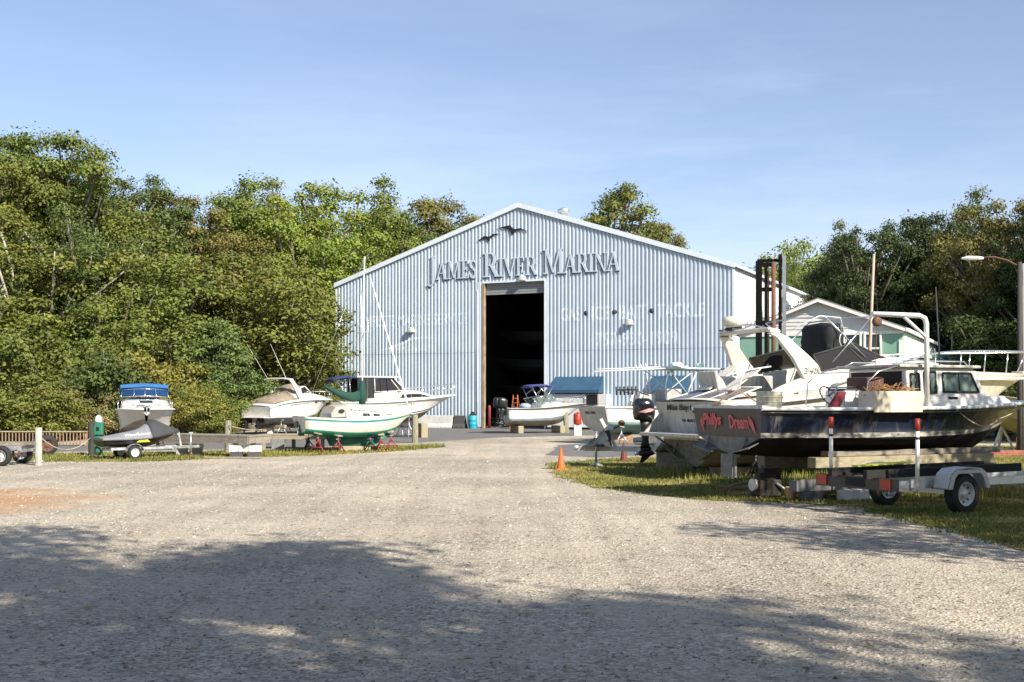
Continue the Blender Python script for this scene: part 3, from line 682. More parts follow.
GL = {
 'I': (.36, [R_(.18 - T1 / 2, .02, .18 + T1 / 2, .98), srf(.18, 0, .17), srf(.18, .945, .17)]),
 'E': (.66, [R_(.10, .02, .10 + T1, .98), R_(0, 0, .58, .055), R_(0, .945, .56, 1), R_(.2, .48, .46, .54), R_(.52, .04, .60, .24), R_(.50, .78, .57, .97), R_(.42, .40, .47, .62)]),
 'R': (.80, [R_(.10, .02, .10 + T1, .98), srf(.18, 0, .17), R_(0, .945, .42, 1), R_(.2, .46, .42, .51)] + arc(.40, .73, .20, .25, -90, 90, .06, .16) + [[(.34, .48), (.50, .48), (.84, .0), (.64, .0)], R_(.60, .0, .86, .05)]),
 'V': (.86, [[(.04, .97), (.24, .97), (.50, .0), (.42, .0)], [(.74, .97), (.82, .97), (.50, .0), (.44, .0)], srf(.14, .945, .15), srf(.78, .945, .13)]),
 'A': (.88, [[(.06, .03), (.13, .03), (.48, 1), (.41, 1)], [(.62, .03), (.82, .03), (.50, 1), (.38, 1)], R_(.22, .32, .66, .37), srf(.10, 0, .13), srf(.74, 0, .16)]),
 'M': (1.12, [R_(.12, .03, .18, .97), R_(.86, .03, .86 + T1, .97), [(.10, .99), (.28, .99), (.56, .05), (.50, .05)], [(.84, .99), (.96, .99), (.56, .05), (.51, .05)], srf(.15, 0, .13), srf(.94, 0, .16), srf(.12, .945, .12), srf(.98, .945, .12)]),
 'N': (.92, [R_(.14, .03, .20, .97), R_(.74, .0, .80, .97), [(.10, .99), (.28, .99), (.80, .0), (.70, .0)], srf(.16, 0, .13), srf(.77, .945, .13), srf(.10, .945, .10)]),
 'S': (.58, arc(.28, .74, .20, .21, 20, 262, .07, .16) + arc(.28, .26, .21, .22, 92, -158, .13, .17)[:] + [R_(.46, .72, .51, .92), R_(.05, .06, .10, .28)]),
 'J': (.52, [R_(.24, -.05, .24 + T1, .98), srf(.32, .945, .16)] + arc(.16, -.05, .16, .20, 0, -150, .15, .05)),
}
lt = MB()
def word(wd, px0, px1, zb, big, small):
    a, b = fu(px0), fu(px1); tot = sum(GL[c][0] * (big if i == 0 else small) for i, c in enumerate(wd)); k = (b - a) / tot; x = a
    for i, c in enumerate(wd):
        s = big if i == 0 else small
        for j, st_ in enumerate(GL[c][1]):
            pts = [(p[0] * k, p[1]) for p in st_]; poly_stroke(lt, pts, (j % 9) * .5, x, zb, s, -.190, -.150)
        x += GL[c][0] * s * k
word('JAMES', 429, 478, 10.12, 1.62, 1.22); word('RIVER', 484.5, 538, 10.12, 1.62, 1.22); word('MARINA', 544, 621, 10.12, 1.62, 1.22)
lt.build('sign_letters', LETC, shed, label='raised serif letters reading JAMES RIVER MARINA')
ls = MB(); ls.v = [Vector((v.x - .075, v.y * .25 - .075, v.z - .075)) for v in lt.v]; ls.f = lt.f; ls.m = lt.m; ls.s = lt.s; ls.build('sign_letter_shade', mat('slate_letter_shadow', (.10, .13, .17), .6), shed)  # offset dark copy of the letters, added to strengthen their cast shadow
def gull(px, py, s, M, fl=1):
    b = MB(); u = fu(px); z = fz(px, py)
    q = [(-1.0, .16), (-.55, .12), (-.22, .02), (-.12, -.16), (0, -.30), (.10, -.12), (.5, -.05), (1.0, -.16), (.5, .06), (.15, .03), (-.02, .10), (-.16, .28), (-.5, .24)]
    for i in range(1): pass
    pts = [Vector((u + fl * p[0] * s * cos(M) - p[1] * s * sin(M), -.16, z + fl * p[0] * s * sin(M) + p[1] * s * cos(M))) for p in q]
    # fan of convex pieces along the wing
    pcs = [(0, 1, 12), (1, 2, 11, 12), (2, 3, 10, 11), (3, 4, 5, 10), (5, 9, 10), (5, 6, 8, 9), (6, 7, 8)]
    for k, f in enumerate(pcs): b.plate([pts[i] for i in f], .05 + k * .002, nrm=(0, 1, 0))
    return b.build('gull_emblem', BLACK, shed)
gull(513.5, 230, 1.12, 0.); gull(489, 238, .88, .42, 1)
for px, py in ((413, 330.5), (631, 323), (524, 279)):
    b = MB(); u, z = fu(px), fz(px, py)
    b.tube([(u, 0, z + .1), (u, -.16, z + .14)], .035, 8); b.loft([sring(u, -.27, z + dz, w, w * .8, 12, 3) for dz, w in ((.22, .1), (.16, .2), (-.02, .24), (-.12, .24), (-.16, .18))], sm=False)
    b.build('wall_lamp', LAMPG, shed)
# ticket window and awnings
for k, (p0, p1, yt, yb, prj) in enumerate(((556, 604, 377, 390.5, .95), (654, 690, 376, 390, .95))):
    a, b_ = fu(p0), fu(p1); z1, z0 = fz((p0 + p1) / 2, yt), fz((p0 + p1) / 2, yb) ; zl = z0 - .02
    m = MB(); A = [(a, -.07, z1), (b_, -.07, z1), (b_, -prj, z0), (a, -prj, z0)]
    m.plate(A, .03, nrm=(0, -.5, 1)); m.plate([(a, -prj - .005, z0 + .02), (b_, -prj - .005, z0 + .02), (b_, -prj - .005, z0 - .16), (a, -prj - .005, z0 - .16)], .012, nrm=(0, -1, 0))
    for x, s_ in ((a + .001, -1), (b_ - .001, 1)): m.plate([(x, -.08, z1), (x, -prj, z0), (x, -prj, z0 - .16), (x, -.08, z0 - .16)], .012, nrm=(s_, 0, 0))
    for q in range(1, 12):
        xq = a + (b_ - a) * q / 12; m.bar((xq, -.07, z1 + .035), (xq, -prj, z0 + .035), .02, .012)
    m.build('awning', AWN, shed)
a, b_ = fu(552), fu(611); z0 = .9; z1 = fz(580, 391.8)
kk = MB(); kk.box(((a + b_) / 2, -.42, z1 / 2), (b_ - a, .7, z1 - .3)); w0, w1 = fu(591), fu(602)
kio = kk.build('ticket_kiosk', SIDW, shed, bevel=.01)
o_ = MB(); o_.box(((w0 + w1) / 2, -.80, z1 - .62), (w1 - w0, .05, .85)); o_.build('window', BLACK, kio)
o_ = MB(); 
for x in (w0 - .04, w1 + .04): o_.box((x, -.81, z1 - .62), (.08, .08, 1.0))
o_.box(((w0 + w1) / 2, -.81, z1 - 1.09), (w1 - w0 + .4, .16, .06)); o_.build('window_frame', WOODL, kio)
# rib seams / downpipe
dp = MB(); dp.tube([(fu(478), -.12, 9.3), (fu(478), -.12, .3)], .03, 6); dp.tube([(fu(700), -.10, fz(700, 372)), (fu(700), -.10, .3)], .035, 6); dp.build('conduit', TRIM, shed)

# ------------------------------------------------------------------ green house beside the shed
HR = Vector((16.3, 48, 0)); HW = 6.86; hr = BR
HL = HR - UX * HW
house = thing('green_house', 'small gabled house with white clapboard gable over green walls, grey roof', 'house', HL, hr)
HE, HRG, HD = 4.86, 6.16, 16.9
h = MB(); cl = .16
nrow = int(HE / cl)
def gab(z): return HE + (HRG - HE) * (1 - abs(z / HW * 2 - 1))
SPL = 4.80
def hrow(z0, z1, m, b):
    x0 = 0. if z0 < HE else (z0 - HE) / (HRG - HE) * HW / 2; x1 = 0. if z1 < HE else (z1 - HE) / (HRG - HE) * HW / 2
    b.add([(x0, -.03, z0), (HW - x0, -.03, z0), (HW - x1, -.005, z1), (x1, -.005, z1), (x0, .0, z0), (HW - x0, 0, z0)], [(0, 1, 2, 3), (0, 4, 5, 1)], m)
z = SPL
up = MB()
while z < HRG - .02: hrow(z, min(z + cl, HRG - .01), 0, up); z += cl
up.build('gable_siding', SIDW, house)
lw = MB(); lw.box((HW / 2, .05, SPL / 2), (HW, .1, SPL)); lw.build('front_wall', SIDG, house)
tb = MB(); tb.box((HW / 2, -.03, SPL - .06), (HW + .1, .05, .12)); tb.box((HW - .07, -.02, HE / 2 - .2), (.14, .045, HE - .5)); tb.build('corner_trim', WHT, house)
sw_ = MB(); sw_.box((HW + .0, HD / 2 + .1, HE / 2 - .05), (.1, HD, HE - .1)); sw_.box((0, HD / 2 + .1, HE / 2 - .05), (.1, HD, HE - .1)); sw_.box((HW / 2, HD, HE / 2), (HW - .1, .1, HE - .1))
for k in range(12): sw_.box((HW + .065, .8 + k * 1.3, HE / 2), (.03, .1, HE - .2))
sw_.build('side_wall', SIDP, house)
r = MB()
for sg in (-1, 1):
    x1 = HW / 2 + sg * (HW / 2 + .15); zq = HRG - (HRG - HE) / (HW / 2) * (HW / 2 + .15)
    r.plate([(HW / 2, -.25, HRG + .03), (x1, -.25, zq + .03), (x1, HD + .3, zq + .03), (HW / 2, HD + .3, HRG + .03)], .1, nrm=(0, 0, 1))
ro = r.build('roof', SHING, house)
r = MB()
for sg in (-1, 1):
    x1 = HW / 2 + sg * (HW / 2 + .16); zq = HRG - (HRG - HE) / (HW / 2) * (HW / 2 + .16)
    r.plate([(HW / 2, -.29, HRG - .06), (x1, -.29, zq - .06), (x1, -.29, zq + .07), (HW / 2, -.29, HRG + .07)], .035, nrm=(0, 1, 0))
    r.box((x1 + sg * .05, HD / 2, zq + .02), (.1, HD + .6, .14))
r.build('roof_trim', WHT, ro)
for p0, p1 in ((844, 861), (865, 881)):
    k0, k1 = ((p - CX) / F for p in (p0, p1)); s0 = (k0 * HL.y - HL.x) / (UX.x - k0 * UX.y); s1 = (k1 * HL.y - HL.x) / (UX.x - k1 * UX.y)
    f = MB(); zc_, hh_ = 4.08, 1.25; z0 = zc_ - hh_ / 2
    for x in (s0, s1): f.box((x, -.06, zc_), (.09, .07, hh_ + .18))
    for zq in (z0, zc_, z0 + hh_): f.box(((s0 + s1) / 2, -.055, zq), (s1 - s0 - .09, .06, .08))
    w = f.build('window', WHT, house); g_ = MB(); g_.box(((s0 + s1) / 2, -.025, zc_), (s1 - s0 - .1, .02, hh_)); g_.build('pane', GLH, w)

# ------------------------------------------------------------------ trees
def crown(seed, H, R, zb, ncl, per, leaf, flat=.92, lob=.35, cr=(.6, 1.35), trunk_r=.28, kind='round', fork=None, dense=1.):
    rng = np.random.default_rng(seed); rnd = random.Random(seed)
    C = []; ph = rng.random(6) * 6.28; hc = (H - zb) / 2; zc = zb + hc
    tries = 0
    while len(C) < ncl and tries < 20000:
        tries += 1
        v = rng.normal(size=3); v /= np.linalg.norm(v); a = atan2(v[1], v[0])
        lobf = 1 + lob * (.5 * sin(2 * a + ph[0]) + .4 * sin(3 * a + 2.5 * v[2] + ph[1]) + .35 * sin(5 * v[2] + a + ph[2]))
        rr = rng.random()**.35 * lobf * .92
        if kind == 'cone': tap = (1 - (v[2] * rr + 1) / 2 * .75); p = np.array([v[0] * R * rr * tap * 1.3, v[1] * R * rr * tap * 1.3, zc + v[2] * hc * rr])
        else: p = np.array([v[0] * R * rr, v[1] * R * rr, zc + v[2] * hc * rr * (.95 if v[2] > 0 else .9)])
        r = rng.uniform(*cr)
        if any(np.linalg.norm(p - q[0]) < .56 * (r + q[1]) for q in C): continue
        C.append((p, r))
    LV = []
    for p, r in C:
        n = int(per * (r / cr[1])**2 * dense)
        d = rng.normal(size=(n, 3)); d /= np.linalg.norm(d, axis=1)[:, None]
        d[:, 2] = np.where(d[:, 2] < -.3, -d[:, 2] * .6, d[:, 2])
        rad = r * rng.random(n)**.33 * (1 + .10 * rng.normal(size=n)) * (1 + .28 * np.sin(3.1 * d[:, 0] + 2.3 * d[:, 1] + p[0]) * np.sin(3.7 * d[:, 2] + p[1]))
        q = p + d * rad[:, None] * np.array([1, 1, flat]) + rng.normal(size=(n, 3)) * .10
        nr = d * 1.0 + rng.normal(size=(n, 3)) * .42 + np.array([0, 0, .25]); nr /= np.linalg.norm(nr, axis=1)[:, None]
        t1 = np.cross(nr, rng.normal(size=(n, 3))); t1 /= np.linalg.norm(t1, axis=1)[:, None]; t2 = np.cross(nr, t1)
        s = leaf * rng.uniform(.55, 1.2, n)[:, None]
        asp = rng.uniform(.45, .8, n)[:, None]
        V = np.stack([q + t1 * s, q + t2 * s * asp + nr * s * .15, q - t1 * s * .9, q - t2 * s * asp + nr * s * .1], 1)
        LV.append(V.reshape(-1, 3))
    V = np.concatenate(LV)
    # trunk and limbs
    b = MB(); lean = Vector((rnd.uniform(-.5, .5), rnd.uniform(-.5, .5), 0)); top = Vector((lean.x, lean.y, zb + hc * (1.5 if kind == 'cone' else 1.0)))
    b.tube([(0, 0, -.3), (lean.x * .1, lean.y * .1, zb * .5), (lean.x * .5, lean.y * .5, zb), tuple(top)], [trunk_r * 1.25, trunk_r, trunk_r * .8, trunk_r * .25], 8)
    for p, r in C:
        if rnd.random() < .25: continue
        P_ = Vector(p); f = min(.95, max(.12, rnd.uniform(.1, .75) * (P_.z - zb * .6) / max(.1, (top.z - zb * .6))))
        s = Vector((0, 0, 0)).lerp(top, min(1, max(.2, (zb * .7 + (P_.z - zb * .7) * .45) / top.z)))
        md = s.lerp(P_, .5) + Vector((rnd.uniform(-.3, .3), rnd.uniform(-.3, .3), -.25))
        b.tube([s, md, P_, P_ + (P_ - md).normalized() * r * .8], [trunk_r * .42, trunk_r * .30, trunk_r * .18, .02], 5)
    return V, b
BARK = mat('grey_brown_bark', (.17, .145, .115), .95, var=.3, vs=6, st=(4, 4, 1), bump=.8, bs=14)
BARKP = mat('pale_bark', (.40, .36, .30), .9, var=.25, vs=5, st=(4, 4, 1), bump=.6, bs=14)
LM = {
 'dark': leafmat('dark_green_leaf', [(.038, .060, .018), (.058, .084, .025), (.08, .108, .032), (.11, .12, .035)]),
 'mid': leafmat('mid_green_leaf', [(.065, .095, .022), (.095, .130, .030), (.13, .158, .036), (.165, .17, .04)]),
 'light': leafmat('bright_green_leaf', [(.09, .14, .022), (.13, .18, .03), (.17, .21, .036), (.21, .215, .042)]),
 'olive': leafmat('olive_yellow_leaf', [(.075, .10, .022), (.105, .13, .028), (.14, .15, .034), (.175, .16, .038)]),
 'gold': leafmat('golden_leaf', [(.12, .135, .03), (.17, .17, .036), (.22, .20, .045), (.25, .20, .05)]),
 'rust': leafmat('rusty_orange_leaf', [(.10, .10, .03), (.14, .12, .034), (.17, .13, .04), (.13, .13, .034)]),
 'pine': leafmat('pine_needle', [(.05, .085, .028), (.08, .125, .038), (.11, .155, .048), (.14, .165, .05)]),
 'shade': leafmat('shaded_deep_green_leaf', [(.020, .034, .012), (.030, .048, .015), (.044, .064, .019), (.07, .078, .022)]),  # dark oak green, also deepened to stand in for shade
 'brown': leafmat('dry_reed_leaf', [(.20, .15, .08), (.28, .21, .12), (.36, .27, .16), (.14, .12, .05)]),
}
TREES = {}
def proto_tree(key, *a, **k):
    V, b = crown(*a, **k); TREES[key] = (npmesh('crown', V, 4, LM['mid']), b)
proto_tree('A', 11, 16, 4.8, 3.4, 150, 760, .115, trunk_r=.32)
proto_tree('B', 12, 16, 5.3, 3.0, 170, 720, .112, trunk_r=.34, lob=.45)
proto_tree('C', 13, 16, 4.0, 2.6, 130, 720, .112, trunk_r=.26, lob=.3)
proto_tree('D', 14, 16, 4.9, 3.6, 130, 800, .12, trunk_r=.32, lob=.5, cr=(.7, 1.45))
proto_tree('M', 15, 9, 3.5, 1.2, 58, 620, .10, trunk_r=.20, cr=(.6, 1.25))
proto_tree('N', 16, 9, 3.0, .9, 54, 620, .098, trunk_r=.19, lob=.55, cr=(.55, 1.15))
proto_tree('S', 17, 3.6, 2.0, .1, 46, 420, .085, trunk_r=.06, cr=(.45, .85))
proto_tree('T', 18, 3.4, 2.4, .1, 50, 420, .085, trunk_r=.06, lob=.5, cr=(.4, .8))
proto_tree('P', 19, 8, 3.0, .8, 70, 620, .10, trunk_r=.16, cr=(.55, .95), kind='cone')
proto_tree('G', 20, 15, 5.2, 5.2, 62, 760, .112, trunk_r=.3, lob=.6, cr=(.9, 1.6))
proto_tree('K', 33, 15, 5.4, 5.5, 34, 700, .13, trunk_r=.22, lob=.5, cr=(.9, 1.6))
TM = {}
for k, (me, b) in TREES.items():
    o = b.build('trunk', BARK, None); TM[k] = (me, o.data); bpy.data.objects.remove(o)
def tree(name, label, cat, key, x, y, h, leaf, rz=None, group=None, wide=1., bark=None, z=None):
    base = {'A': 16, 'B': 16, 'C': 16, 'D': 16, 'M': 9, 'N': 9, 'S': 3.6, 'T': 3.4, 'P': 8, 'G': 15, 'K': 15}[key]; s = h / base
    zg = bankz(x, y) if z is None else z
    r = thing(name, label, cat, (x, y, zg), random.uniform(0, 6.28) if rz is None else rz, group); r.scale = (s * wide, s * wide, s)
    for nm, me, m in (('trunk', TM[key][1], bark or BARK), ('crown', TM[key][0], LM[leaf])):
        o = bpy.data.objects.new(nm, me); COL.objects.link(o); o.parent = r; o.material_slots[0].link = 'OBJECT'; o.material_slots[0].material = m
    return r
def tpx(name, label, cat, key, px, d, ytop, leaf, wide=1., group=None, bark=None, rz=None):
    p = gp(px, d); z = bankz(p.x, p.y); return tree(name, label, cat, key, p.x, p.y, (zz(ytop, d) - z) * (.965 if key in 'ABCDGMN' else .98), leaf, rz, group, wide, bark)
GT = 'trees of the wood behind the boat yard'
# back row of the wood, left to right
for a in (
 ('B', -45, 72, 128, 'olive', 'olive green tree whose crown is cut by the left edge, tallest of the wood', 'oak_tree'),
 ('A', 12, 74, 127, 'mid', 'tall mid green tree at the high left end of the wood', 'oak_tree'),
 ('D', 62, 76, 142, 'mid', 'tall spreading green tree just right of the highest crowns of the wood', 'oak_tree'),
 ('B', 108, 80, 160, 'dark', 'dark green oak on the sloping left skyline above the blue topped cruiser', 'oak_tree'),
 ('C', 150, 84, 190, 'dark', 'narrow dark tree in the dip of the left skyline', 'oak_tree'),
 ('A', 190, 84, 191, 'rust', 'orange brown autumn tree on the left skyline behind the jet ski', 'maple_tree'),
 ('D', 232, 90, 188, 'mid', 'rounded green tree on the skyline behind the timber dock sections', 'oak_tree'),
 ('C', 268, 94, 194, 'olive', 'slim olive tree on the skyline above the white radar arch cruiser', 'maple_tree'),
 ('B', 300, 92, 186, 'light', 'bright green broad tree, highest on the middle of the skyline', 'maple_tree'),
 ('A', 345, 108, 184, 'light', 'bright green tree rising just left of the shed corner', 'maple_tree'),
 ('C', 384, 104, 196, 'mid', 'green tree whose top shows over the left roof slope of the shed', 'oak_tree'),
 ('B', 415, 112, 202, 'dark', 'dark green tree behind the left roof slope of the shed', 'oak_tree'),
 ('D', 452, 116, 203, 'rust', 'orange brown tree last on the left before the shed roof peak', 'maple_tree'),
): tpx(a[6], a[5], 'tree', a[0], a[1], a[2], a[3], a[4], 1.05, GT)
# middle row
for a in (
 ('M', -8, 62, 290, 'olive', 'yellow green tree at the left edge above the low rail fence', 'maple_tree', 1.35, None),
 ('N', 40, 66, 225, 'olive', 'yellowish tree with bare pale branches, left part of the wood', 'maple_tree', 1.3, BARKP),
 ('G', 88, 68, 205, 'dark', 'dark oak with pale bare limbs showing, above the green pedestal', 'oak_tree', 1.0, BARKP),
 ('M', 122, 63, 280, 'mid', 'bushy green tree right behind the blue topped cruiser', 'oak_tree', 1.3, None),
 ('N', 165, 70, 240, 'mid', 'mid green tree halfway up the wood above the jet ski', 'oak_tree', 1.4, None),
 ('P', 215, 63, 322, 'pine', 'rounded young pine with bluish green needles behind the dock planks', 'pine_tree', 1.15, None),
 ('M', 205, 75, 250, 'rust', 'small brownish tree above the rounded pine', 'maple_tree', 1.3, None),
 ('N', 252, 73, 262, 'olive', 'yellow green tree above the stern of the radar arch cruiser', 'maple_tree', 1.4, None),
 ('M', 285, 76, 258, 'olive', 'olive tree behind the bow of the radar arch cruiser', 'maple_tree', 1.2, None),
 ('N', 297, 84, 275, 'olive', 'drooping olive tree near the left corner of the shed', 'maple_tree', .95, None),
 ('M', 306, 96, 235, 'mid', 'green tree above the drooping one near the shed corner', 'oak_tree', .9, None),
 ('G', 20, 76, 180, 'olive', 'open crowned yellowing tree at upper left of the wood', 'maple_tree', 1., BARKP),
 ('A', 255, 86, 225, 'mid', 'full green tree in the middle of the wood below the skyline', 'oak_tree', 1., None),
 ('A', 130, 76, 215, 'mid', 'full green tree left of middle in the wood below the skyline', 'oak_tree', 1., None),
): tpx(a[6], a[5], 'tree', a[0], a[1], a[2], a[3], a[4], a[7], GT, a[8])
# shrubs along the foot of the wood
for i, a in enumerate((
 ('S', -20, 53, 372, 'mid', 'green shrub cut by the left edge behind the rail fence', 1.3), ('T', 18, 54, 388, 'olive', 'yellow green shrub behind the rail fence and parked trailer', 1.1),
 ('S', 52, 53, 385, 'olive', 'olive shrub behind the rail fence, above the standing tyre', 1.1), ('T', 84, 55, 392, 'brown', 'dry tan thicket behind the green pedestal', .8),
 ('S', 68, 60, 330, 'mid', 'tall green shrub rising behind the rail fence', .9), ('S', 112, 57, 350, 'dark', 'dark shrub left of the blue topped cruiser', .9),
 ('T', 186, 54, 392, 'gold', 'golden yellow shrub right of the blue topped cruiser', 1.0), ('S', 212, 53, 400, 'olive', 'low yellow green shrub behind the grey dock planks', 1.0),
 ('T', 208, 58, 388, 'mid', 'green shrub left of the radar arch cruiser', .75), ('S', 262, 79, 352, 'gold', 'golden shrub above the tan cover of the cruiser', .9),
 ('T', 292, 79, 362, 'olive', 'olive shrub just behind the radar arch', .9), ('S', 312, 82, 356, 'mid', 'green shrub between radar arch cruiser and shed wall', .9),
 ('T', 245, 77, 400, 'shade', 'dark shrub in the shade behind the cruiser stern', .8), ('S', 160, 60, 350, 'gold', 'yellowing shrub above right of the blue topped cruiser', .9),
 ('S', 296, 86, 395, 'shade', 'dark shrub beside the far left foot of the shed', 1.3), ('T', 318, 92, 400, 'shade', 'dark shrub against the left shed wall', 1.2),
)): tpx('shrub', a[5], 'shrub', a[0], a[1], a[2], a[3], a[4], a[6] * 1.2, 'shrubs along the foot of the wood')
# behind the shed and to the right
for a in (
 ('A', 608, 130, 188, 'olive', 'open crowned tree standing up behind the right roof slope of the shed', 1.08), ('A', 668, 134, 218, 'rust', 'brownish tree behind the right roof slope, right of the open crowned one', .72),
 ('A', 640, 140, 232, 'olive', 'olive tree filling between the two crowns over the shed roof', .7),
 ('M', 784, 112, 236, 'light', 'small bright green tree seen behind the forklift mast', .8), ('M', 742, 118, 262, 'rust', 'low brown green tree at the shed eave left of the forklift mast', 1.3),
 ('C', 800, 104, 262, 'mid', 'small green tree right behind the forklift mast', .7)):
    tpx('oak_tree', a[5], 'tree', a[0], a[1], a[2], a[3], a[4], a[6], 'trees behind the sheds')
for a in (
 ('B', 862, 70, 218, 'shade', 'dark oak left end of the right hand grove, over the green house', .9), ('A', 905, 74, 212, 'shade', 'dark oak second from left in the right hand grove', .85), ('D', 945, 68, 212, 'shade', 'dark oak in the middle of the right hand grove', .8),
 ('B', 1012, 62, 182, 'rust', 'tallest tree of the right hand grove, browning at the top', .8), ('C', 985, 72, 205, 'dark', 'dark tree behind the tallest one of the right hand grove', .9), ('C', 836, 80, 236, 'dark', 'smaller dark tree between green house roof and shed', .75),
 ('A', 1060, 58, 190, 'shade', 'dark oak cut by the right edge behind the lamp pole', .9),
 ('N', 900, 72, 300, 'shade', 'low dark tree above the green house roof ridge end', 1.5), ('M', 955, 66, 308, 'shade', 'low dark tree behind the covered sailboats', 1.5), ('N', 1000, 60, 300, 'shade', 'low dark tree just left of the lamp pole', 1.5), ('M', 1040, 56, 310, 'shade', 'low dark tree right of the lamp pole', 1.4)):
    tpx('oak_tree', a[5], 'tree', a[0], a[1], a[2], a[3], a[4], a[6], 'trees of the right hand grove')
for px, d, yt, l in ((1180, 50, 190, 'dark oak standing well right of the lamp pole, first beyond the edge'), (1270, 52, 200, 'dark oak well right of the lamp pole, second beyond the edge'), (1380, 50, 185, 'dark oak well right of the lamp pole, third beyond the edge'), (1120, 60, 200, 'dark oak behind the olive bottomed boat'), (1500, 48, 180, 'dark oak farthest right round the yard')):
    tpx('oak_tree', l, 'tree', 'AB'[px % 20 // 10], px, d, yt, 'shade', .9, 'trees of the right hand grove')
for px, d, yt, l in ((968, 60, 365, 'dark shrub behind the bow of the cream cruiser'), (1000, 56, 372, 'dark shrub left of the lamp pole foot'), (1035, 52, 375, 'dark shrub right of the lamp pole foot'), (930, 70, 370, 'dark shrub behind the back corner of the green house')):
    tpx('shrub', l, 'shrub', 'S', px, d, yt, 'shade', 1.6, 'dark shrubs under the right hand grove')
# trees beside and behind the viewer, seen by their shade on the lot
for i, (key, x, y, h_, w_) in enumerate(SHADE_TREES):
    tree('oak_tree', 'tall oak beside the lot behind the viewer, shading the near gravel', 'tree', key, x, y, h_, 'mid', i * 1.3, 'oaks shading the near gravel', w_, z=0)

# ------------------------------------------------------------------ generic yard things
def jack_stand(label, x, y, h, m=RED, top=None, group='jack stands propping the boats'):
    r = thing('jack_stand', label, 'jack stand', (x, y, 0), random.uniform(0, 2), group); b = MB()
    for k in range(3):
        a = 2 * pi * k / 3; b.tube([(cos(a) * .34, sin(a) * .34, .015), (0, 0, h * .62)], .022, 6)
        b.tube([(cos(a) * .24, sin(a) * .24, .19), (cos(a + 2.09) * .24, sin(a + 2.09) * .24, .19)], .013, 5)
    b.tube([(0, 0, h * .45), (0, 0, h * .72)], .035, 8); b.build('base', m, r)
    s = MB(); s.tube([(0, 0, h * .70), (0, 0, h - .03)], .02, 6); s.tube([(-.12, 0, h * .76), (.12, 0, h * .76)], .009, 5); s.build('screw', STEEL, r)
    p = MB(); p.box((0, 0, h - .015), (.24, .24, .03), R=Matrix.Rotation(.25, 4, 'X')); p.build('pad', WOODL if m is RED else m, r); return r
BLK = None
def block(label, x, y, z=0., rz=0., m=CONC, group='concrete blocks', up=False):
    global BLK
    if BLK is None:
        b = MB(); 
        for s_ in (-1, 1): b.box((0, s_ * .0825, .1), (.40, .035, .2))
        for k in (-1, 0, 1): b.box((k * .1825, 0, .1), (.035, .130, .2))
        o = b.build('block', m); BLK = o.data; bpy.data.objects.remove(o)
    o = bpy.data.objects.new('concrete_block', BLK); COL.objects.link(o); o.location = (x, y, z); o.rotation_euler = (pi / 2 if up else 0, 0, rz)
    if up: o.location.z += .1
    o.material_slots[0].link = 'OBJECT'; o.material_slots[0].material = m
    return tag(o, label, 'concrete block', group)
def timber(name, label, cat, a, b, w, h, m=WOOD, group=None):
    a = Vector(a); b = Vector(b); L = (b - a).length; q = MB(); q.box((0, 0, 0), (L, w, h)); o = q.build(name, m, None, bevel=.012)
    o.location = (a + b) / 2; o.rotation_euler = (b - a).to_track_quat('X', 'Z').to_euler(); return tag(o, label, cat, group)
def post(label, px, py, ytop, w=.26, m=PILE, name='timber_post', lean=(0, 0), cap=None):
    p = gy(px, py); h = zz(ytop, p.y); q = MB(); n = 9; rr = random.Random(int(px))
    rings = []
    for i in range(8):
        z = -.1 + (h + .1) * i / 7; rings.append([Vector((w / 2 * (1 + rr.uniform(-.09, .09)) * cos(2 * pi * j / n) + lean[0] * z, w / 2 * (1 + rr.uniform(-.09, .09)) * sin(2 * pi * j / n) + lean[1] * z, z)) for j in range(n)])
    q.loft(rings, sm=False); o = q.build(name, m); o.location = p; return tag(o, label, 'post')
def wheel(parent, c, r, w, rimm=WHEELW, ax='Y', M=None):
    """tyre + rim, axle along local Y"""
    T = Matrix.Translation(c) @ Matrix.Rotation(-pi / 2, 4, 'X')
    b = MB(); b.lathe([(r * .62, -w / 2), (r * .90, -w / 2), (r * .98, -w * .36), (r, -w * .2), (r, w * .2), (r * .98, w * .36), (r * .90, w / 2), (r * .62, w / 2), (r * .60, 0), (r * .62, -w / 2)], n=28, M=T, cap=False)
    for k in range(26):
        a = 2 * pi * k / 26; b.box((c[0] + r * cos(a), c[1], c[2] + r * sin(a)), (.012, w * .55, r * .16), R=Matrix.Rotation(-a, 4, 'Y'))
    ty = b.build('tyre', RUBBER, parent)
    q = MB(); q.lathe([(r * .61, -w * .42), (r * .61, w * .42), (r * .54, w * .44), (r * .52, w * .2), (r * .30, w * .12), (r * .22, w * .30), (r * .10, w * .34)], n=24, M=T, cap=False)
    q.lathe([(r * .61, -w * .42), (r * .54, -w * .44), (r * .52, -w * .2), (r * .30, -w * .12), (r * .22, -w * .30), (r * .10, -w * .34), (.004, -w * .34)], n=24, M=T, cap=False)
    q.lathe([(r * .10, w * .34), (.004, w * .34)], n=24, M=T, cap=False); rm = q.build('rim', rimm, parent)
    h = MB()
    for k in range(8):
        a = 2 * pi * k / 8
        for sd in (-1, 1): h.lathe([(r * .058, -.004), (r * .058, .004)], n=8, M=Matrix.Translation((c[0] + r * .41 * cos(a), c[1] + sd * w * .185, c[2] + r * .41 * sin(a))) @ Matrix.Rotation(-pi / 2, 4, 'X'))
    h.build('rim_slots', BLACK, rm); return ty

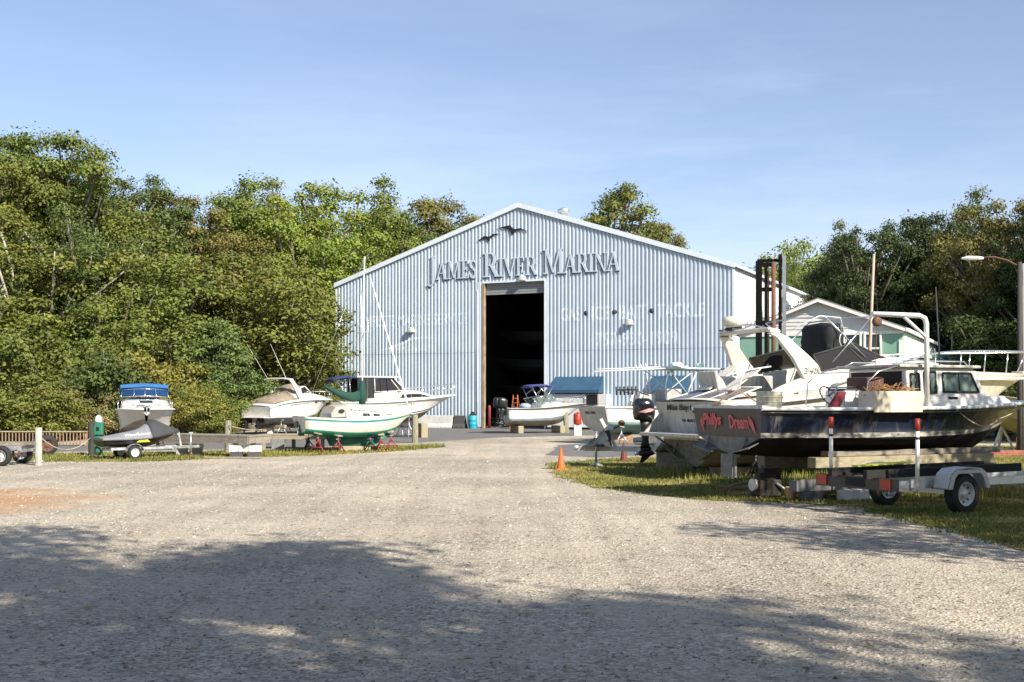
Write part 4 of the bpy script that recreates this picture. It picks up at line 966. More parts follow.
# ------------------------------------------------------------------ far left: fence, trailer, post, pedestal
fx0, fx1, fdp = gp(-60, 47.5), gp(86, 47.5), 47.5
fr = thing('rail_fence', 'low brown wooden fence of upright balusters at the foot of the wood, left edge', 'fence', (fx0.x, fdp, 0)); L = fx1.x - fx0.x
top = zz(431.5, fdp); b = MB(); b.box((L / 2, 0, top), (L + .1, .14, .045)); b.build('top_rail', WOODL, fr); b = MB(); b.box((L / 2, 0, .09), (L, .05, .09)); b.build('bottom_rail', WOODL, fr)
BROWNW = mat('brown_fence_wood', (.30, .19, .12), .85, var=.25, vs=4)
b = MB()
for k in range(int(L / .14)): b.box((.07 + k * .14, -.035, (top + .05) / 2), (.04, .022, top - .08))
b.build('balusters', BROWNW, fr)
for k in range(4): b = MB(); b.box((L * k / 3, .04, top / 2), (.09, .09, top)); b.build('fence_post', BROWNW, fr)

ot = thing('boat_trailer', 'old empty boat trailer with dark timbers cut off by the left edge', 'trailer', gp(33, 33.8), pi)
b = MB()
for s_ in (-.55, .55): b.box((1.9, s_, .50), (3.6, .07, .13))
for x in (.25, 2.0, 3.6): b.box((x, 0, .42), (.08, 1.17, .09))
b.build('frame', STEEL, ot)
b = MB()
for s_ in (-.35, .38): b.box((1.7, s_, .62), (3.2, .16, .1))
b.build('timber_bunks', WOOD, ot)
for s_ in (-.72, .72):
    w = MB(); w.box((.62, s_, .30), (.01, .01, .01)); hub = w.build('wheel', RUST, ot); wheel(hub, (.62, s_, .29), .29, .2, WHEELW)
b = MB(); b.box((.62, 0, .3), (.07, 1.3, .07)); b.build('axle', RUST, ot)
b = MB(); b.tube([(.10, -.62, .12), (.10, -.62, 1.02)], .035, 8); b.box((.10, -.62, .08), (.2, .2, .03)); b.box((.10, -.62, .55), (.16, .14, .34)); b.build('jack', CONCW, ot)
post('pale peeling post with a rope tied round it at the far left', 38.5, 465.5, 427.5, .20, PEELW)
wt = thing('spare_tyre', 'dark tyre standing upright behind the pale peeling post', 'tyre', gp(47, 39.5), 0.5); wheel(wt, (0, 0, .35), .35, .22, RUST)
def rope(label, pts, r=.014, name='rope'):
    q = MB(); P = []
    for (a, b_, sag) in pts:
        a, b_ = Vector(a), Vector(b_)
        for i in range(9): u = i / 8; p = a.lerp(b_, u); p.z -= sag * 4 * u * (1 - u); P.append(p)
    q.tube(P, r, 5); o = q.build(name, ROPE); return tag(o, label, 'rope')
p0 = gp(40, 33.5, .82); p1 = gp(90, 38.6, .62); rope('grey rope sagging from the pale peeling post to the green pedestal', [(p0, p1, .38)], .016)
pp = gy(98, 455.5); pd = thing('power_pedestal', 'green dockside power pedestal with white domed top beside a dark piling', 'pedestal', pp, .15)
b = MB(); b.loft([sring(0, 0, z, w, w * .8, 16, 6) for z, w in ((0, .155), (.56, .15), (.58, .11), (.72, .11))]); b.build('base_post', PGREEN, pd)
b = MB(); b.loft([sring(.02, -.02, z, .165, .13, 16, 6) for z in (.72, 1.14)]); bx = b.build('meter_box', PGREEN, pd)
b = MB(); b.box((.02, -.155, .92), (.09, .03, .12)); b.build('socket', BLACK, bx)
b = MB(); b.lathe([(.12, 1.14), (.12, 1.2), (.10, 1.3), (.055, 1.37), (.01, 1.39)], (.02, -.02, 0), 16); b.build('lamp_dome', WHITEP, pd)
b = MB(); b.tube([(.1, -.18, .08 + .0)] + [(.1 + .13 * cos(a), -.2, .22 + .13 * sin(a)) for a in [i * .5 for i in range(26)]], .022, 6); o = b.build('coiled_hose', BLACK); o.location = pp; tag(o, 'black hose coiled at the foot of the green pedestal', 'hose')
post('dark weathered piling standing just left of the green pedestal', 91.5, 456, 421.5, .2, mat('dark_piling', (.045, .05, .04), .9, var=.3, bump=.5))

# ------------------------------------------------------------------ blue topped cruiser, bow on
def stands_for(H, ts, hx, nm, z0=.0, m=RED, sides=(1, -1), f=.15):
    pass
bw = thing('cabin_cruiser', 'white cabin cruiser facing us bow on with bright blue canvas top', 'boat', (-16.45, 51.3, 0), atan2(-.952, .305)+.02)
H = Hull(6.6, [(0, 1.10), (.5, 1.15), (.75, 1.12), (.9, .92), (.97, .55), (1, .10)], [(0, 1.50), (.6, 1.53), (1, 1.58)], [(0, .98), (.5, .98), (.75, .90), (.9, .62), (.97, .32), (1, .05)], [(0, .62), (.6, .68), (.85, .85), (1, 1.15)], [(0, .42), (.6, .40), (.85, .52), (1, .95)], rake=.9, flare=.06)
b = MB(); H.mesh(b, tm=(0, 0, 0, 0, 0, 0), bm=1); b.build('hull', [mat('cream_hull_paint', (.72, .68, .60), .35, var=.05), TANB], bw)
b = MB(); H.deck(b, .30, .995, crown=.10); H.deck(b, 0, .03); b.build('deck', GEL, bw); b = MB(); H.cockpit(b, .03, .30, .2, .5); b.build('cockpit', GEL, bw)
b = MB(); H.rub(b, .035); b.build('rub_rail', WHITEP, bw)
T = Trunk(H, .30, .86, .16, [(0, .42), (.35, .40), (.7, .22), (1, .01)], crown=.1); b = MB(); T.mesh(b); cb = b.build('cabin', GEL, bw)
b = MB(); T.win(b, .12, .5, .3, .75); b.build('side_window', GLD, cb)
b = MB(); b.box((5.35, 0, 1.83), (.5, .5, .05), R=Matrix.Rotation(.10, 4, 'Y')); b.build('deck_hatch', GLD, cb, bevel=.01)
lo = [Vector((2.35, 1.0, 1.98)), Vector((3.3, .95, 2.02)), Vector((3.75, .45, 2.06)), Vector((3.8, 0, 2.07)), Vector((3.75, -.45, 2.06)), Vector((3.3, -.95, 2.02)), Vector((2.35, -1.0, 1.98))]
hi = [p + Vector((-.4, -p.y * .06, .30)) for p in lo]; windshield(bw, lo, hi, GLB)
b = MB(); rr = []
for x, z, w in ((.7, 2.20, .92), (1.1, 2.46, .97), (1.9, 2.55, .98), (2.7, 2.50, .97), (3.0, 2.42, .95)):
    rr.append([Vector((x, w * u, z + .07 * (1 - u * u))) for u in (1, .6, .2, -.2, -.6, -1)])
b.loft([[p for p in r] + [p - Vector((0, 0, .03)) for p in r[::-1]] for r in rr]); b.build('canvas_top', BLUEC, bw)
b = MB(); fp = [(2.95 + (-.0), .95, 2.48), (2.98, .5, 2.53), (2.98, -.5, 2.53), (2.95, -.95, 2.48)]
b.plate([hi[1], hi[3], (3.0, 0, 2.48), (2.98, .93, 2.41)], .01); b.plate([hi[3], hi[5], (2.98, -.93, 2.41), (3.0, 0, 2.48)], .01); b.build('clear_curtain', GLB, bw)
b = MB()
for s_ in (-1, 1): b.plate([(2.0, s_ * 1.0, 2.28), (.8, s_ * .95, 2.2), (.75, s_ * .93, 2.30), (1.9, s_ * .98, 2.53), (2.9, s_ * .95, 2.42)], .012, nrm=(0, s_, 0)); b.tube([(2.4, s_ * .97, 2.0), (2.0, s_ * .98, 2.53)], .014, 5); b.tube([(2.4, s_ * .97, 2.0), (2.98, s_ * .95, 2.42)], .014, 5)
b.build('canvas_side', BLUEC, bw)
b = MB(); H.rail(b, .48, .985, .34, n=4); b.build('bow_rail', CHROME, bw)
b = MB(); b.box((6.55, 0, 1.70), (.32, .16, .05)); b.tube([(6.45, 0, 1.66), (6.74, 0, 1.60), (6.70, 0, 1.38)], .022, 6); b.plate([(6.66, -.12, 1.40), (6.74, 0, 1.28), (6.66, .12, 1.40), (6.70, 0, 1.48)], .03); b.build('anchor', STEEL, bw)
b = MB(); b.box((5.6, .5, 1.70), (.1, .16, .05)); b.box((5.6, -.5, 1.70), (.1, .16, .05)); b.build('cleats', CHROME, bw)
for i, (tx, s_) in enumerate(((.25, 1), (.25, -1), (.65, 1), (.65, -1))):
    q = H.pt(tx, -.35, s_); w = bw.matrix_basis @ q; jack_stand('red jack stand under the blue topped cruiser', w.x, w.y, q.z - .0, RED, group='jack stands under the blue topped cruiser')
w = bw.matrix_basis @ Vector((1.2, 0, 0)); timber('keel_block', 'stacked timber keel block under the stern of the blue topped cruiser', 'timber', (w.x - .4, w.y, .2), (w.x + .4, w.y, .2), .3, .40, WOOD)
w = bw.matrix_basis @ Vector((4.2, 0, 0)); timber('keel_block', 'stacked timber keel block under the bow of the blue topped cruiser', 'timber', (w.x - .4, w.y, .19), (w.x + .4, w.y, .19), .3, .38, WOOD)

# ------------------------------------------------------------------ jet ski on its trailer
th = radians(42); tp = gp(100, 36.6); tp.z = 0
jt = thing('jet_ski_trailer', 'small galvanised trailer with white wheels carrying the covered jet ski', 'trailer', tp, th)
b = MB()
for s_ in (-.35, .35): b.bar((.2, s_, .34), (2.3, s_ * .8, .34), .05, .08)
b.bar((2.3, -.28, .34), (3.4, 0, .34), .05, .08); b.bar((2.3, .28, .34), (3.4, 0, .34), .05, .08)
for x in (.25, 1.3, 2.3): b.box((x, 0, .29), (.05, .72, .05))
b.box((.9, 0, .22), (.05, 1.0, .05)); b.box((3.45, 0, .35), (.22, .1, .09)); b.build('frame', STEEL, jt)
for s_ in (-.55, .55): hub = MB().box((.9, s_ * .9, .22), (.05, .05, .05)).build('wheel', STEEL, jt); wheel(hub, (.9, s_, .22), .22, .13, WHITEP)
for s_ in (-.55, .55):
    b = MB(); P = [Vector((.9 + .29 * cos(a), 0, .22 + .27 * sin(a))) for a in [pi * (.08 + .84 * i / 8) for i in range(9)]]
    b.loft([[p + Vector((0, s_ - .085, 0)), p + Vector((0, s_ + .085, 0)), p * 1. + Vector((0, s_ + .085, .012)), p + Vector((0, s_ - .085, .012))] for p in P]); b.build('fender', STEEL, jt)
b = MB(); b.tube([(3.05, -.12, .05 + .04), (3.05, -.12, .78)], .025, 7); b.box((3.05, -.12, .80), (.14, .05, .05)); b.build('jack', STEEL, jt); 
hub = MB().box((3.05, -.12, .12), (.03, .08, .03)).build('jockey_wheel', STEEL, jt); wheel(hub, (3.05, -.12, .085), .085, .05, REDPL)
b = MB(); b.bar((2.75, 0, .34), (2.65, 0, .85), .06, .06); b.lathe([(.06, -.06), (.06, .06)], n=10, M=Matrix.Translation((2.62, 0, .8)) @ Matrix.Rotation(pi / 2, 4, 'X')); b.build('winch_post', STEEL, jt)
js = thing('jet_ski', 'jet ski under a grey and charcoal cover on its small trailer', 'jet ski', tp + Vector((0, 0, 0)), th); js.scale = (.9, 1, 1.08)
H2 = Hull(2.95, [(0, .40), (.3, .52), (.7, .50), (.9, .30), (1, .05)], [(0, .62), (.6, .66), (1, .82)], [(0, .38), (.5, .42), (.85, .2), (1, .02)], [(0, .45), (.6, .48), (1, .66)], [(0, .38), (.7, .37), (1, .60)], rake=.4)
b = MB(); H2.mesh(b, n=14); b.build('hull', [BLACK, BLACK], js)
prf = [(0, .655, .36), (.12, .70, .42), (.30, .78, .44), (.5, .86, .40), (.60, .98, .42), (.66, 1.14, .44), (.70, 1.20, .40), (.78, 1.10, .40), (.88, .98, .32), (.96, .90, .20), (1.0, .84, .08)]
def jr(t, zt, w, out=0.):
    s1 = H2.S(t, 1, -.03, -.05); s2 = H2.S(t, -1, -.03, -.05); r = [s1, s1 + Vector((0, -.02, .07))]
    for u in (.75, .45, .15, -.15, -.45, -.75): r.append(Vector((s1.x, w * u, s1.z + (zt - s1.z) * (1 - abs(u)**2.4 * .55))))
    r += [s2 + Vector((0, .02, .07)), s2]; return r
def jpr(t):
    for i in range(len(prf) - 1):
        if prf[i][0] <= t <= prf[i + 1][0]: u = (t - prf[i][0]) / (prf[i + 1][0] - prf[i][0]); return prf[i][1] + (prf[i + 1][1] - prf[i][1]) * u, prf[i][2] + (prf[i + 1][2] - prf[i][2]) * u
b = MB(); b.loft([jr(t, *jpr(t)) for t in [i / 16 * .62 for i in range(17)]], sm=True); b.build('cover_rear', GREYC, js)
b = MB(); b.loft([jr(t, *jpr(t)) for t in [.62 + .38 * i / 12 for i in range(13)]], sm=True); b.build('cover_front', CHARC, js)
text_part('WaveRunner', 'cover_lettering', LETW, js, (1.15, -.50, .74), (1, -.03, .06), (0, .35, 1), .95, .085, .25, .004)
b = MB(); b.plate([(1.1, -.475, .5), (1.6, -.475, .51), (1.5, -.475, .58), (1.2, -.475, .57)], .05, nrm=(0, -1, 0)); b.build('side_decal', YEL, js)

# ------------------------------------------------------------------ dock sections on blocks
def dock(label, a, b_, z, w, th_, m=WOOD, legs=None):
    a, b_ = Vector(a), Vector(b_); L = (b_ - a).length; r = thing('dock_section', label, 'dock section', (a.x, a.y, 0), atan2(b_.y - a.y, b_.x - a.x))
    q = MB(); n = int(L / .15)
    for k in range(n): q.box((L * (k + .5) / n, 0, z + th_ / 2 - .02), (L / n - .012, w, .04))
    q.build('deck_planks', m, r)
    q = MB()
    for s_ in (-1, 1): q.box((L / 2, s_ * (w / 2 - .03), z - .025), (L - .05, .05, th_ - .05))
    for k in range(5): q.box((.04 + (L - .08) * k / 4, 0, z - .025), (.05, w - .13, th_ - .06))
    q.build('side_beams', m, r)
    if legs:
        for (x, h_) in legs:
            for s_ in (-1, 1): l_ = MB(); l_.box((x, s_ * (w / 2 - .12), h_ / 2), (.12, .12, h_)); l_.build('leg', m, r)
    return r
pA, pB = gp(171, 40.2), gp(259.5, 38.1)
zA = zz(437.5, 40.2); dock('long grey weathered dock section lying on concrete blocks beside the jet ski', pA, pB, .60, 1.1, .26)
for i, (px, d, z, m, l) in enumerate(((236.5, 37.9, 0, CONCD, 'dark concrete block bottom left under the long dock section'), (254, 37.9, 0, CONCD, 'dark concrete block bottom right under the long dock section'),
    (235, 37.95, .2, CONCW, 'pale concrete block, left one resting on the dark pair'), (245.2, 37.95, .2, CONCW, 'pale concrete block in the middle of the upper row'), (255.6, 37.95, .2, CONCW, 'pale concrete block, right one of the upper row'),
    (182, 39.6, .0, CONC, 'grey concrete block at the jet ski end of the dock section, left'), (196, 39.5, .0, CONC, 'grey concrete block at the jet ski end of the dock section, right'),
    (182, 39.6, .2, CONCW, 'pale concrete block on top of the left grey block'), (197, 39.5, .2, CONCW, 'pale concrete block on top of the right grey block'))):
    p = gp(px, d); block(l, p.x, p.y, z, .15 * (i % 3), m)
timber('timber_plank', 'thin pale plank lying on the gravel in front of the blocks', 'plank', gp(205, 37.6, .03), gp(262, 37.2, .03), .16, .04, WOODL)
for i, px in enumerate((236, 253)):
    p = gp(px, 38.6); timber('wooden_wedge', 'short upright timber prop between blocks and dock, %s one' % ('left', 'right')[i], 'timber', (p.x, p.y, .40), (p.x, p.y, .475), .12, .16, WOOD)
post('square topped timber post with a rope behind the long dock section', 228, 453.5, 420.5, .24, PILE)
rope('rope running from the timber post down to the dock sections', [(gp(229, 40.7, 1.0), gp(262, 40, .86), .06)], .018)
dock('brown dock section on short timber legs under the radar arch cruiser', gp(262, 45.5), gp(335, 45.0), .47, 1.4, .18, WOODL, ((.3, .38), (1.1, .38), (2.1, .38), (2.7, .38)))
timber('panel_board', 'grey board leaning on the front of the brown dock section', 'board', gp(271.5, 43.6, .23), gp(284.5, 43.6, .23), .04, .40, mat('grey_board', (.22, .215, .21), .8, var=.2))

# ------------------------------------------------------------------ cruiser with radar arch and tan cover
ac = thing('express_cruiser', 'white cruiser with radar arch and tan cockpit cover, stern towards us', 'boat', (-13.85, 62.6, 0), radians(58))
H = Hull(6.1, [(0, 1.15), (.5, 1.25), (.75, 1.0), (.9, .58), (1, .05)], [(0, 1.55), (.12, 1.75), (.35, 1.93), (.7, 2.03), (1, 2.0)], [(0, 1.05), (.5, 1.05), (.75, .7), (.92, .22), (1, .02)], [(0, .92), (.6, 1.0), (.85, 1.2), (1, 1.55)], [(0, .55), (.6, .58), (.85, .85), (1, 1.4)], rake=1.1, trk=.25, flare=.08)
b = MB(); H.mesh(b, tf=(1, .9, .8, .5, .35, .12, 0), tm=(0, 0, 0, 0, 0, 0), bm=1, tr=0); b.build('hull', [GEL, GREYB], ac)
b = MB(); H.deck(b, .42, .995, crown=.10); H.deck(b, 0, .06); b.build('deck', GEL, ac)
T = Trunk(H, .36, .90, .22, [(0, .30), (.3, .34), (.7, .16), (1, .01)], crown=.1); b = MB(); T.mesh(b); cb = b.build('cabin', GEL, ac)
b = MB(); H.rub(b, .03, dz=-.10); b.build('rub_rail', WHITEP, ac)
b = MB()   # side vents and portlights
for t0, t1, f0, f1 in ((.28, .56, .66, .74),):
    for sd in (-1,):
        P = [H.pt(t0 + (t1 - t0) * i / 6, f0 + .05 * i / 6, sd, .012) for i in range(7)]; Q = [H.pt(t0 + (t1 - t0) * i / 6, f1 + .02 * i / 6, sd, .012) for i in range(7)]
        b.loft([P, Q], cap=False, closed=False)
b.build('side_stripe', GREYB, ac)
for tt in (.66, .80):
    b = MB(); c = H.pt(tt, .74, -1, .0); b.loft([[c + Vector((.13 * cos(a), -.0 - dy, .045 * sin(a) + .02)) for a in [2 * pi * j / 12 for j in range(12)]] for dy in (.0, .03)]); b.build('porthole', BLACK, ac)
b = MB(); b.loft([[Vector((x, w * u, z + h_ * (1 - u * u))) for u in (1, .7, .35, 0, -.35, -.7, -1)] + [Vector((x, w * u, z - .06)) for u in (-1, 1)] for x, w, z, h_ in ((.10, 1.08, 1.72, .06), (.6, 1.14, 1.85, .22), (1.3, 1.16, 1.93, .34), (1.9, 1.12, 1.98, .42))], sm=True); b.build('tan_cover', TANC, ac)
b = MB(); b.loft([[Vector((x, w * u, z + h_ * (1 - abs(u)**2.5))) for u in (1, .85, .5, 0, -.5, -.85, -1)] + [Vector((x, w * u, z - .05)) for u in (-1, 1)] for x, w, z, h_ in ((1.75, 1.0, 2.0, .45), (2.2, .98, 2.05, .72), (2.7, .95, 2.1, .74), (3.15, .85, 2.2, .55))], sm=True); b.build('tan_hood', TANC, ac)
lo = [Vector((2.35, 1.02, 2.2)), Vector((3.35, .85, 2.3)), Vector((3.9, .35, 2.32)), Vector((3.9, -.35, 2.32)), Vector((3.35, -.85, 2.3)), Vector((2.35, -1.02, 2.2))]
hi = [Vector((2.35, .96, 2.60)), Vector((2.9, .8, 2.66)), Vector((3.3, .3, 2.66)), Vector((3.3, -.3, 2.66)), Vector((2.9, -.8, 2.66)), Vector((2.35, -.96, 2.60))]; windshield(ac, lo, hi, GLD, WHITEP, .03)
b = MB()
for s_ in (-1, 1): b.loft([[Vector((x - w, s_ * y, z)), Vector((x + w, s_ * y, z)), Vector((x + w, s_ * (y - .09), z)), Vector((x - w, s_ * (y - .09), z))] for x, w, y, z in ((2.35, .26, 1.16, 1.95), (2.05, .20, 1.10, 2.4), (1.72, .15, 1.02, 2.88), (1.62, .15, .96, 3.0))])
b.loft([[Vector((1.47, y, z)), Vector((1.77, y, z)), Vector((1.77, y, z + .09)), Vector((1.47, y, z + .09))] for y, z in ((.99, 2.98), (.5, 3.05), (-.5, 3.05), (-.99, 2.98))]); ar = b.build('radar_arch', GEL, ac, bevel=.02)
b = MB(); b.tube([(1.6, .8, 3.1), (.6, 1.4, 5.0)], [.016, .006], 5); b.tube([(1.7, -.5, 3.1), (1.2, .2, 5.0)], [.016, .006], 5); b.build('antennas', WHITEP, ar)
b = MB(); H.rail(b, .5, .985, .38, n=5, lean=.1); b.build('bow_rail', CHROME, ac)
b = MB(); b.box((-.25, 0, .95), (.5, 1.9, .05)); b.build('swim_platform', GEL, ac, bevel=.015)
for s_ in (-.45, .45):
    b = MB(); b.box((-.22, s_, .78), (.34, .24, .28)); b.loft([sring(-.42, s_, z, w1, w2, 10, 2.5) for z, w1, w2 in ((.80, .14, .09), (.45, .12, .06), (.28, .16, .05))]); b.plate([(-.38, s_ - .01, .30), (-.62, s_ - .01, .30), (-.60, s_ - .01, .08)], .02, nrm=(0, 1, 0)); b.build('stern_drive', BLACK, ac)
for tx, s_ in ((.2, -1), (.2, 1), (.6, -1), (.6, 1)):
    q = H.pt(tx, -.25, s_); w = ac.matrix_basis @ q; jack_stand('grey jack stand under the radar arch cruiser', w.x, w.y, q.z, STEEL, group='jack stands under the radar arch cruiser')
for x, l in ((1.0, 'stern'), (3.4, 'bow')):
    w = ac.matrix_basis @ Vector((x, 0, 0)); w2 = ac.matrix_basis @ Vector((x, 1.1, 0)); w3 = ac.matrix_basis @ Vector((x, -1.1, 0))
    timber('cross_timber', 'pale cross timber bearing the %s of the radar arch cruiser' % l, 'timber', (w2.x, w2.y, .45), (w3.x, w3.y, .45), .2, .16, WOODL)
    block('pale block under the %s cross timber of the radar arch cruiser' % l, w.x, w.y, .165, .3, CONCW); block('lowest pale block under the %s of the radar arch cruiser' % l, w.x + .02, w.y, -.035, .3, CONCW)

# ------------------------------------------------------------------ small sailboat with green bottom
sb = thing('sailboat', 'small white sailboat with green stripe, green keel and green sail cover', 'boat', (-7.62, 41.6, 0), radians(33))
H = Hull(4.55, [(0, .60), (.3, .92), (.55, .97), (.8, .62), (1, .03)], [(0, 1.30), (.4, 1.22), (.7, 1.27), (1, 1.42)], [(0, .42), (.4, .66), (.7, .46), (.9, .12), (1, .01)], [(0, .78), (.4, .62), (.7, .64), (.9, .8), (1, 1.12)], [(0, .70), (.3, .52), (.6, .50), (.9, .66), (1, 1.05)], rake=.5, trk=.12, flare=-.05)
b = MB(); H.mesh(b, tf=(1, .88, .76, .50, .30, .17, 0), tm=(0, 1, 0, 0, 0, 2), bm=2, tr=0); hb = b.build('hull', [GEL, TEAL, TEAL], sb)
b = MB(); b.loft([[Vector((x0, w, z)), Vector((x1, w, z)), Vector((x1, -w, z)), Vector((x0, -w, z))] for x0, x1, z, w in ((.95, 3.6, .62, .10), (1.05, 3.25, .42, .15), (1.15, 2.85, .21, .13))], sm=False); b.build('keel', TEALD, sb, bevel=.04)
b = MB(); b.plate([(.02, -.02, 1.1), (-.05, -.02, 1.1), (-.14, -.02, .60), (.10, -.02, .60), (.12, -.02, .74)], .04, nrm=(0, 1, 0)); b.build('rudder', TEALD, sb)
b = MB(); b.box((-.10, .2, 1.02), (.10, .22, .22)); b.build('motor_bracket', GREYPL, sb)
b = MB(); H.deck(b, .44, .995, crown=.05); H.deck(b, 0, .04); b.build('deck', GEL, sb); b = MB(); H.cockpit(b, .04, .44, .2, .35); b.build('cockpit', GEL, sb)
T = Trunk(H, .36, .74, .26, [(0, .30), (.5, .26), (1, .10)], lean=.06, crown=.05); b = MB(); T.mesh(b); cb = b.build('cabin', GEL, sb)
b = MB(); T.win(b, .38, .56, .35, .8, sl0=.01, sl1=.01); T.win(b, .64, .82, .35, .8, sl0=.01, sl1=.01); b.build('cabin_windows', BLACK, cb)
b = MB()
for k in range(7): b.box((1.72 + k * .16, -.58, 1.545 - k * .012), (.08, .05, .03))
b.build('teak_handrail', RUST, cb)
b = MB(); b.loft([[Vector((x, w, z0)), Vector((x, w * .9, z1 * .9 + z0 * .1)), Vector((x, w * .5, z1)), Vector((x, -w * .5, z1)), Vector((x, -w * .9, z1 * .9 + z0 * .1)), Vector((x, -w, z0))] for x, w, z0, z1 in ((.95, .55, 1.28, 1.42), (1.1, .6, 1.28, 1.68), (1.6, .62, 1.3, 1.74), (1.75, .58, 1.3, 1.62))]); b.build('cockpit_hood', mat('taupe_canvas', (.40, .36, .31), .9, var=.1, bump=.4), sb)
b = MB(); b.loft([[Vector((1.3 + .12 * cos(a), -.62 - dy, 1.5 + .07 * sin(a))) for a in [2 * pi * j / 12 for j in range(12)]] for dy in (0, .02)]); b.build('vent_port', BLACK, sb)
MX = 2.42; mh = 7.25; b = MB(); b.tube([(MX, 0, 1.5), (MX + .0, 0, 4.4), (MX + .10, 0, mh)], [.036, .034, .024], 9); ms = b.build('mast', ALU, sb)
b = MB(); b.tube([(MX + .03, -.48, 4.42), (MX + .03, .48, 4.42)], .014, 6); b.build('spreaders', ALU, ms)
b = MB()
for s_ in (-1, 1): b.tube([H.S(.52, s_, .05), (MX + .03, s_ * .48, 4.42), (MX + .08, 0, 6.9)], .006, 4)
b.tube([(.05, 0, 1.3), (MX + .1, 0, mh - .05)], .006, 4); b.build('rigging_wire', CHROME, ms)
b = MB(); A = Vector((4.42, 0, 1.46)); B = Vector((MX + .12, 0, mh - .12)); b.tube([A.lerp(B, u) for u in (0, .05, .1, .5, .88, .9)], [.010, .02, .042, .036, .02, .01], 7); b.build('furled_jib', WHITEP, ms)
b = MB(); pts = [(.85, 2.42, .05), (1.05, 2.32, .09), (1.35, 2.18, .13), (1.7, 2.05, .17), (2.05, 1.98, .21), (2.28, 2.03, .24), (2.42, 2.15, .2)]
rr = []
for x, z, h_ in pts: rr.append([Vector((x, .10 * cos(a), z + h_ * sin(a) * (1.0 if sin(a) > 0 else .8))) for a in [2 * pi * j / 10 for j in range(10)]])
b.loft(rr, sm=True); b.loft([sring(MX, 0, z, w, w, 10, 2) for z, w in ((1.74, .12), (2.1, .18), (2.45, .12), (2.62, .07))], sm=True); b.build('sail_cover', GREENC, sb)
b = MB(); H.rail(b, .80, .99, .35, n=1, lean=.0, inset=.05); b.build('pulpit', CHROME, sb)
for tx, s_, m, l in ((.12, -1, RED, 'red jack stand nearest us under the sailboat stern'), (.12, 1, BLACK, 'dark jack stand on the far side of the sailboat stern'), (.30, -1, RED, 'red jack stand in front of the green sailboat keel'), (.62, -1, BLACK, 'black jack stand behind the green sailboat keel'), (.74, -1, RED, 'red jack stand under the forward part of the sailboat'), (.86, -1, RED, 'red jack stand nearest the sailboat bow')):
    q = H.pt(tx, -.12, s_); w = sb.matrix_basis @ q
    jack_stand(l, w.x, w.y - .08, q.z + .0, m)
w1 = sb.matrix_basis @ Vector((1.5, 0, 0)); w2 = sb.matrix_basis @ Vector((2.7, 0, 0)); timber('keel_plank', 'pale timber plank under the green keel of the sailboat', 'plank', (w1.x, w1.y, .10), (w2.x, w2.y, .10), .3, .20, WOODL)

# ------------------------------------------------------------------ white cabin boat behind the sailboat
cbt = thing('cabin_boat', 'white cabin boat with navy bimini raised behind the small sailboat', 'boat', (-8.62, 57.0, 0), radians(22))
H = Hull(6.15, [(0, 1.05), (.5, 1.2), (.75, .98), (.9, .55), (1, .05)], [(0, 1.80), (.4, 1.84), (.75, 2.0), (1, 2.2)], [(0, .98), (.5, 1.0), (.75, .68), (.92, .2), (1, .02)], [(0, 1.10), (.6, 1.14), (.85, 1.35), (1, 1.75)], [(0, .72), (.6, .72), (.85, .98), (1, 1.55)], rake=1.2, trk=.1, flare=.08)
b = MB(); H.mesh(b, tf=(1, .92, .84, .55, .14, .06, 0), tm=(0, 0, 0, 0, 1, 0), bm=2); b.build('hull', [GEL, NAVYC, mat('brown_grey_bottom', (.20, .17, .15), .7, var=.3)], cbt)
b = MB(); H.deck(b, .5, .995, crown=.08); H.deck(b, 0, .03); b.build('deck', GEL, cbt); b = MB(); H.cockpit(b, .03, .5, .2, .5); b.build('cockpit', GEL, cbt)
b = MB(); H.rub(b, .03, dz=-.05); b.build('rub_rail', WHITEP, cbt)
T = Trunk(H, .42, .84, .2, [(0, .44), (.5, .40), (.8, .26), (1, .02)], crown=.08); b = MB(); T.mesh(b); cb = b.build('cabin', GEL, cbt)
b = MB(); T.win(b, .30, .93, .25, .8, sl0=.06, sl1=.2); b.build('cabin_window', GLD, cb)
T2_ = Trunk(H, .25, .52, .16, [(0, .52), (1, .50)], lean=.05, crown=.02); b = MB(); T2_.mesh(b); pc = b.build('helm_shelter', GEL, cbt)
lo = [Vector((1.6, 1.05, 2.30)), Vector((2.9, .95, 2.36)), Vector((3.35, .4, 2.38)), Vector((3.35, -.4, 2.38)), Vector((2.9, -.95, 2.36)), Vector((1.6, -1.05, 2.30))]
hi = [Vector((1.6, .95, 2.98)), Vector((2.4, .88, 3.0)), Vector((2.75, .38, 3.0)), Vector((2.75, -.38, 3.0)), Vector((2.4, -.88, 3.0)), Vector((1.6, -.95, 2.98))]; windshield(cbt, lo, hi, GLD, WHITEP, .022)
b = MB(); b.box((1.75, 0, 3.04), (2.1, 2.1, .07)); b.build('hard_top', GEL, cbt, bevel=.025)
b = MB()
for s_ in (-1, 1):
    for x0, x1 in ((.75, 1.55),): b.plate([(x0, s_ * 1.02, 2.0), (x1, s_ * 1.02, 2.0), (x1, s_ * .97, 3.0), (x0, s_ * .97, 3.0)], .01, nrm=(0, s_, 0))
b.build('clear_curtain', GLD, cbt)
b = MB()
for s_ in (-1, 1):
    for x in (.75, 1.15, 1.55, 1.9, 2.25): b.tube([(x, s_ * 1.04, 2.02 if x < 1.6 else 2.3), (x, s_ * .985, 3.0)], .018, 5)
    b.tube([(.75, s_ * 1.04, 2.02), (1.6, s_ * 1.04, 2.02)], .015, 5)
b.build('curtain_frame', NAVYC, cbt)
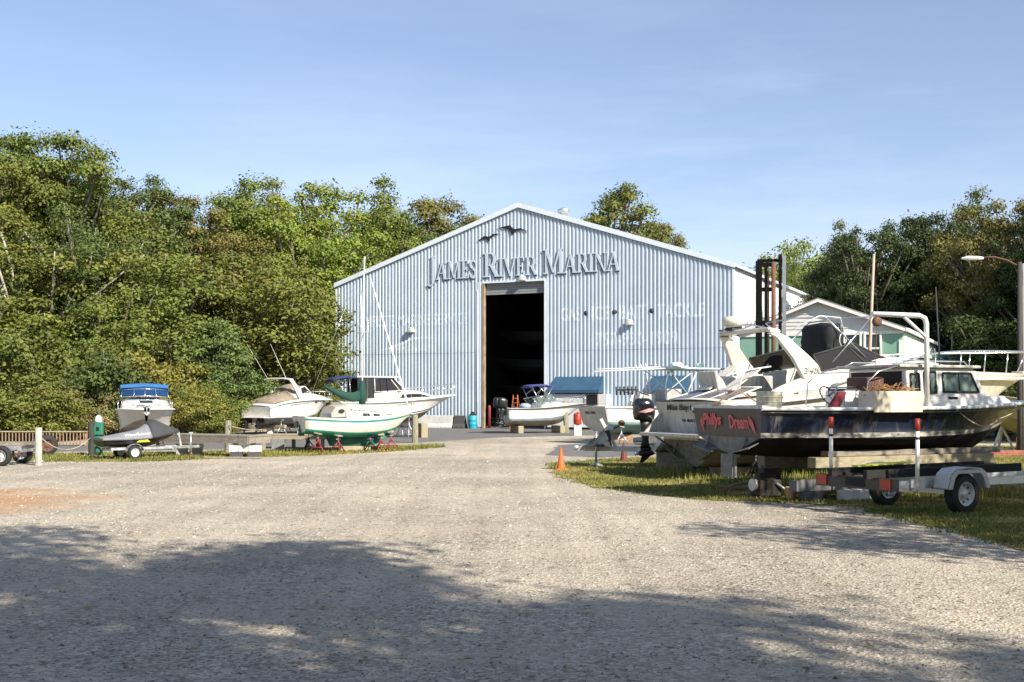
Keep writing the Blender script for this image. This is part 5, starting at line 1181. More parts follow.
b = MB(); b.loft([[Vector((x, 1.02 * u, z + .06 * (1 - u * u))) for u in (1, .5, 0, -.5, -1)] + [Vector((x, 1.02 * u, z - .07)) for u in (-1, 1)] for x, z in ((-.45, 2.84), (-.25, 2.98), (.3, 3.06), (.78, 3.02))], sm=True); b.build('bimini', NAVYC, cbt)
b = MB()
for s_ in (-1, 1): b.tube([(.45, s_ * 1.0, 1.85), (-.35, s_ * 1.0, 2.88)], .015, 5); b.tube([(.45, s_ * 1.0, 1.85), (.3, s_ * 1.0, 3.0)], .015, 5)
b.build('bimini_frame', CHROME, cbt)
b = MB(); H.rail(b, .55, .99, .55, n=5, inset=.06, mid=True); b.build('bow_rail', CHROME, cbt)
for tx, s_ in ((.3, -1), (.3, 1), (.68, -1), (.68, 1)):
    q = H.pt(tx, -.2, s_); w = cbt.matrix_basis @ q; jack_stand('grey jack stand under the white cabin boat', w.x, w.y, q.z, STEEL, group='jack stands under the white cabin boat')
for x, l in ((1.0, 'stern'), (4.3, 'bow')):
    w2 = cbt.matrix_basis @ Vector((x, .6, 0)); w3 = cbt.matrix_basis @ Vector((x, -.6, 0)); timber('cross_timber', 'heavy cross timber bearing the %s of the white cabin boat' % l, 'timber', (w2.x, w2.y, .36), (w3.x, w3.y, .36), .35, .72, WOODL)
post('thick timber bollard post at the bow of the small sailboat', 415, 442.8, 414.7, .28, PILE)
# barrier, barrel
def jersey(label, px0, px1, off, m, L=None):
    u0, u1 = fu(px0), fu(px1); c = LB + UX * ((u0 + u1) / 2) + Vector((UX.y, -UX.x, 0)) * off; b = MB(); w = u1 - u0
    b.loft([[Vector((x, y, z)) for y, z in ((-.30, 0), (-.30, .12), (-.16, .32), (-.10, .86), (.10, .86), (.16, .32), (.30, .12), (.30, 0))] for x in (-w / 2, w / 2)]); o = b.build('road_barrier', m, None, bevel=.02); o.location = c; o.rotation_euler = (0, 0, BR); return tag(o, label, 'barrier')
jersey('white concrete road barrier along the foot of the shed wall', 425, 459.5, .9, CONCW); jersey('darker concrete barrier between the white one and the turquoise barrel', 460.5, 472, .9, CONCD); jersey('grey concrete barrier half hidden behind the white cabin boat', 372, 423, .9, CONCD)
u = fu(479.5); c = LB + UX * u + Vector((UX.y, -UX.x, 0)) * 1.0
tb_ = thing('barrel', 'turquoise plastic barrel with black liner left of the shed doorway', 'barrel', c)
b = MB(); b.lathe([(.27, 0), (.285, .05), (.29, .28), (.30, .30), (.29, .32), (.29, .56), (.30, .58), (.29, .60), (.285, .84), (.27, .87), (.25, .87), (.24, .80)], n=20, cap=False); b.build('drum', BLUEP, tb_)
b = MB(); b.lathe([(.24, .78), (.24, .9), (.16, 1.0), (.10, 1.12), (.03, 1.12)], n=9, sm=False); b.build('bin_liner', BLKC, tb_)
q = c + Vector((.95, .4, 0)); b = MB(); b.lathe([(.10, 0), (.10, 1.45), (.08, 1.52), (.01, 1.55)], n=12); o = b.build('bollard', RED); o.location = q + Vector((.15, .2, 0)); tag(o, 'red steel bollard at the left side of the shed doorway', 'bollard')

# ------------------------------------------------------------------ inside the shed
UY = Vector((-UX.y, UX.x, 0))
def inn(px, dep): u = fu(px); return LB + UX * u + UY * dep
DIMB = mat('shed_shaded_gelcoat', (.05, .05, .05), .6, var=.2)  # white gelcoat darkened to imitate the dimness inside the shed
sl2 = thing('stepladder', 'orange stepladder standing just inside the shed doorway', 'ladder', inn(516, -.1), BR)
b = MB()
for s_ in (-1, 1): b.bar((s_ * .28, -.3, 0), (s_ * .16, 0, 2.25), .05, .03); b.bar((s_ * .28, .5, 0), (s_ * .16, 0.03, 2.2), .04, .03)
b.build('side_rails', ORANGE, sl2)
b = MB()
for k in range(7): f = (k + .8) / 7.6; b.box((0, -.3 + .3 * f, 2.25 * f), (.56 - .24 * f, .09, .03))
b.build('steps', STEEL, sl2)
rk = thing('boat_rack', 'steel storage rack inside the dark shed', 'rack', inn(492, 10), BR)
b = MB()
for x in (-2.6, 1.4):
    for y in (0, 4.): b.box((x, y, 4.), (.14, .14, 8.))
for z in (1.9, 3.9, 6.0):
    for y in (0, 4.): b.box((-.6, y, z), (3.86, .1, .14))
    b.box((-2.6, 2, z + .0), (.1, 3.86, .14)); b.box((1.4, 2, z), (.1, 3.86, .14))
b.build('rack_frame', MASTB, rk)  # rack steel blackened as well, imitating the dim interior
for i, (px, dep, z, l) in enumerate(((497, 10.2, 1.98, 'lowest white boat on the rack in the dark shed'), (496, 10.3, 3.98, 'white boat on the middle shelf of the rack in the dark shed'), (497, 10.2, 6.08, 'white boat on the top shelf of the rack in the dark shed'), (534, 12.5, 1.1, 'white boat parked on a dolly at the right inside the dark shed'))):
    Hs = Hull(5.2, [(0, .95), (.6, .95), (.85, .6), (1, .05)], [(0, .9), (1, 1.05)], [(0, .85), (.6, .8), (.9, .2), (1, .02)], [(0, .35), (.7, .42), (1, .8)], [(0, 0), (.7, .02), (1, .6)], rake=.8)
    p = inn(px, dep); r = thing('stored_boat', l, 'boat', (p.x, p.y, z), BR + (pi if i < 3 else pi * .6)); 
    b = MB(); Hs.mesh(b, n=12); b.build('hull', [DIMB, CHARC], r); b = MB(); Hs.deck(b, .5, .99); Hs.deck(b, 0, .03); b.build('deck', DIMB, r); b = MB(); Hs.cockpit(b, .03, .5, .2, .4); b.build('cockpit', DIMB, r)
p = inn(534, 12.5); timber('boat_dolly', 'low timber dolly under the boat parked inside the dark shed', 'dolly', (p.x - 1.6, p.y + .3, .55), (p.x + 1.6, p.y - .3, .55), 1.4, 1.0, WOOD)

# ------------------------------------------------------------------ boat at the doorway
db = thing('cuddy_boat', 'small white motorboat with twin black outboards and blue bimini outside the shed doorway', 'boat', (-.42, 65.6, 0), radians(17))
H = Hull(4.95, [(0, .98), (.5, 1.08), (.75, .9), (.9, .5), (1, .05)], [(0, 1.42), (.5, 1.48), (1, 1.72)], [(0, .92), (.5, .92), (.75, .6), (.92, .18), (1, .02)], [(0, .72), (.6, .76), (.85, .95), (1, 1.3)], [(0, .42), (.6, .42), (.85, .62), (1, 1.15)], rake=.95, trk=.05, flare=.06)
b = MB(); H.mesh(b, tf=(1, .92, .84, .72, .66, .20, 0), tm=(0, 0, 0, 0, 0, 1), bm=2); b.build('hull', [GEL, BLUEBOT, TANB], db)
b = MB(); H.deck(b, .55, .995, crown=.10); H.deck(b, 0, .03); b.build('deck', GEL, db); b = MB(); H.cockpit(b, .03, .55, .18, .5); b.build('cockpit', GEL, db)
b = MB(); H.rub(b, .028, BLACK and 0, dz=-.05); b.build('rub_rail', CHARC, db)
T = Trunk(H, .45, .88, .2, [(0, .26), (.4, .24), (1, .01)], crown=.08); b = MB(); T.mesh(b); b.build('cabin', GEL, db)
lo = [Vector((1.75, .9, 1.62)), Vector((2.6, .82, 1.78)), Vector((3.05, .35, 1.84)), Vector((3.05, -.35, 1.84)), Vector((2.6, -.82, 1.78)), Vector((1.75, -.9, 1.62))]
hi = [p + Vector((-.35, -p.y * .08, .36)) for p in lo]; windshield(db, lo, hi, GLC, CHROME, .02)
b = MB(); b.loft([[Vector((x, .92 * u, z + .06 * (1 - u * u))) for u in (1, .5, 0, -.5, -1)] + [Vector((x, .92 * u, z - .05)) for u in (-1, 1)] for x, z in ((1.25, 2.62), (1.4, 2.72), (2.2, 2.76), (2.7, 2.68))], sm=True); b.build('bimini', mat('blue_bimini', (.05, .06, .22), .85), db)
b = MB()
for s_ in (-1, 1):
    for A_, B_ in (((1.9, 1.55), (1.35, 2.66)), ((1.9, 1.55), (2.6, 2.66)), ((1.55, 2.2), (2.15, 2.72)), ((2.3, 2.12), (1.75, 2.7))): b.tube([(A_[0], s_ * .93, A_[1]), (B_[0], s_ * .90, B_[1])], .018, 5)
b.build('bimini_frame', CHROME, db)
b = MB(); H.rail(b, .62, .99, .42, n=4, inset=.05); b.build('bow_rail', CHROME, db)
b = MB(); b.lathe([(.05, 0), (.32, .05), (.36, .2), (.22, .32), (.05, .34)], (1.1, -.4, 1.38), 9, sm=True); b.build('canvas_bundle', mat('pale_blue_bundle', (.30, .36, .45), .9, bump=.5), db)
for y in (-.42, .42): outboard(db, Matrix.Translation((-.02, y, 1.36)), .95, BLACK, mat('sooty_metal', (.045, .045, .045), .45, .4, var=.4), tilt=.12)
for x, l in ((.7, 'stern'), (3.2, 'bow')):
    w2 = db.matrix_basis @ Vector((x, .7, 0)); w3 = db.matrix_basis @ Vector((x, -.9, 0)); timber('cross_timber', 'pale chock under the %s of the boat at the shed doorway' % l, 'timber', (w2.x, w2.y, .22), (w3.x, w3.y, .22), .3, .42, WOODL)
post('leaning old post in front of the bow of the doorway boat', 566.5, 433, 401, .30, PILE, lean=(-.06, 0))
p = gp(577.5, 61.5); block('pale block carrying the red drum', p.x, p.y, .0, .2, CONCW); block('upper pale block carrying the red drum', p.x, p.y, .2, .2, CONCW); block('topmost pale block carrying the red drum', p.x, p.y, .4, .15, CONCW)
rd = thing('red_drum', 'red plastic drum on pale blocks beside the leaning old post', 'drum', (p.x, p.y, .60)); b = MB(); b.lathe([(.19, 0), (.215, .05), (.215, .22), (.225, .25), (.215, .28), (.215, .5), (.18, .58), (.06, .61), (.06, .66), (.01, .66)], n=16); b.build('drum_body', REDPL, rd)

# ------------------------------------------------------------------ open boat with green T-top, stern towards us
tt = thing('centre_console', 'white open boat with green canvas T-top and outriggers behind the dark outboard', 'boat', (3.75, 50.2, 0), radians(27))
H = Hull(7.4, [(0, 1.15), (.5, 1.25), (.75, 1.02), (.9, .58), (1, .05)], [(0, 1.62), (.5, 1.66), (1, 2.0)], [(0, 1.05), (.5, 1.02), (.75, .7), (.92, .2), (1, .02)], [(0, .85), (.6, .92), (.85, 1.1), (1, 1.6)], [(0, .40), (.6, .40), (.85, .65), (1, 1.4)], rake=1.3, trk=.35, flare=.1)
SEAF = mat('pale_green_bottom', (.20, .32, .28), .6, var=.2, dirt=(.25, .24, .2), da=.5)
b = MB(); H.mesh(b, tf=(1, .88, .76, .55, .3, .14, 0), tm=(0, 0, 0, 0, 0, 1), bm=1, tr=2); b.build('hull', [GEL, SEAF, GELG], tt)
b = MB(); H.deck(b, .72, .995); H.deck(b, 0, .03); b.build('deck', GEL, tt); b = MB(); H.cockpit(b, .03, .72, .22, .55); b.build('cockpit', GEL, tt)
b = MB(); H.rub(b, .03, dz=-.05); b.build('rub_rail', WHITEP, tt)
b = MB(); b.box((3.7, 0, 1.75), (.9, .85, 1.3)); b.build('console', GELG, tt, bevel=.05)
b = MB(); b.box((2.3, 0, 1.65), (.6, 1.1, 1.0)); b.build('leaning_post', GELG, tt, bevel=.04)
b = MB(); b.tube([(1.5, -.85, 2.35), (1.5, .85, 2.35)], .035, 7); b.tube([(1.5, .0, 2.35), (2.1, 0, 2.35)], .03, 6)
for k in range(6): b.tube([(1.47, -.8 + k * .32, 2.12), (1.44, -.8 + k * .32, 2.50)], .04, 7)
for y in (-.6, .6): b.tube([(2.3, y * .9, 2.1), (1.5, y, 2.35)], .022, 6)
b.build('rod_holders', CHARC, tt)
b = MB()
for y in (-.45, .25): b.bar((1.75, y, 1.5), (1.95, y, 2.25), .16, .12)
b.build('seat_cushions', WHITEP, tt)
tz = 3.30; b = MB(); b.loft([[Vector((x, 1.1 * u, tz + .06 * (1 - u * u))) for u in (1, .5, 0, -.5, -1)] + [Vector((x, 1.1 * u, tz - .03)) for u in (-1, 1)] for x in (3.1, 4.2, 5.2, 6.1)], sm=True); tp_ = b.build('t_top', GREENT, tt)
b = MB()
for s_ in (-1, 1):
    b.tube([(2.7, s_ * 1.12, tz), (6.2, s_ * 1.12, tz)], .04, 7); 
    for x0, x1 in ((3.25, 3.0), (4.2, 4.6)): b.tube([(x0, s_ * .55, 1.1), (x0 * .5 + x1 * .5, s_ * .62, 2.4), (x1, s_ * 1.0, tz - .03)], .028, 7)
    b.tube([(3.1, s_ * .6, 2.2), (4.5, s_ * .95, tz - .05)], .022, 6); b.tube([(4.3, s_ * .6, 2.2), (3.1, s_ * .95, tz - .05)], .022, 6)
    b.tube([(4.0, s_ * 1.15, tz + .05), (.7, s_ * 1.5, tz - .12)], .03, 6); b.tube([(4.0, s_ * 1.05, tz + .10), (.6, s_ * 1.1, tz - .02)], .022, 6)
for x in (2.7, 6.2): b.tube([(x, -1.12, tz), (x, 1.12, tz)], .04, 7)
for k in range(5): b.tube([(2.65, -.8 + k * .4, tz - .1), (2.45, -.8 + k * .4, tz + .22)], .03, 6)
b.build('tower_frame', ALU, tt)
b = MB(); b.lathe([(.05, 0), (.28, .02), (.30, .12), (.22, .22), (.04, .25)], (4.3, .2, tz + .08), 16); b.lathe([(.05, 0), (.2, .02), (.18, .16), (.04, .2)], (5.3, -.2, tz + .08), 14); b.build('radar_dome', WHITEP, tp_)
text_part('REEL TIME', 'transom_lettering', CHARC, tt, (-.30, .15, 1.34), (0, -1, 0), (-.3, 0, 1), .8, .11)
for tx in (.12, .6):
    for s_ in (-1, 1):
        q = H.pt(tx, -.2, s_); w = tt.matrix_basis @ q; jack_stand('grey jack stand under the open boat with the T-top', w.x, w.y, q.z, STEEL, group='jack stands under the T-top boat')
w = tt.matrix_basis @ Vector((1.2, 0, 0)); timber('keel_block', 'timber block under the keel of the T-top boat', 'timber', (w.x - .5, w.y, .19), (w.x + .5, w.y, .19), .4, .38, BROWNW)

# ------------------------------------------------------------------ trailer tongue with tarp heap
def Tr(px, d): p = gp(px, d); return p
tg = thing('boat_trailer', 'galvanised trailer whose tongue and jack stand point left beside the orange cone', 'trailer', Tr(576, 33.0), radians(4))
b = MB(); z = .50; b.bar((.25, 0, z), (3.4, .0, z), .10, .13); b.bar((1.1, 0, z - .01), (3.6, .62, z - .01), .08, .11); b.bar((1.1, 0, z - .02), (3.6, -.62, z - .02), .08, .11); b.build('tongue', CONCW, tg)
b = MB(); b.box((.12, 0, z + .02), (.3, .13, .12)); b.lathe([(.02, 0), (.09, 0), (.09, .1), (.02, .13)], (0, 0, z - .02), 10); b.build('coupler', STEEL, tg)
b = MB(); b.tube([(.56, -.15, .10), (.56, -.15, 1.0)], .035, 8); b.tube([(.56, -.15, .98), (.56, -.28, .98)], .015, 5); b.box((.56, -.15, .03), (.32, .26, .06)); b.box((.58, -.15, .09), (.18, .2, .06)); b.build('jack', STEEL, tg)
b = MB(); b.bar((1.15, 0, z + .05), (.72, 0, 1.36), .1, .09); b.build('winch_stand', CONCW, tg)
b = MB(); b.bar((.92, 0, 1.0), (1.25, 0, 1.16), .05, .05); b.lathe([(.09, -.08), (.05, -.03), (.05, .03), (.09, .08)], n=12, M=Matrix.Translation((1.32, 0, 1.24)) @ Matrix.Rotation(pi / 2, 4, 'X')); b.build('bow_roller', RUST, tg)
b = MB(); b.lathe([(.10, -.07), (.10, .07)], n=14, M=Matrix.Translation((.98, -.02, 1.12)) @ Matrix.Rotation(pi / 2, 4, 'X')); b.tube([(.98, -.14, 1.12), (1.1, -.14, 1.0), (1.1, -.22, 1.0)], .012, 5); b.build('winch', STEEL, tg)
for s_ in (-.85, .85): hub = MB().box((3.2, s_ * .9, .3), (.05, .05, .05)).build('wheel', STEEL, tg); wheel(hub, (3.2, s_, .31), .31, .2)
b = MB(); b.box((3.2, 0, .31), (.07, 1.6, .07)); b.build('axle', STEEL, tg)
rng = random.Random(4); b = MB()
rings = []
for i in range(7):
    f = i / 6; w = 1 - f; n = 14; rings.append([Vector((.60 + .30 * f + (.36 * w + .05) * cos(2 * pi * j / n) * (1 + rng.uniform(-.15, .15)), -.12 + (.28 * w + .05) * sin(2 * pi * j / n) * (1 + rng.uniform(-.15, .15)), .575 + .45 * f + rng.uniform(-.015, .015))) for j in range(n)])
b.loft(rings, sm=False); o = b.build('tarp_heap', mat('slate_tarp', (.022, .030, .036), .85, var=.3, bump=.6, bs=9)); o.location = tg.location; o.rotation_euler = tg.rotation_euler; tag(o, 'dark slate tarp heaped over the trailer tongue', 'tarp')
def cone(label, px, py, h, m, z=0.):
    p = gy(px, py); r = thing('traffic_cone', label, 'cone', p, .2); b = MB(); s = h
    b.lathe([(.20 * s, .03), (.185 * s, .05), (.045 * s, s * .98), (.035 * s, s)], n=16); bo = b.build('cone_body', m, r)
    b = MB(); b.box((0, 0, .016), (.52 * s, .52 * s, .03)); b.build('cone_base', m, r, bevel=.006)
    b = MB(); b.lathe([(.196 * s * .60 + .006, s * .44), (.196 * s * .47 + .004, s * .60)], n=16); 
    b.build('cone_band', mat('dull_band_' + m.name, (.85, .55, .35) if m is ORANGE else (.5, .3, .25), .5), bo); return r
cone('bright orange traffic cone at the edge of the grass', 561, 469.5, .60, ORANGE); cone('faded dark red cone behind the trailer tongue', 623.7, 461.5, .60, REDBR)

# ------------------------------------------------------------------ skiff with the big outboard
sk = thing('skiff', 'low white skiff with a large glossy black outboard, mostly hidden by the cream cruiser', 'boat', (3.98, 32.2, 0), radians(10))
H = Hull(4.8, [(0, .85), (.6, .9), (.85, .55), (1, .05)], [(0, 1.28), (.6, 1.3), (1, 1.5)], [(0, .8), (.6, .78), (.9, .2), (1, .02)], [(0, .75), (.7, .8), (1, 1.1)], [(0, .45), (.7, .46), (1, 1.0)], rake=.7)
b = MB(); H.mesh(b); b.build('hull', [GEL, GREYB], sk); b = MB(); H.deck(b, .55, .99); H.deck(b, 0, .03); b.build('deck', GEL, sk); b = MB(); H.cockpit(b, .03, .55, .18, .4); b.build('cockpit', GEL, sk)
outboard(sk, Matrix.Translation((-.02, 0, 1.27)), 1.0, COWL, BLACK, tilt=0., band=mat('silver_red_decal', (.62, .30, .28), .3, .3, var=.5, vs=6), label='large glossy black outboard motor with a silver and red decal')
for x, l in ((.6, 'stern'), (3.2, 'bow')):
    w2 = sk.matrix_basis @ Vector((x, 0, 0)); timber('keel_block', 'grey timber block under the %s of the low white skiff' % l, 'timber', (w2.x - .5, w2.y, .22), (w2.x + .5, w2.y, .22), .35, .44, WOOD)

# ------------------------------------------------------------------ big cream cruiser
TH = radians(24); cd = Vector((cos(TH), sin(TH), 0)); mb_ = Vector((4.45, 27.7, 0))
cr = thing('motor_cruiser', 'large grimy cream motor cruiser with radar arch behind the navy workboat', 'boat', mb_, TH)
H = Hull(10.9, [(0, 1.42), (.3, 1.6), (.6, 1.52), (.8, 1.08), (.92, .58), (1, .05)], [(0, 1.86), (.2, 2.02), (.45, 2.28), (.7, 2.52), (1, 2.62)], [(0, 1.30), (.4, 1.35), (.7, 1.0), (.9, .35), (1, .02)], [(0, .82), (.5, .92), (.8, 1.2), (.92, 1.55), (1, 2.0)], [(0, .28), (.5, .22), (.8, .45), (.93, 1.0), (1, 1.75)], rake=1.9, trk=.28, flare=.16)
b = MB(); H.mesh(b, tf=(1, .86, .78, .40, .22, .10, 0), tm=(0, 0, 0, 0, 0, 1), bm=1, tr=2, n=30); b.build('hull', [GELC, GRIMEG, GELG], cr)
b = MB(); H.deck(b, .43, .995, crown=.10); H.deck(b, 0, .035); b.build('deck', GELC, cr); b = MB(); H.cockpit(b, .035, .43, .24, .8); b.build('cockpit', GELG, cr)
b = MB(); H.rub(b, .035, dz=-.12); b.build('rub_rail', WHITEP, cr)
# coaming and raised deck
def coam(sd):
    q = MB(); rg = []
    for x, y, z0, z1, w in ((.9, 1.30, 1.86, 1.92, .05), (1.5, 1.40, 1.92, 2.22, .12), (2.3, 1.45, 1.98, 2.50, .18), (3.2, 1.47, 2.05, 2.64, .2), (4.0, 1.46, 2.12, 2.76, .2), (4.9, 1.40, 2.24, 2.88, .2)):
        rg.append([Vector((x, sd * y, z0)), Vector((x, sd * (y - .10), z1)), Vector((x, sd * (y - .10 - w), z1)), Vector((x, sd * (y - .08 - w), z0))])
    return q.loft(rg)
for sd in (-1, 1): coam(sd).build('coaming', GELC, cr, bevel=.03)
T = Trunk(H, .43, .84, .26, [(0, .68), (.25, .58), (.65, .30), (1, .02)], lean=.14, crown=.10); b = MB(); T.mesh(b); cb = b.build('cabin', GELC, cr)
b = MB(); b.box((7.2, 0, 2.96), (.6, .6, .05), R=Matrix.Rotation(.13, 4, 'Y')); b.build('deck_hatch', GLD, cb, bevel=.01)
lo = [Vector((2.62, 1.38, 2.60)), Vector((4.0, 1.32, 2.80)), Vector((4.95, 1.02, 2.92)), Vector((5.3, .4, 2.96)), Vector((5.3, -.4, 2.96)), Vector((4.95, -1.02, 2.92)), Vector((4.0, -1.32, 2.80)), Vector((2.62, -1.38, 2.60))]
hi = [Vector((2.45, 1.28, 2.98)), Vector((3.55, 1.16, 3.24)), Vector((4.0, .9, 3.30)), Vector((4.25, .35, 3.32)), Vector((4.25, -.35, 3.32)), Vector((4.0, -.9, 3.30)), Vector((3.55, -1.16, 3.24)), Vector((2.45, -1.28, 2.98))]
windshield(cr, lo, hi, GLD, CHARC, .025)
b = MB()
for s_ in (-1, 1):
    b.loft([[Vector((x - w, s_ * y, z)), Vector((x + w, s_ * y, z)), Vector((x + w, s_ * (y - .14), z)), Vector((x - w, s_ * (y - .14), z))] for x, w, y, z in ((2.50, .40, 1.40, 2.40), (2.10, .28, 1.34, 2.90), (1.66, .18, 1.16, 3.40), (1.49, .16, 1.06, 3.50))])
b.loft([[Vector((1.33, y, z)), Vector((1.65, y, z)), Vector((1.63, y, z + .09)), Vector((1.35, y, z + .09))] for y, z in ((1.10, 3.49), (.8, 3.55), (-.8, 3.55), (-1.10, 3.49))]); ar = b.build('radar_arch', GELC, cr, bevel=.03)
b = MB(); b.lathe([(.05, 0), (.26, .02), (.30, .10), (.30, .17), (.22, .24), (.04, .26)], (1.45, .55, 3.74), 18); b.build('radar_dome', GELC, ar); b = MB(); b.box((1.45, .55, 3.69), (.3, .3, .1)); b.tube([(1.5, .85, 3.6), (1.5, .85, 4.0)], .015, 6); b.tube([(1.4, 1.1, 3.66), (1.4, .4, 3.70)], .02, 6); b.build('radar_mount', CHARC, ar)
b = MB(); b.tube([(1.35, -1.0, 3.60), (1.2, -.5, 3.72), (1.2, .5, 3.72), (1.35, 1.0, 3.60)], .018, 6); b.build('arch_rail', CHROME, ar)
text_part('340', 'arch_lettering', GELG, ar, (2.32, -1.425, 2.62), (1, 0, 0), (0, .10, 1), .42, .15, .15, .012)
text_part('Sundancer', 'side_lettering', GREYPL, cr, (4.45, -1.40, 2.60), (1, 0, .02), (0, .1, 1), .42, .07, .2, .02)
for nm, pts in (('bimini_frame', [[(3.0, -1.3, 2.8), (4.3, -1.2, 3.95)], [(4.1, -1.2, 2.95), (2.9, -1.2, 3.9)], [(3.0, 1.3, 2.8), (4.3, 1.2, 3.95)], [(4.1, 1.2, 2.95), (2.9, 1.2, 3.9)], [(4.3, -1.2, 3.95), (4.35, 0, 4.0), (4.3, 1.2, 3.95)], [(2.9, -1.2, 3.9), (2.85, 0, 3.95), (2.9, 1.2, 3.9)]]),):
    b = MB(); [b.tube(p, .018, 6) for p in pts]; b.build(nm, CHROME, cr)
rng = random.Random(8); b = MB(); rings = []
for i in range(9):
    z = 2.92 + .88 * i / 8; w = .56 * (1.02 if i < 7 else .96 - .12 * (i - 7)); rings.append([Vector((p.x + rng.uniform(-.02, .02), p.y + rng.uniform(-.02, .02), p.z + (rng.uniform(-.04, .03) if i == 8 else 0))) for p in sring(3.55, -.25, z, w * .55, w, 22, 4)])
b.loft(rings, sm=True); b.build('black_canvas_bundle', BLKC, cr)
b = MB(); b.tube([(3.55, -.95, 3.75)] + [(3.6 + .10 * sin(a), -.97, 3.55 - .17 + .17 * cos(a)) for a in [i * .55 for i in range(12)]], .014, 5); b.tube([(2.1, -.9, 3.6), (2.9, -.95, 3.95), (3.5, -1.0, 3.92), (3.6, -1.0, 3.6)], .014, 5); b.build('cable', ALU, cr)
b = MB(); b.box((1.2, .75, 2.28), (.7, .8, .42)); b.build('aft_bench', GELC, cr, bevel=.05); b = MB(); b.box((.84, .75, 2.38), (.10, .8, .5), R=Matrix.Rotation(-.25, 4, 'Y')); b.box((1.9, .3, 2.30), (.4, 1.0, .4)); b.build('seat_cushion', GELG, cr, bevel=.04)
b = MB(); b.loft([[H.pt(0, f, s_) + Vector((-dx2, 0, 0)) for f, s_ in ((.10, 1), (0, 1), (-.34, 1), (-.67, 1), (-1, 1), (-.67, -1), (-.34, -1), (0, -1), (.10, -1))] for dx2 in (.014, .003)]); b.build('transom_foot', GRIMEG, cr)
b = MB()   # cockpit cover rising from the transom
for a, c in ((-1.3, -.45), (-.45, .45), (.45, 1.3)): b.plate([(.02, a + .02, 1.90), (.02, c - .02, 1.90), (1.0, c * .9 - .02, 2.17), (1.0, a * .9 + .02, 2.17)], .02, nrm=(0, 0, 1))
b.build('cockpit_cover', GREYPL, cr)
b = MB()
for y in (-1.3, -.45, .45, 1.3): b.tube([(0, y, 1.90), (.98, y * .9, 2.20)], .022, 6)
b.tube([(1.0, -1.2, 2.2), (1.0, 1.2, 2.2)], .022, 6); b.tube([(1.0, 1.2, 2.2), (1.3, 1.2, 2.5), (2.0, 1.1, 2.6)], .02, 6); b.tube([(.5, -.9, 2.0), (.75, -.9, 2.6), (1.5, -.9, 2.7)], .02, 6); b.build('cover_frame', ALU, cr)
b = MB(); b.plate([(.6, -.62, 2.12), (1.5, -.55, 2.65), (1.5, -.1, 2.65), (.6, -.15, 2.12)], .03, nrm=(0, 0, 1)); b.plate([(.7, .5, 2.15), (1.7, .6, 2.75), (1.7, 1.1, 2.75), (.7, 1.05, 2.15)], .03, nrm=(0, 0, 1)); b.build('spray_hatch', GELC, cr)
b = MB(); b.box((-.42, 0, 1.06), (.78, 2.72, .09)); sp = b.build('swim_platform', GELG, cr, bevel=.025)
b = MB()
for s_ in (-1, 1): b.plate([(-.22, s_ * 1.22, 1.62), (-.04, s_ * 1.22, 1.62), (0, s_ * 1.22, 1.11), (-.72, s_ * 1.22, 1.11)], .06, nrm=(0, s_, 0))
b.build('platform_cheeks', GELG, cr)
b = MB()
for s_ in (-1, 1): b.plate([(.0, s_ * .45, .50), (-.26, s_ * .45, .46), (-.26, s_ * 1.0, .70), (.0, s_ * 1.0, .74)], .02, nrm=(0, 0, 1)); b.tube([(-.05, s_ * .7, .95), (-.22, s_ * .7, .60)], .022, 6); b.tube([(-.6, s_ * .95, 1.02), (-.06, s_ * .95, .7)], .022, 6)
b.build('trim_tabs', GRIMEG, cr)
text_part('Miss Bay Haven', 'transom_lettering', LETB, cr, (-.292, .02, 1.70), (0, -1, 0), (-.3, 0, 1), 1.75, .19, .3, .006, .01)
text_part('VA. BEACH, VA', 'port_lettering', LETB, cr, (-.205, -.1, 1.40), (0, -1, 0), (-.3, 0, 1), .85, .08, 0, .006)
text_part('34', 'small_number', LETB, cr, (-.165, -.1, 1.27), (0, -1, 0), (-.3, 0, 1), .10, .06, 0, .006)
b = MB()
for s_ in (-1, 1):
    P = [H.S(t, s_, .06) + Vector((.06 + .6 * max(0, t - .9) * 6, 0, .12 + .50 * min(1, (t - .30) * 3.2))) for t in [.30 + .69 * i / 16 for i in range(17)]]; b.tube(P, .024, 6)
    for i in range(1, 8): t = .36 + .62 * i / 7; p = H.S(t, s_, .06); u = (t - .30) / .69 * 16; k = int(min(15, u)); e = P[k].lerp(P[k + 1], min(1, u - k)) ; b.tube([p, e + Vector((0, 0, 0))], .016, 5)
a_, c_ = [H.S(.99, s_, .06) + Vector((.06 + .6 * .09 * 6, 0, .62)) for s_ in (1, -1)]; b.tube([a_, (a_ + c_) / 2 + Vector((.25, 0, .02)), c_], .024, 6); b.build('bow_rail', CHROME, cr)
b = MB(); b.box((11.0, 0, 2.66), (1.0, .42, .07)); b.build('bow_pulpit', GELC, cr, bevel=.02)
b = MB()
for x0, x1, z0, z1 in ((1.9, 3.6, 2.02, 2.15),):
    b.plate([(x0, -1.475, z0 - .02), (x1, -1.50, z0 + .07), (x1, -1.49, z1 + .09), (x0 - .1, -1.465, z1 - .02)], .02, nrm=(0, -1, 0))
b.build('side_vent', GREYB, cr)
b = MB(); b.plate([(3.6, -1.505, 2.10), (3.72, -1.505, 2.11), (3.72, -1.495, 2.24), (3.6, -1.495, 2.23)], .02, nrm=(0, -1, 0)); b.build('vent_end', BLACK, cr)
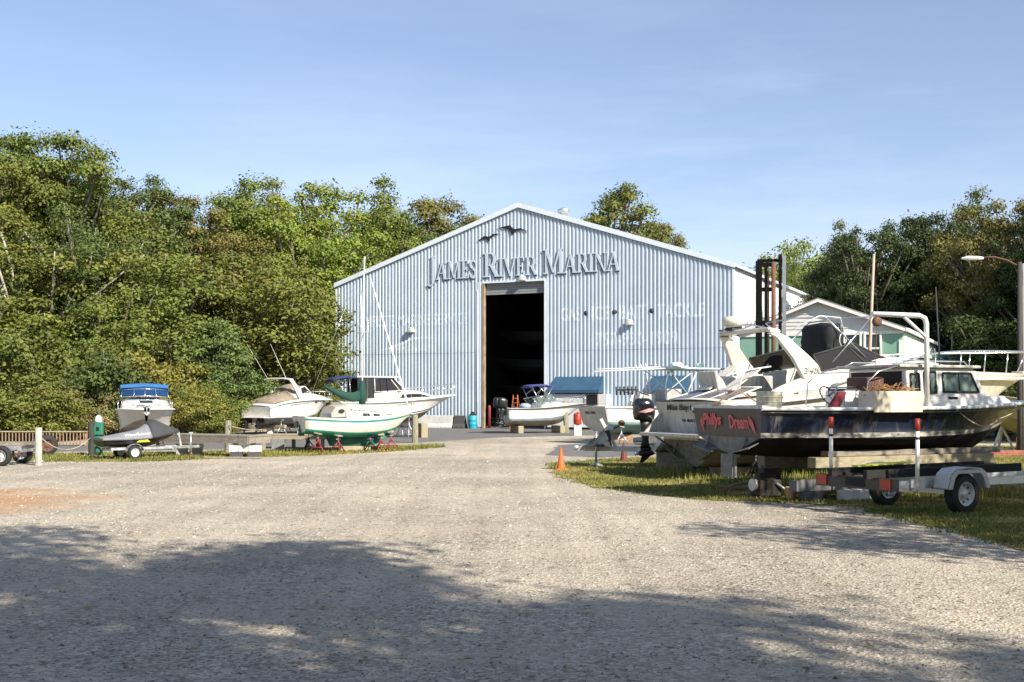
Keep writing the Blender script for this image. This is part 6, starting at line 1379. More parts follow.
for i, (x, y) in enumerate(((1.0, 0), (4.6, 0), (7.4, 0))):
    w2 = cr.matrix_basis @ Vector((x, y, 0)); hh = (.27, .22, .30)[i]; timber('keel_block', 'dark timber keel block %s the cream cruiser' % ('under the stern of', 'amidships under', 'under the forefoot of')[i], 'timber', (w2.x - .5, w2.y, hh / 2), (w2.x + .5, w2.y, hh / 2), .4, hh, WOOD)
for tx, s_ in ((.10, 1), (.10, -1), (.45, 1), (.45, -1), (.72, 1), (.72, -1)):
    q = H.pt(tx, -.1, s_); w = cr.matrix_basis @ q; jack_stand('dark jack stand under the cream cruiser', w.x, w.y, q.z, BLACK, group='jack stands under the cream cruiser')
spar = thing('spar_mast', 'bare leaning wooden spar rising between cream cruiser and green house', 'mast', gp(868, 41), 0); b = MB()
d = 41.; x0 = 0; dx = (874 - 868) / F * d; b.tube([(0, 0, 0), (dx * .3, 0, 3.7), (dx, 0, zz(254, d))], [.07, .065, .045], 8); b.build('pole', SPARW, spar)
b = MB(); b.tube([(dx, 0, zz(256, d)), ((892 - 868) / F * d, .6, .0)], .008, 4); b.build('stay_wire', BLACK, spar)

# ------------------------------------------------------------------ navy workboat
TH = radians(24); nb0 = Vector((4.15, 21.9, 0))
nb = thing('workboat', 'navy blue workboat with white cabin and red lettered dark transom, on timber cribbing', 'boat', nb0, TH)
H = Hull(7.75, [(0, 1.12), (.4, 1.28), (.7, 1.12), (.88, .66), (1, .04)], [(0, 1.74), (.3, 1.73), (.7, 1.76), (1, 1.86)], [(0, 1.02), (.4, 1.12), (.7, .86), (.9, .26), (1, .015)], [(0, 1.20), (.5, 1.18), (.8, 1.22), (.93, 1.32), (1, 1.5)], [(0, .86), (.5, .70), (.8, .74), (.93, .95), (1, 1.3)], rake=1.0, trk=.10, flare=.09)
b = MB(); H.mesh(b, tf=(1, .90, .55, .30, .18, .015, 0), tm=(0, 0, 0, 0, 1, 2), bm=2, tr=3, n=30); b.build('hull', [NAVY, STAINW, BLACKP, DARKT], nb)
b = MB(); b.loft([[H.pt(0, f, s_) + Vector((-.012, 0, 0)) for f, s_ in ((.02, 1), (-.34, 1), (-.67, 1), (-1, 1), (-.67, -1), (-.34, -1), (.02, -1))], [H.pt(0, f, s_) + Vector((-.002, 0, 0)) for f, s_ in ((.02, 1), (-.34, 1), (-.67, 1), (-1, 1), (-.67, -1), (-.34, -1), (.02, -1))]]); b.build('transom_foot', GRIMEG, nb)
b = MB(); H.deck(b, .56, .995, crown=.06); H.deck(b, 0, .05, dz=.012); b.build('deck', GEL, nb); b = MB(); H.cockpit(b, .05, .56, .2, .55); b.build('cockpit', GEL, nb)
b = MB(); H.rub(b, .038, dz=.0, out=.02); b.build('gunwale', WHITEP, nb)
b = MB(); H.rub(b, .02, dz=-.075, out=.012); b.build('rub_strake', BLACK, nb)
b = MB(); b.box((-.02, 0, 1.765), (.16, 2.3, .07)); b.build('transom_cap', GELG, nb, bevel=.015)
tn = (-.105, 0, 0)
vx_ = -.06
text_part('Phillys', 'transom_lettering', LETR, nb, (-.098, .46, 1.50), (0, -1, 0), (-.09, 0, 1), .62, .30, .2, .004, .03)
text_part('Dream', 'transom_lettering', LETR, nb, (-.098, -.42, 1.49), (0, -1, 0), (-.09, 0, 1), .62, .26, -.1, .004, .03)
b = MB(); o0 = Vector((-.102, 0, 0))
for yq, zq, s_ in ((.84, 1.47, 1), (-.80, 1.47, -1)):
    b.plate([(-.09, yq - .05, zq + .12), (-.09, yq + .03, zq + .02), (-.085, yq + .0, zq - .06), (-.08, yq - .10, zq - .20), (-.088, yq - .06, zq - .02)] if s_ > 0 else [(-.095, yq + .08, zq + .14), (-.09, yq - .06, zq + .04), (-.08, yq - .14, zq - .20), (-.085, yq - .02, zq - .09), (-.09, yq + .06, zq + .0)], .008, nrm=(-1, 0, 0))
b.build('transom_flourish', LETR, nb)
b = MB()
for s_ in (-1, 1):
    b.plate([(-.01, s_ * .34, .96), (-.24, s_ * .34, .90), (-.24, s_ * .92, 1.0), (-.01, s_ * .92, 1.10)], .018, nrm=(0, 0, 1)); b.tube([(-.03, s_ * .62, 1.22), (-.18, s_ * .60, .96)], .02, 6)
b.build('trim_tabs', GRIMEG, nb)
b = MB(); b.box((-.06, -.05, .66), (.05, .46, .44)); b.box((-.10, -.22, .66), (.03, .05, .48)); rdr = b.build('rudder_plate', GRIMEG, nb)
b = MB(); b.tube([(.2, 0, .84), (-.02, 0, .84)], .05, 8); b.build('rudder_post', STEEL, nb)
# cabin
cz = 1.78; C0, C1 = 3.55, 5.3
b = MB()
def crg(x0, x1, w, z): return [Vector((x0, w, z)), Vector((x1, w * .92, z)), Vector((x1, -w * .92, z)), Vector((x0, -w, z))]
b.loft([crg(C0, 5.80, .90, cz - .05), crg(C0, 5.72, .89, cz + .18), crg(C0, 5.38, .84, cz + .76)]); cab = b.build('cabin', GEL, nb, bevel=.03)
b = MB(); b.loft([crg(C0 - .25, 5.50, .95, cz + .76), crg(C0 - .25, 5.48, .95, cz + .82)]); b.build('cabin_roof', GELG, cab, bevel=.02)
b = MB(); b.loft([crg(5.70, 6.75, .74, cz - .02), crg(5.62, 6.4, .68, cz + .20)]); b.build('fore_cabin', GEL, nb, bevel=.04)
def cwin(x0, x1, z0, z1, sl, s_, name='window'):
    yy_ = lambda x, z: .895 - .06 * (z - cz) / .76 - .068 * (x - C0) / 2.3 + .014
    P = [(x0, z0), (x1, z0), (x1 - sl, z1), (x0, z1)]; g_ = MB(); g_.plate([(x, s_ * yy_(x, z), z) for x, z in P], .01, nrm=(0, s_, 0)); w = g_.build(name, GLH if False else GLC, cab)
    cx_ = sum(p[0] for p in P) / 4; cz_ = sum(p[1] for p in P) / 4; f = MB(); Q = [Vector((x, s_ * (yy_(x, z) + .012), z)) for x, z in P]
    for i in range(4): f.tube([Q[i], Q[(i + 1) % 4]], .022, 6)
    mx = (x0 + x1 - sl * .5) / 2; f.tube([(mx, s_ * (yy_(mx, z0) + .012), z0), (mx, s_ * (yy_(mx, z1) + .012), z1)], .012, 6); f.build('window_frame', BLACK, w)
    d_ = MB(); d_.plate([(x, s_ * (yy_(x, z) + .0005 - .02), z) for x, z in P], .012, nrm=(0, s_, 0)); d_.build('see_through_plate', mat('painted_see_through', (.24, .31, .27), .4, var=.5, vs=3), w)  # pale green plate behind the pane, painted as light showing through
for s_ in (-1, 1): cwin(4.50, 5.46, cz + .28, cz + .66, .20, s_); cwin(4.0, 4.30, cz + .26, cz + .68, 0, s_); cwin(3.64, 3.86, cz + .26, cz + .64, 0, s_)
b = MB(); b.plate([(5.70, .66, cz + .26), (5.70, -.66, cz + .26), (5.48, -.64, cz + .66), (5.48, .64, cz + .66)], .02, nrm=(1, 0, .6)); b.build('windscreen', GLD, cab)
text_part('VA 3847 AB', 'cabin_lettering', LETB, cab, (4.75, -.865, cz + .16), (1, .035, 0), (0, 0, 1), .24, .05, 0, .012)
b = MB(); b.tube([(4.95, -.3, cz + .82), (4.84, -.3, 4.22)], [.022, .014], 6); b.build('radio_antenna', CHARC, cab)
b = MB(); b.tube([(C0 - .2, -.7, cz + .82), (C0 - .0, -.7, cz + .90), (5.2, -.7, cz + .90), (5.3, -.7, cz + .82)], .014, 5); b.tube([(C0 - .2, .7, cz + .82), (C0 - .0, .7, cz + .90), (5.2, .7, cz + .90), (5.3, .7, cz + .82)], .014, 5); b.build('roof_rail', CHROME, cab)
b = MB(); b.box((C0 - .012, 0, cz + .30), (.02, 1.45, .78)); b.build('cabin_doorway_shade', mat('painted_opening_shade', (.03, .022, .018), .8), cab)  # flat dark panel on the aft wall, painted as the shaded open interior
b = MB(); b.tube([(2.5, -.9, 1.8), (2.55, -.9, 2.25), (2.8, -.9, 2.45), (C0 - .2, -.9, 2.58)], .014, 5); b.tube([(2.5, .9, 1.8), (2.55, .9, 2.25), (2.8, .9, 2.45), (C0 - .2, .9, 2.58)], .014, 5); b.tube([(2.8, -.9, 2.45), (2.8, .9, 2.45)], .014, 5); b.build('awning_frame', CHROME, nb)
# davit pipe
b = MB(); dx_ = 3.86; b.tube([(dx_ + .02, -1.06, 1.78), (dx_, -1.06, 3.40), (dx_ - .03, -1.05, 3.50), (dx_ - .14, -1.02, 3.55), (dx_ - 1.12, -.80, 3.57)], .05, 10); b.tube([(dx_, -1.06, 3.12), (dx_ - .48, -.94, 3.54)], .035, 8); b.build('davit_arm', ALU, nb)
b = MB(); b.lathe([(.03, -.05), (.09, -.04), (.09, .04), (.03, .05)], n=12, M=Matrix.Translation((dx_ - 1.02, -.82, 3.42)) @ Matrix.Rotation(pi / 2, 4, 'X')); b.tube([(dx_ - 1.02, -.82, 3.53), (dx_ - 1.02, -.82, 3.4)], .012, 5); b.tube([(dx_ - 1.02, -.82, 3.36), (dx_ - 1.08, -.80, 1.9)], .006, 4); b.build('hauling_block', RUST, nb)
# culling box, console, wheel
b = MB(); b.box((2.88, -1.36, 1.87), (1.16, .04, .40)); b.box((2.88, -.94, 1.90), (1.16, .04, .34))
for x in (2.32, 3.44): b.box((x, -1.15, 1.90), (.04, .38, .34))
b.box((2.88, -1.15, 1.84), (1.06, .38, .03)); b.build('sorting_box', mat('cream_painted_plywood', (.62, .55, .43), .75, var=.1, dirt=(.42, .36, .26), da=.5), nb)
b = MB(); rng = random.Random(2)
for k in range(46):
    c = Vector((rng.uniform(2.4, 3.35), rng.uniform(-1.28, -1.0), 2.05 + rng.uniform(0, .10))); d_ = Vector((rng.uniform(-.25, .25), rng.uniform(-.1, .1), rng.uniform(-.05, .16))); b.tube([c - d_, c + d_], .009, 4)
b.build('crab_wire_tangle', CRAB, nb)
for x, l in ((3.0, 1),):
    q = MB(); q.box((x, -.3, 1.80), (.42, .62, 1.1)); q.build('engine_box', mat('dark_rusty_box', (.10, .05, .04), .8, var=.3), nb, bevel=.03)
b = MB(); b.box((2.42, -.35, 1.72), (.42, .6, .72)); hc = b.build('helm_console', GEL, nb, bevel=.03)
b = MB(); b.box((2.42, -.35, 2.10), (.36, .5, .04)); b.tube([(2.0, -.35, 2.14), (2.8, -.35, 2.16)], .014, 5); b.build('instrument_tray', CHARC, hc)
b = MB(); C = Vector((1.98, -.45, 1.98)); ax = Vector((.82, 0, .57)).normalized(); u1 = Vector((0, 1, 0)); u2 = ax.cross(u1); b.tube([C + (u1 * cos(a) + u2 * sin(a)) * .22 for a in [2 * pi * i / 20 for i in range(21)]], .013, 6)
for k in range(3): a = 2 * pi * k / 3; b.tube([C, C + (u1 * cos(a) + u2 * sin(a)) * .22], .009, 5)
b.tube([C, C + ax * .25], .02, 6); b.build('steering_wheel', CHARC, hc)
rng = random.Random(5); b = MB(); rr = []
for i in range(6):
    z = 1.66 + .40 * i / 5; rr.append([Vector((1.86 + .05 * i + (.15 - .012 * i) * (1 + .22 * sin(3 * a + i * .6)) * cos(a), -.66 + (.07 + .03 * sin(4 * a + i)) * sin(a), z)) for a in [2 * pi * j / 12 for j in range(12)]])
b.loft(rr, sm=True); o = b.build('red_jacket', mat('red_cloth', (.14, .018, .024), .9, var=.3, bump=.5)); o.location = nb0; o.rotation_euler = (0, 0, TH); tag(o, 'red jacket hanging over the steering wheel of the navy workboat', 'jacket')
for i, (x, y, n_) in enumerate(((.95, .05, 4), )):
    for k in range(n_):
        r = .26; o_ = MB(); o_.lathe([(r * .9, 0), (r, .13), (r * 1.04, .14), (r * 1.0, .15), (r * .93, .15), (r * .84, .02)], n=14, cap=False, sm=False); o_.lathe([(r * .9, 0), (.01, .0)], n=14, cap=False)
        o = o_.build('bushel_basket', mat('pale_basket_splint', (.50, .48, .36), .85, var=.35, vs=8)); w = nb.matrix_basis @ Vector((x, y, 1.62 + k * .10)); o.location = w; o.rotation_euler = (0, 0, k * .4); tag(o, 'pale slatted bushel basket in the stack at the stern of the navy workboat', 'basket', 'bushel baskets stacked on the workboat')
b = MB(); b.box((.95, .05, 1.39), (.6, .7, .46)); b.build('stern_locker', GELG, nb, bevel=.02)
b = MB(); b.tube([(.3, 1.0, 1.80), (.9, 1.05, 2.1), (1.5, 1.05, 1.80)], .014, 5); b.box((2.7, -.95, 1.86), (.12, .12, .18)); b.box((2.62, -.95, 2.0), (.30, .28, .14)); b.build('line_hauler', CRAB, nb)
P = [H.S(.60, -1, .02) + Vector((0, 0, .06))]; 
rp = [(nb.matrix_basis @ (H.S(.62, -1, -.03))), nb.matrix_basis @ (H.pt(.80, .25, -1, .05)), nb.matrix_basis @ (H.pt(.88, .45, -1, .04)), nb.matrix_basis @ H.S(.965, -1, -.02)]
b = MB(); PP = []
for i in range(3):
    a, c = rp[i], rp[i + 1]
    for k in range(8): PP.append(a.lerp(c, k / 8) - Vector((0, 0, .05 * sin(pi * k / 8))))
b.tube(PP, .011, 5); tag(b.build('mooring_rope', ROPE), 'thin pale rope draped along the navy bow', 'rope')
# cribbing under the workboat
def W(x, y, z=0.): v = nb.matrix_basis @ Vector((x, y, 0)); return Vector((v.x, v.y, z))
timber('crib_timber', 'pale heavy timber running along under the near side of the navy workboat', 'timber', W(1.35, -.72, .71), W(6.0, -.60, .71), .24, .20, WOODL)
timber('crib_timber', 'dark timber laid on top of the pale one under the navy workboat', 'timber', W(1.7, -.66, .87), W(6.3, -.5, .87), .22, .11, WOOD)
timber('crib_timber', 'long timber under the far side of the navy workboat', 'timber', W(1.2, .65, .66), W(5.6, .6, .66), .24, .24, WOOD)
timber('crib_timber', 'thick upright timber block under the forefoot of the navy workboat', 'timber', W(5.7, -.35, .30), W(6.25, -.35, .30), .45, .60, WOOD)
CONCM = mat('shaded_concrete_block', (.17, .17, .17), .9, var=.2, vs=9, bump=.6, bs=60)  # grey concrete darkened to imitate the shadow under the workboat
BG = 'concrete blocks cribbing the navy workboat'
for i, (x, y, z, m, l) in enumerate(((1.15, -.95, .0, CONCD, 'black block on the grass, left foot of the workboat cribbing'), (1.95, -1.05, .0, CONCW, 'pale block on the grass, lit end facing us under the workboat cribbing'), (2.35, -1.05, .0, CONCW, 'pale block on the grass, right of the other lit one under the workboat cribbing'),
      (1.0, -.85, .2, CONCM, 'grey block, left of the middle row of the workboat cribbing'), (1.42, -.85, .2, CONCM, 'grey block, second of the middle row of the workboat cribbing'), (1.84, -.85, .2, CONCM, 'grey block, third of the middle row of the workboat cribbing'), (2.3, -.85, .2, CONCM, 'grey block, right of the middle row of the workboat cribbing'),
      (1.9, -.85, .4, CONCM, 'grey block directly under the pale timber, left'), (2.4, -.85, .4, CONCM, 'grey block directly under the pale timber, right'), (1.4, .65, .0, CONCD, 'dark block far side aft, bottom'), (1.4, .65, .2, CONCD, 'dark block far side aft, middle'), (4.8, -.65, .0, CONC, 'grey block under the forward end of the pale timber, bottom'), (4.8, -.65, .2, CONC, 'grey block under the forward end of the pale timber, middle'), (4.8, -.65, .4, CONC, 'grey block under the forward end of the pale timber, top'), (5.0, .62, .0, CONCD, 'dark block far side forward, bottom'), (5.0, .62, .2, CONCD, 'dark block far side forward, middle'), (1.4, .65, .4, CONCD, 'dark block far side aft, top'), (5.0, .62, .4, CONCD, 'dark block far side forward, top'))):
    p = W(x, y); block(l, p.x, p.y, z, TH + (.1 if i % 2 else -.06), m, BG)
timber('plank_scrap', 'reddish plank lying in the grass before the navy transom', 'plank', gp(716, 24.6, .04), gp(752, 24.0, .06), .18, .05, mat('red_brown_plank', (.16, .09, .06), .85, var=.3))
timber('plank_scrap', 'short board propped across the reddish plank in the grass', 'plank', gp(728, 24.4, .07), gp(749, 24.1, .20), .12, .04, WOOD)
eg = thing('engine_block', 'rusty engine standing in the shade under the navy workboat', 'engine', W(.9, .1), .4); b = MB(); b.box((0, 0, .20), (.5, .36, .32)); b.box((0, .0, .42), (.42, .16, .14)); b.build('engine_casting', mat('sooty_iron', (.06, .05, .045), .7, .3, var=.4), eg, bevel=.03)
b = MB(); b.lathe([(.12, -.04), (.12, .04)], n=14, M=Matrix.Translation((-.28, 0, .26)) @ Matrix.Rotation(pi / 2, 4, 'Y')); b.tube([(.1, -.2, .3), (.3, -.25, .15), (.4, -.2, .05)], .03, 6); b.build('flywheel', STEEL, eg)
pr = thing('orange_funnel', 'small pale orange bucket in the shade under the navy workboat', 'bucket', W(1.0, -.55), 0); b = MB(); b.lathe([(.09, 0), (.12, .24), (.125, .25), (.11, .25), (.085, .02)], n=14, cap=False); b.lathe([(.09, 0), (.005, 0)], n=14, cap=False); b.build('bucket_shell', mat('pale_orange_plastic', (.50, .33, .18), .5), pr)

# ------------------------------------------------------------------ big trailer at the right
TH2 = radians(28); c2, s2 = cos(TH2), sin(TH2); ax0 = Vector((7.15, 20.05, 0))
tl = thing('boat_trailer', 'large empty galvanised trailer with grey fenders and guide posts before the navy workboat', 'trailer', ax0, TH2)
zf = .50
b = MB()
for s_ in (-1, 1): b.bar((-1.45, s_ * .62, zf), (2.2, s_ * .62, zf), .08, .13); b.bar((2.2, s_ * .62, zf), (5.2, 0.03 * s_, zf + .03), .08, .13)
for x in (-.9, .7, 2.0): b.box((x, 0, zf - .10), (.08, 1.16, .07))
fm = b.build('frame', STEEL, tl)
b = MB(); b.box((0, 0, .33), (.07, 1.5, .07)); b.build('axle', STEEL, tl)
b = MB()
for s_ in (-1, 1): b.bar((-1.75, s_ * .40, zf + .17), (2.0, s_ * .40, zf + .20), .09, .14)
b.build('bunks', mat('black_carpet', (.015, .015, .015), .95, bump=.4), tl)
b = MB(); b.box((-1.55, 0, zf + .02), (.14, 1.75, .20)); b.build('rear_beam', BLACK, tl)
b = MB(); b.box((-1.63, .72, zf + .03), (.02, .22, .17)); b.box((-1.63, -.72, zf + .03), (.02, .22, .17)); b.build('tail_lamps', REDPL, tl)
b = MB(); b.box((-1.3, -.30, zf + .01), (.03, .05, .03)); b.box((-1.60, -.05, zf + .03), (.04, .46, .15)); b.build('plate_holder', CHARC, tl)
for s_ in (-1, 1):
    hub = MB().box((0, s_ * .72, .33), (.12, .1, .12)).build('wheel', STEEL, tl); wheel(hub, (0, s_ * .85, .33), .335, .22)
    b = MB(); A = [(-.50, .42), (-.42, .66), (-.30, .74), (0, .76), (.30, .74), (.42, .66), (.50, .42)]
    b.loft([[Vector((x, s_ * .85 - .15, z)), Vector((x, s_ * .85 + .15, z)), Vector((x * 1.03, s_ * .85 + .15, z + .02)), Vector((x * 1.03, s_ * .85 - .15, z + .02))] for x, z in A]); b.plate([(-.50, s_ * 1.0, .42), (-.42, s_ * 1.0, .66), (-.30, s_ * 1.0, .74), (.30, s_ * 1.0, .74), (.42, s_ * 1.0, .66), (.50, s_ * 1.0, .42), (.40, s_ * 1.0, .42), (.34, s_ * 1.0, .60), (.26, s_ * 1.0, .675), (-.26, s_ * 1.0, .675), (-.34, s_ * 1.0, .60), (-.40, s_ * 1.0, .42)], .015, nrm=(0, s_, 0)); b.build('fender', FENDER, tl, bevel=.008)
    b = MB(); xg = -1.18; b.tube([(xg + .35, s_ * .70, zf - .08), (xg + .05, s_ * .92, zf - .07), (xg, s_ * .98, zf + .0), (xg, s_ * .98, zf + .5)], .025, 7); b.tube([(xg, s_ * .98, zf + .06), (xg, s_ * .98, 1.52)], .034, 10); gq = b.build('guide_post', WHITEP, tl)
    b = MB(); b.tube([(xg, s_ * .98, 1.40), (xg, s_ * .98, 1.60)], .042, 10); b.build('guide_post_lamp', REDPL, gq); b = MB(); b.tube([(xg, s_ * .98, 1.26), (xg, s_ * .98, 1.30)], .038, 10); b.build('guide_post_band', BLACK, gq)
b = MB(); b.box((-.75, -.68, zf + .02), (.14, .03, .20)); b.box((-.98, -.68, zf + .02), (.06, .03, .14)); b.build('side_stickers', CONCW, tl)
b = MB(); b.plate([(-1.3, .2, zf + .26), (-.1, .1, zf + .30), (-.1, .34, zf + .30), (-1.3, .36, zf + .26)], .02, nrm=(0, 0, 1)); o = b.build('folded_strap', YEL); o.location = ax0; o.rotation_euler = (0, 0, TH2); tag(o, 'yellow green strap lying across the big trailer', 'strap')
b = MB(); b.tube([(4.9, .2, .08), (4.9, .2, 1.0)], .035, 8); b.box((4.9, .2, .03), (.2, .2, .05)); b.build('jack', STEEL, tl); b = MB(); b.bar((4.3, 0, .52), (4.2, 0, 1.3), .08, .08); b.build('winch_stand', STEEL, tl)

# ------------------------------------------------------------------ behind, right: forklift, lamp pole, boats, edging
fk = thing('marina_forklift', 'tall black and rusty forklift mast beside the shed, machine hidden behind the boats', 'forklift', gp(771, 46.5), radians(-12))
mt = zz(256, 46.5); b = MB()
for x, h_ in ((-.48, mt - .25), (-.20, mt - .4), (.36, mt), (.52, mt - .05)): b.box((x, 0, h_ / 2 + .1), ((.26 if x < 0 else .14) if abs(x) > .4 else .13, .24, h_ - .1), 0 if x < 0 else (1 if x > .4 else 0))
for z in (mt - .35, mt - 1.35, mt - 2.7, mt - 4.2, mt - 5.6): b.box((-.42 + .22, -.02, z), (.62, .16, .16))
b.box((.0, .06, mt - .18), (1.1, .1, .12)); b.build('mast', [MASTB, MASTG], fk)
b = MB(); b.tube([(.10, -.10, .4), (.10, -.10, mt - .25)], .09, 10); b.tube([(-.10, -.03, .4), (-.10, -.03, mt - .6)], .035, 7); b.build('lift_ram', RUST, fk)
b = MB(); b.box((0, -.18, 1.3), (1.5, .1, .8)); 
for x in (-.5, .5): b.box((x, -1.2, .93), (.16, 2.0, .07))
b.build('fork_carriage', MASTB, fk)
b = MB(); b.box((0, 1.5, 1.0), (1.7, 2.4, .8)); b.box((0, 2.3, 1.6), (1.6, .9, .5)); b.build('body', CARM, fk, bevel=.06)
b = MB()
for x in (-.7, .7):
    for y in (.5, 1.9): b.bar((x, y, 1.4), (x, y + (.1 if y < 1 else -.1), 2.7), .08, .08)
b.box((0, 1.2, 2.74), (1.6, 1.7, .08)); b.build('cab_frame', MASTB, fk)
b = MB(); b.box((0, 1.5, 1.65), (.5, .5, .5)); b.build('seat', BLACK, fk, bevel=.05)
for x in (-.95, .95):
    for y, r_ in ((.5, .55), (2.3, .48)):
        hub = MB().box((x * .8, y, r_), (.1, .1, .1)).build('wheel', MASTB, fk); hub.rotation_euler = (0, 0, 0)
        q = bpy.data.objects.new('axle_pivot', None); bpy.data.objects.remove(q)
        b = MB(); b.lathe([(r_ * .5, -.16), (r_ * .92, -.16), (r_, -.1), (r_, .1), (r_ * .92, .16), (r_ * .5, .16), (r_ * .45, .05), (.01, .05)], n=22, M=Matrix.Translation((x, y, r_)) @ Matrix.Rotation(pi / 2, 4, 'Y')); b.build('tyre', RUBBER, hub)
lp = thing('lamp_pole', 'twin timber pole with curved arm and white street lamp at the right edge', 'street lamp', gp(1020.5, 40), 0)
b = MB(); b.tube([(-.03, 0, -.2), (-.03, 0, zz(262, 40))], [.085, .07], 9); pw = b.build('timber_pole', mat('dark_pole', (.055, .052, .05), .9, var=.3, vs=5, st=(6, 6, 1), bump=.5), lp)
b = MB(); b.tube([(.14, .05, -.2), (.14, .05, zz(262, 40) - .05)], .09, 9); b.build('grey_pole', mat('grey_pole', (.36, .35, .34), .8, var=.2, vs=5, st=(6, 6, 1)), lp)
b = MB(); zt = zz(265, 40); b.tube([(-.14, 0, zt), (-.45, 0, zt + .16), (-.9, 0, zt + .28), (-1.35, 0, zt + .26)], .03, 7); b.build('arm', RUST, lp)
b = MB(); z = zz(258.5, 40); b.loft([[Vector((x, y, zq)) for y, zq in ((-w, z), (-w * .7, z + h_), (w * .7, z + h_), (w, z), (w * .6, z - h_ * .7), (-w * .6, z - h_ * .7))] for x, w, h_ in ((-1.30, .06, .04), (-1.45, .11, .07), (-1.85, .14, .08), (-2.05, .06, .03))], sm=False); b.build('lamp_head', WHITEP, lp)
for i, (px, dd, yb, lab, nx_, cc_) in enumerate(((958, 60, 353, 'small laid up sailboat with a teal blue cover beyond the cream bow', 955, TEALC), (985, 63, 358, 'pale laid up sailboat with a grey cover beyond the cream bow', 971, GREYC))):
    r = thing('covered_sailboat', lab, 'boat', gp(px - 30, dd), radians(12 - 30 * i)); z0 = zz(yb + 9, dd)
    Hq = Hull(5.2, [(0, .7), (.4, 1.0), (.7, .85), (1, .04)], [(0, z0), (.5, z0 - .05), (1, z0 + .15)], [(0, .5), (.4, .8), (.8, .3), (1, .02)], [(0, z0 - .7), (.5, z0 - .8), (1, z0 - .3)], [(0, z0 - .8), (.5, z0 - 1.1), (1, z0 - .4)], rake=.6)
    b = MB(); Hq.mesh(b, n=14); b.build('hull', [GEL, GREYB], r); b = MB(); Hq.deck(b, 0, .99); b.build('deck', GEL, r)
    b = MB(); b.loft([[Vector((x, .8 * u, z0 + .03 + h_ * (1 - abs(u)))) for u in (1, .5, 0, -.5, -1)] for x, h_ in ((.3, .3), (1.5, .5), (2.7, .5), (3.9, .25))], closed=True); b.build('cover', cc_, r)
    b = MB(); b.loft([[Vector((1.6, .05, z0 - 1.05)), Vector((3.0, .05, z0 - 1.05)), Vector((3.0, -.05, z0 - 1.05)), Vector((1.6, -.05, z0 - 1.05))], [Vector((1.8, .05, .05)), Vector((2.8, .05, .05)), Vector((2.8, -.05, .05)), Vector((1.8, -.05, .05))]]); b.build('keel', GREYB, r)
    mx = (nx_ - (px - 30)) / F * dd; b = MB(); b.tube([(mx, 0, z0), (mx, 0, zz((329, 327)[i], dd))], .06, 8); b.tube([(mx, 0, zz(330, dd)), (mx + 1.0, .2, z0 + .2)], .012, 4); b.build('mast', SPARW, r)
    for tx in (.25, .65):
        for s_ in (-1, 1): q = Hq.pt(tx, -.1, s_); w = r.matrix_basis @ q; jack_stand('tall grey stand under the laid up sailboats', w.x, w.y, q.z, STEEL, group='tall stands under the laid up sailboats')
ob = thing('wooden_boat', 'old olive bottomed boat cut by the right edge, on a white stand', 'boat', gp(1100, 43), radians(176))
H = Hull(5.0, [(0, 1.0), (.5, 1.2), (.8, .8), (1, .05)], [(0, 1.75), (.5, 1.8), (1, 2.2)], [(0, .9), (.5, .9), (.85, .4), (1, .02)], [(0, .9), (.6, .9), (1, 1.6)], [(0, .6), (.6, .55), (.9, .9), (1, 1.4)], rake=1.0, flare=.1)
b = MB(); H.mesh(b, tf=(1, .9, .8, .6, .3, .1, 0), tm=(0, 0, 1, 1, 1, 1), bm=1); b.build('hull', [GELG, OLIVE], ob); b = MB(); H.deck(b, 0, .99); b.build('deck', GELG, ob); b = MB(); b.box((1.9, 0, .29), (.5, .6, .55)); o = b.build('keel_block', WOOD); o.location = ob.location; o.rotation_euler = ob.rotation_euler; tag(o, 'timber block under the olive bottomed boat', 'timber')
st2 = thing('boat_stand', 'white A-shaped stand under the bow of the olive bottomed boat', 'boat stand', gy(1001, 450), .3); b = MB()
for a_, c_ in (((-.35, 0, .02), (.28, 0, 1.45)), ((.42, -.2, .02), (.05, 0, .85)), ((.30, .5, .02), (.22, .05, 1.3))): b.bar(a_, c_, .07, .07)
b.box((.0, -.1, .05), (.8, .06, .06)); b.build('stand_frame', CONCW, st2)
b = MB(); A, B = gy(988, 456), gy(1090, 455); n = 18
for k in range(n):
    for j in range(2): c = A.lerp(B, (k + .5 + .25 * j) / n); b.box((c.x, c.y, .05 + .09 * j), ((B - A).length / n - .015, .22, .085))
tag(b.build('brick_edging', BRICK), 'low red brick edging on the grass at the right edge', 'edging')
b = MB(); b.lathe([(.20, 0), (.22, .1), (.21, .45), (.1, .5), (.01, .5)], n=12); o = b.build('orange_buoy', ORANGE); o.location = gy(1022, 449); tag(o, 'orange buoy behind the brick edging at the right edge', 'buoy')

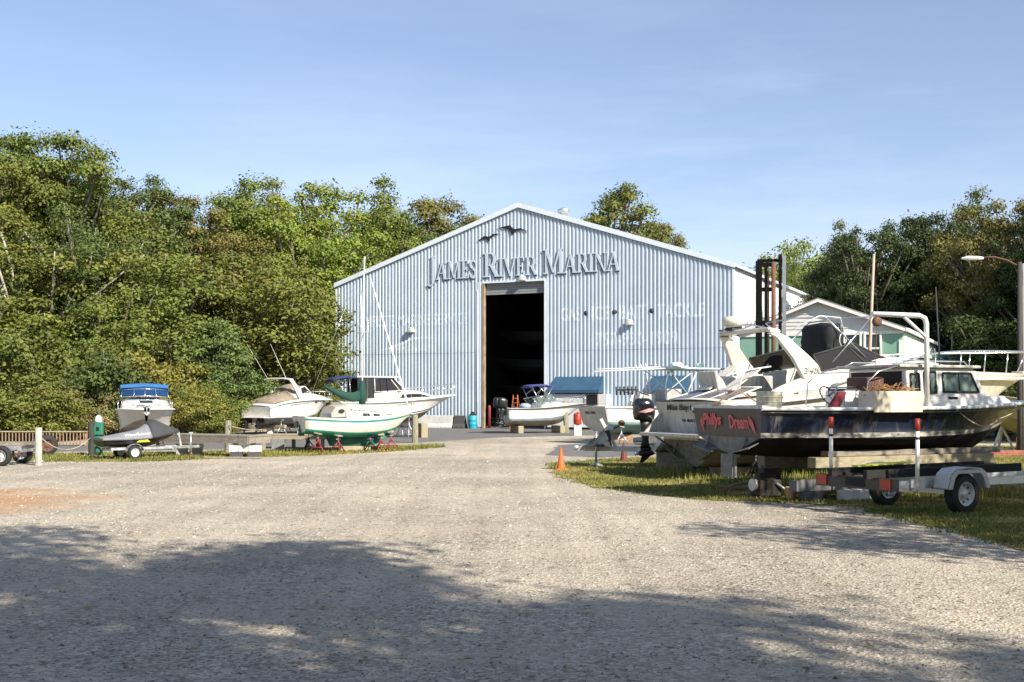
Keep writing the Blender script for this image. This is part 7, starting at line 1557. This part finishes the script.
# ------------------------------------------------------------------ separate the pieces that were shaped together
def split_part(o, axis, k, name):
    me = o.data; C = [(sum((me.vertices[v].co[axis] for v in p.vertices)) / len(p.vertices), p.index) for p in me.polygons]; C.sort()
    gaps = sorted(((C[i + 1][0] - C[i][0], i) for i in range(len(C) - 1)), reverse=True)[:k - 1]
    cuts = sorted(g_[1] for g_ in gaps); grp = []; s = 0
    for c in cuts + [len(C) - 1]: grp.append([x[1] for x in C[s:c + 1]]); s = c + 1
    for fs in grp[1:] + [grp[0]]:
        b = MB(); mp = {}
        for fi in fs:
            p = me.polygons[fi]; f = []
            for v in p.vertices:
                if v not in mp: mp[v] = len(b.v); b.v.append(me.vertices[v].co.copy())
                f.append(mp[v])
            b.f.append(f); b.m.append(p.material_index); b.s.append(p.use_smooth)
        n = b.build(name, list(me.materials), o.parent)
        for md in o.modifiers: m2 = n.modifiers.new(md.name, md.type); m2.width = md.width; m2.segments = md.segments; m2.limit_method = md.limit_method; m2.angle_limit = md.angle_limit
        for ch in list(o.children): ch.parent = n
    bpy.data.objects.remove(o)
SPL_ = {'side_wall': (0, 2, 'side_wall'), 'seat_cushion': (0, 2, 'seat_cushion'), 'seat_cushions': (1, 2, 'seat_cushion'), 'canvas_side': (1, 2, 'canvas_side'), 'curtain_frame': (1, 2, 'curtain_frame'), 'awning_frame': (1, 1, 'awning_frame'), 'clear_curtain': (1, 2, 'clear_curtain'), 'platform_cheeks': (1, 2, 'platform_cheek'),
        'trim_tabs': (1, 2, 'trim_tab'), 'sign_dots': (0, 3, 'sign_dot'), 'tail_lamps': (1, 2, 'tail_lamp'), 'conduit': (0, 2, 'conduit'), 'cleats': (1, 2, 'cleat'), 'deck': (0, 2, 'deck'),
        'side_window': (1, 2, 'side_window'), 'cabin_window': (1, 2, 'cabin_window'), 'coaming_pair': (1, 2, 'coaming'), 'bunks': (1, 2, 'bunk'), 'timber_bunks': (1, 2, 'bunk'), 'side_stickers': (0, 2, 'side_sticker'), 'transom_flourish': (1, 2, 'transom_flourish'), 'concrete_plinth': (0, 2, 'concrete_plinth')}
for o in list(bpy.data.objects):
    if o.type != 'MESH' or o.parent is None: continue
    nm = o.name.split('.')[0]
    if nm == 'bimini_frame' and not o.parent.name.startswith('motor_cruiser'): split_part(o, 1, 2, 'bimini_frame'); continue
    if nm in SPL_:
        if nm == 'deck':
            if o.data.polygons and not any(c.name.startswith('cockpit') for c in o.parent.children): continue
        pass
        if nm == 'clear_curtain' and o.parent.name.startswith('cabin_cruiser'): continue
        split_part(o, *SPL_[nm])
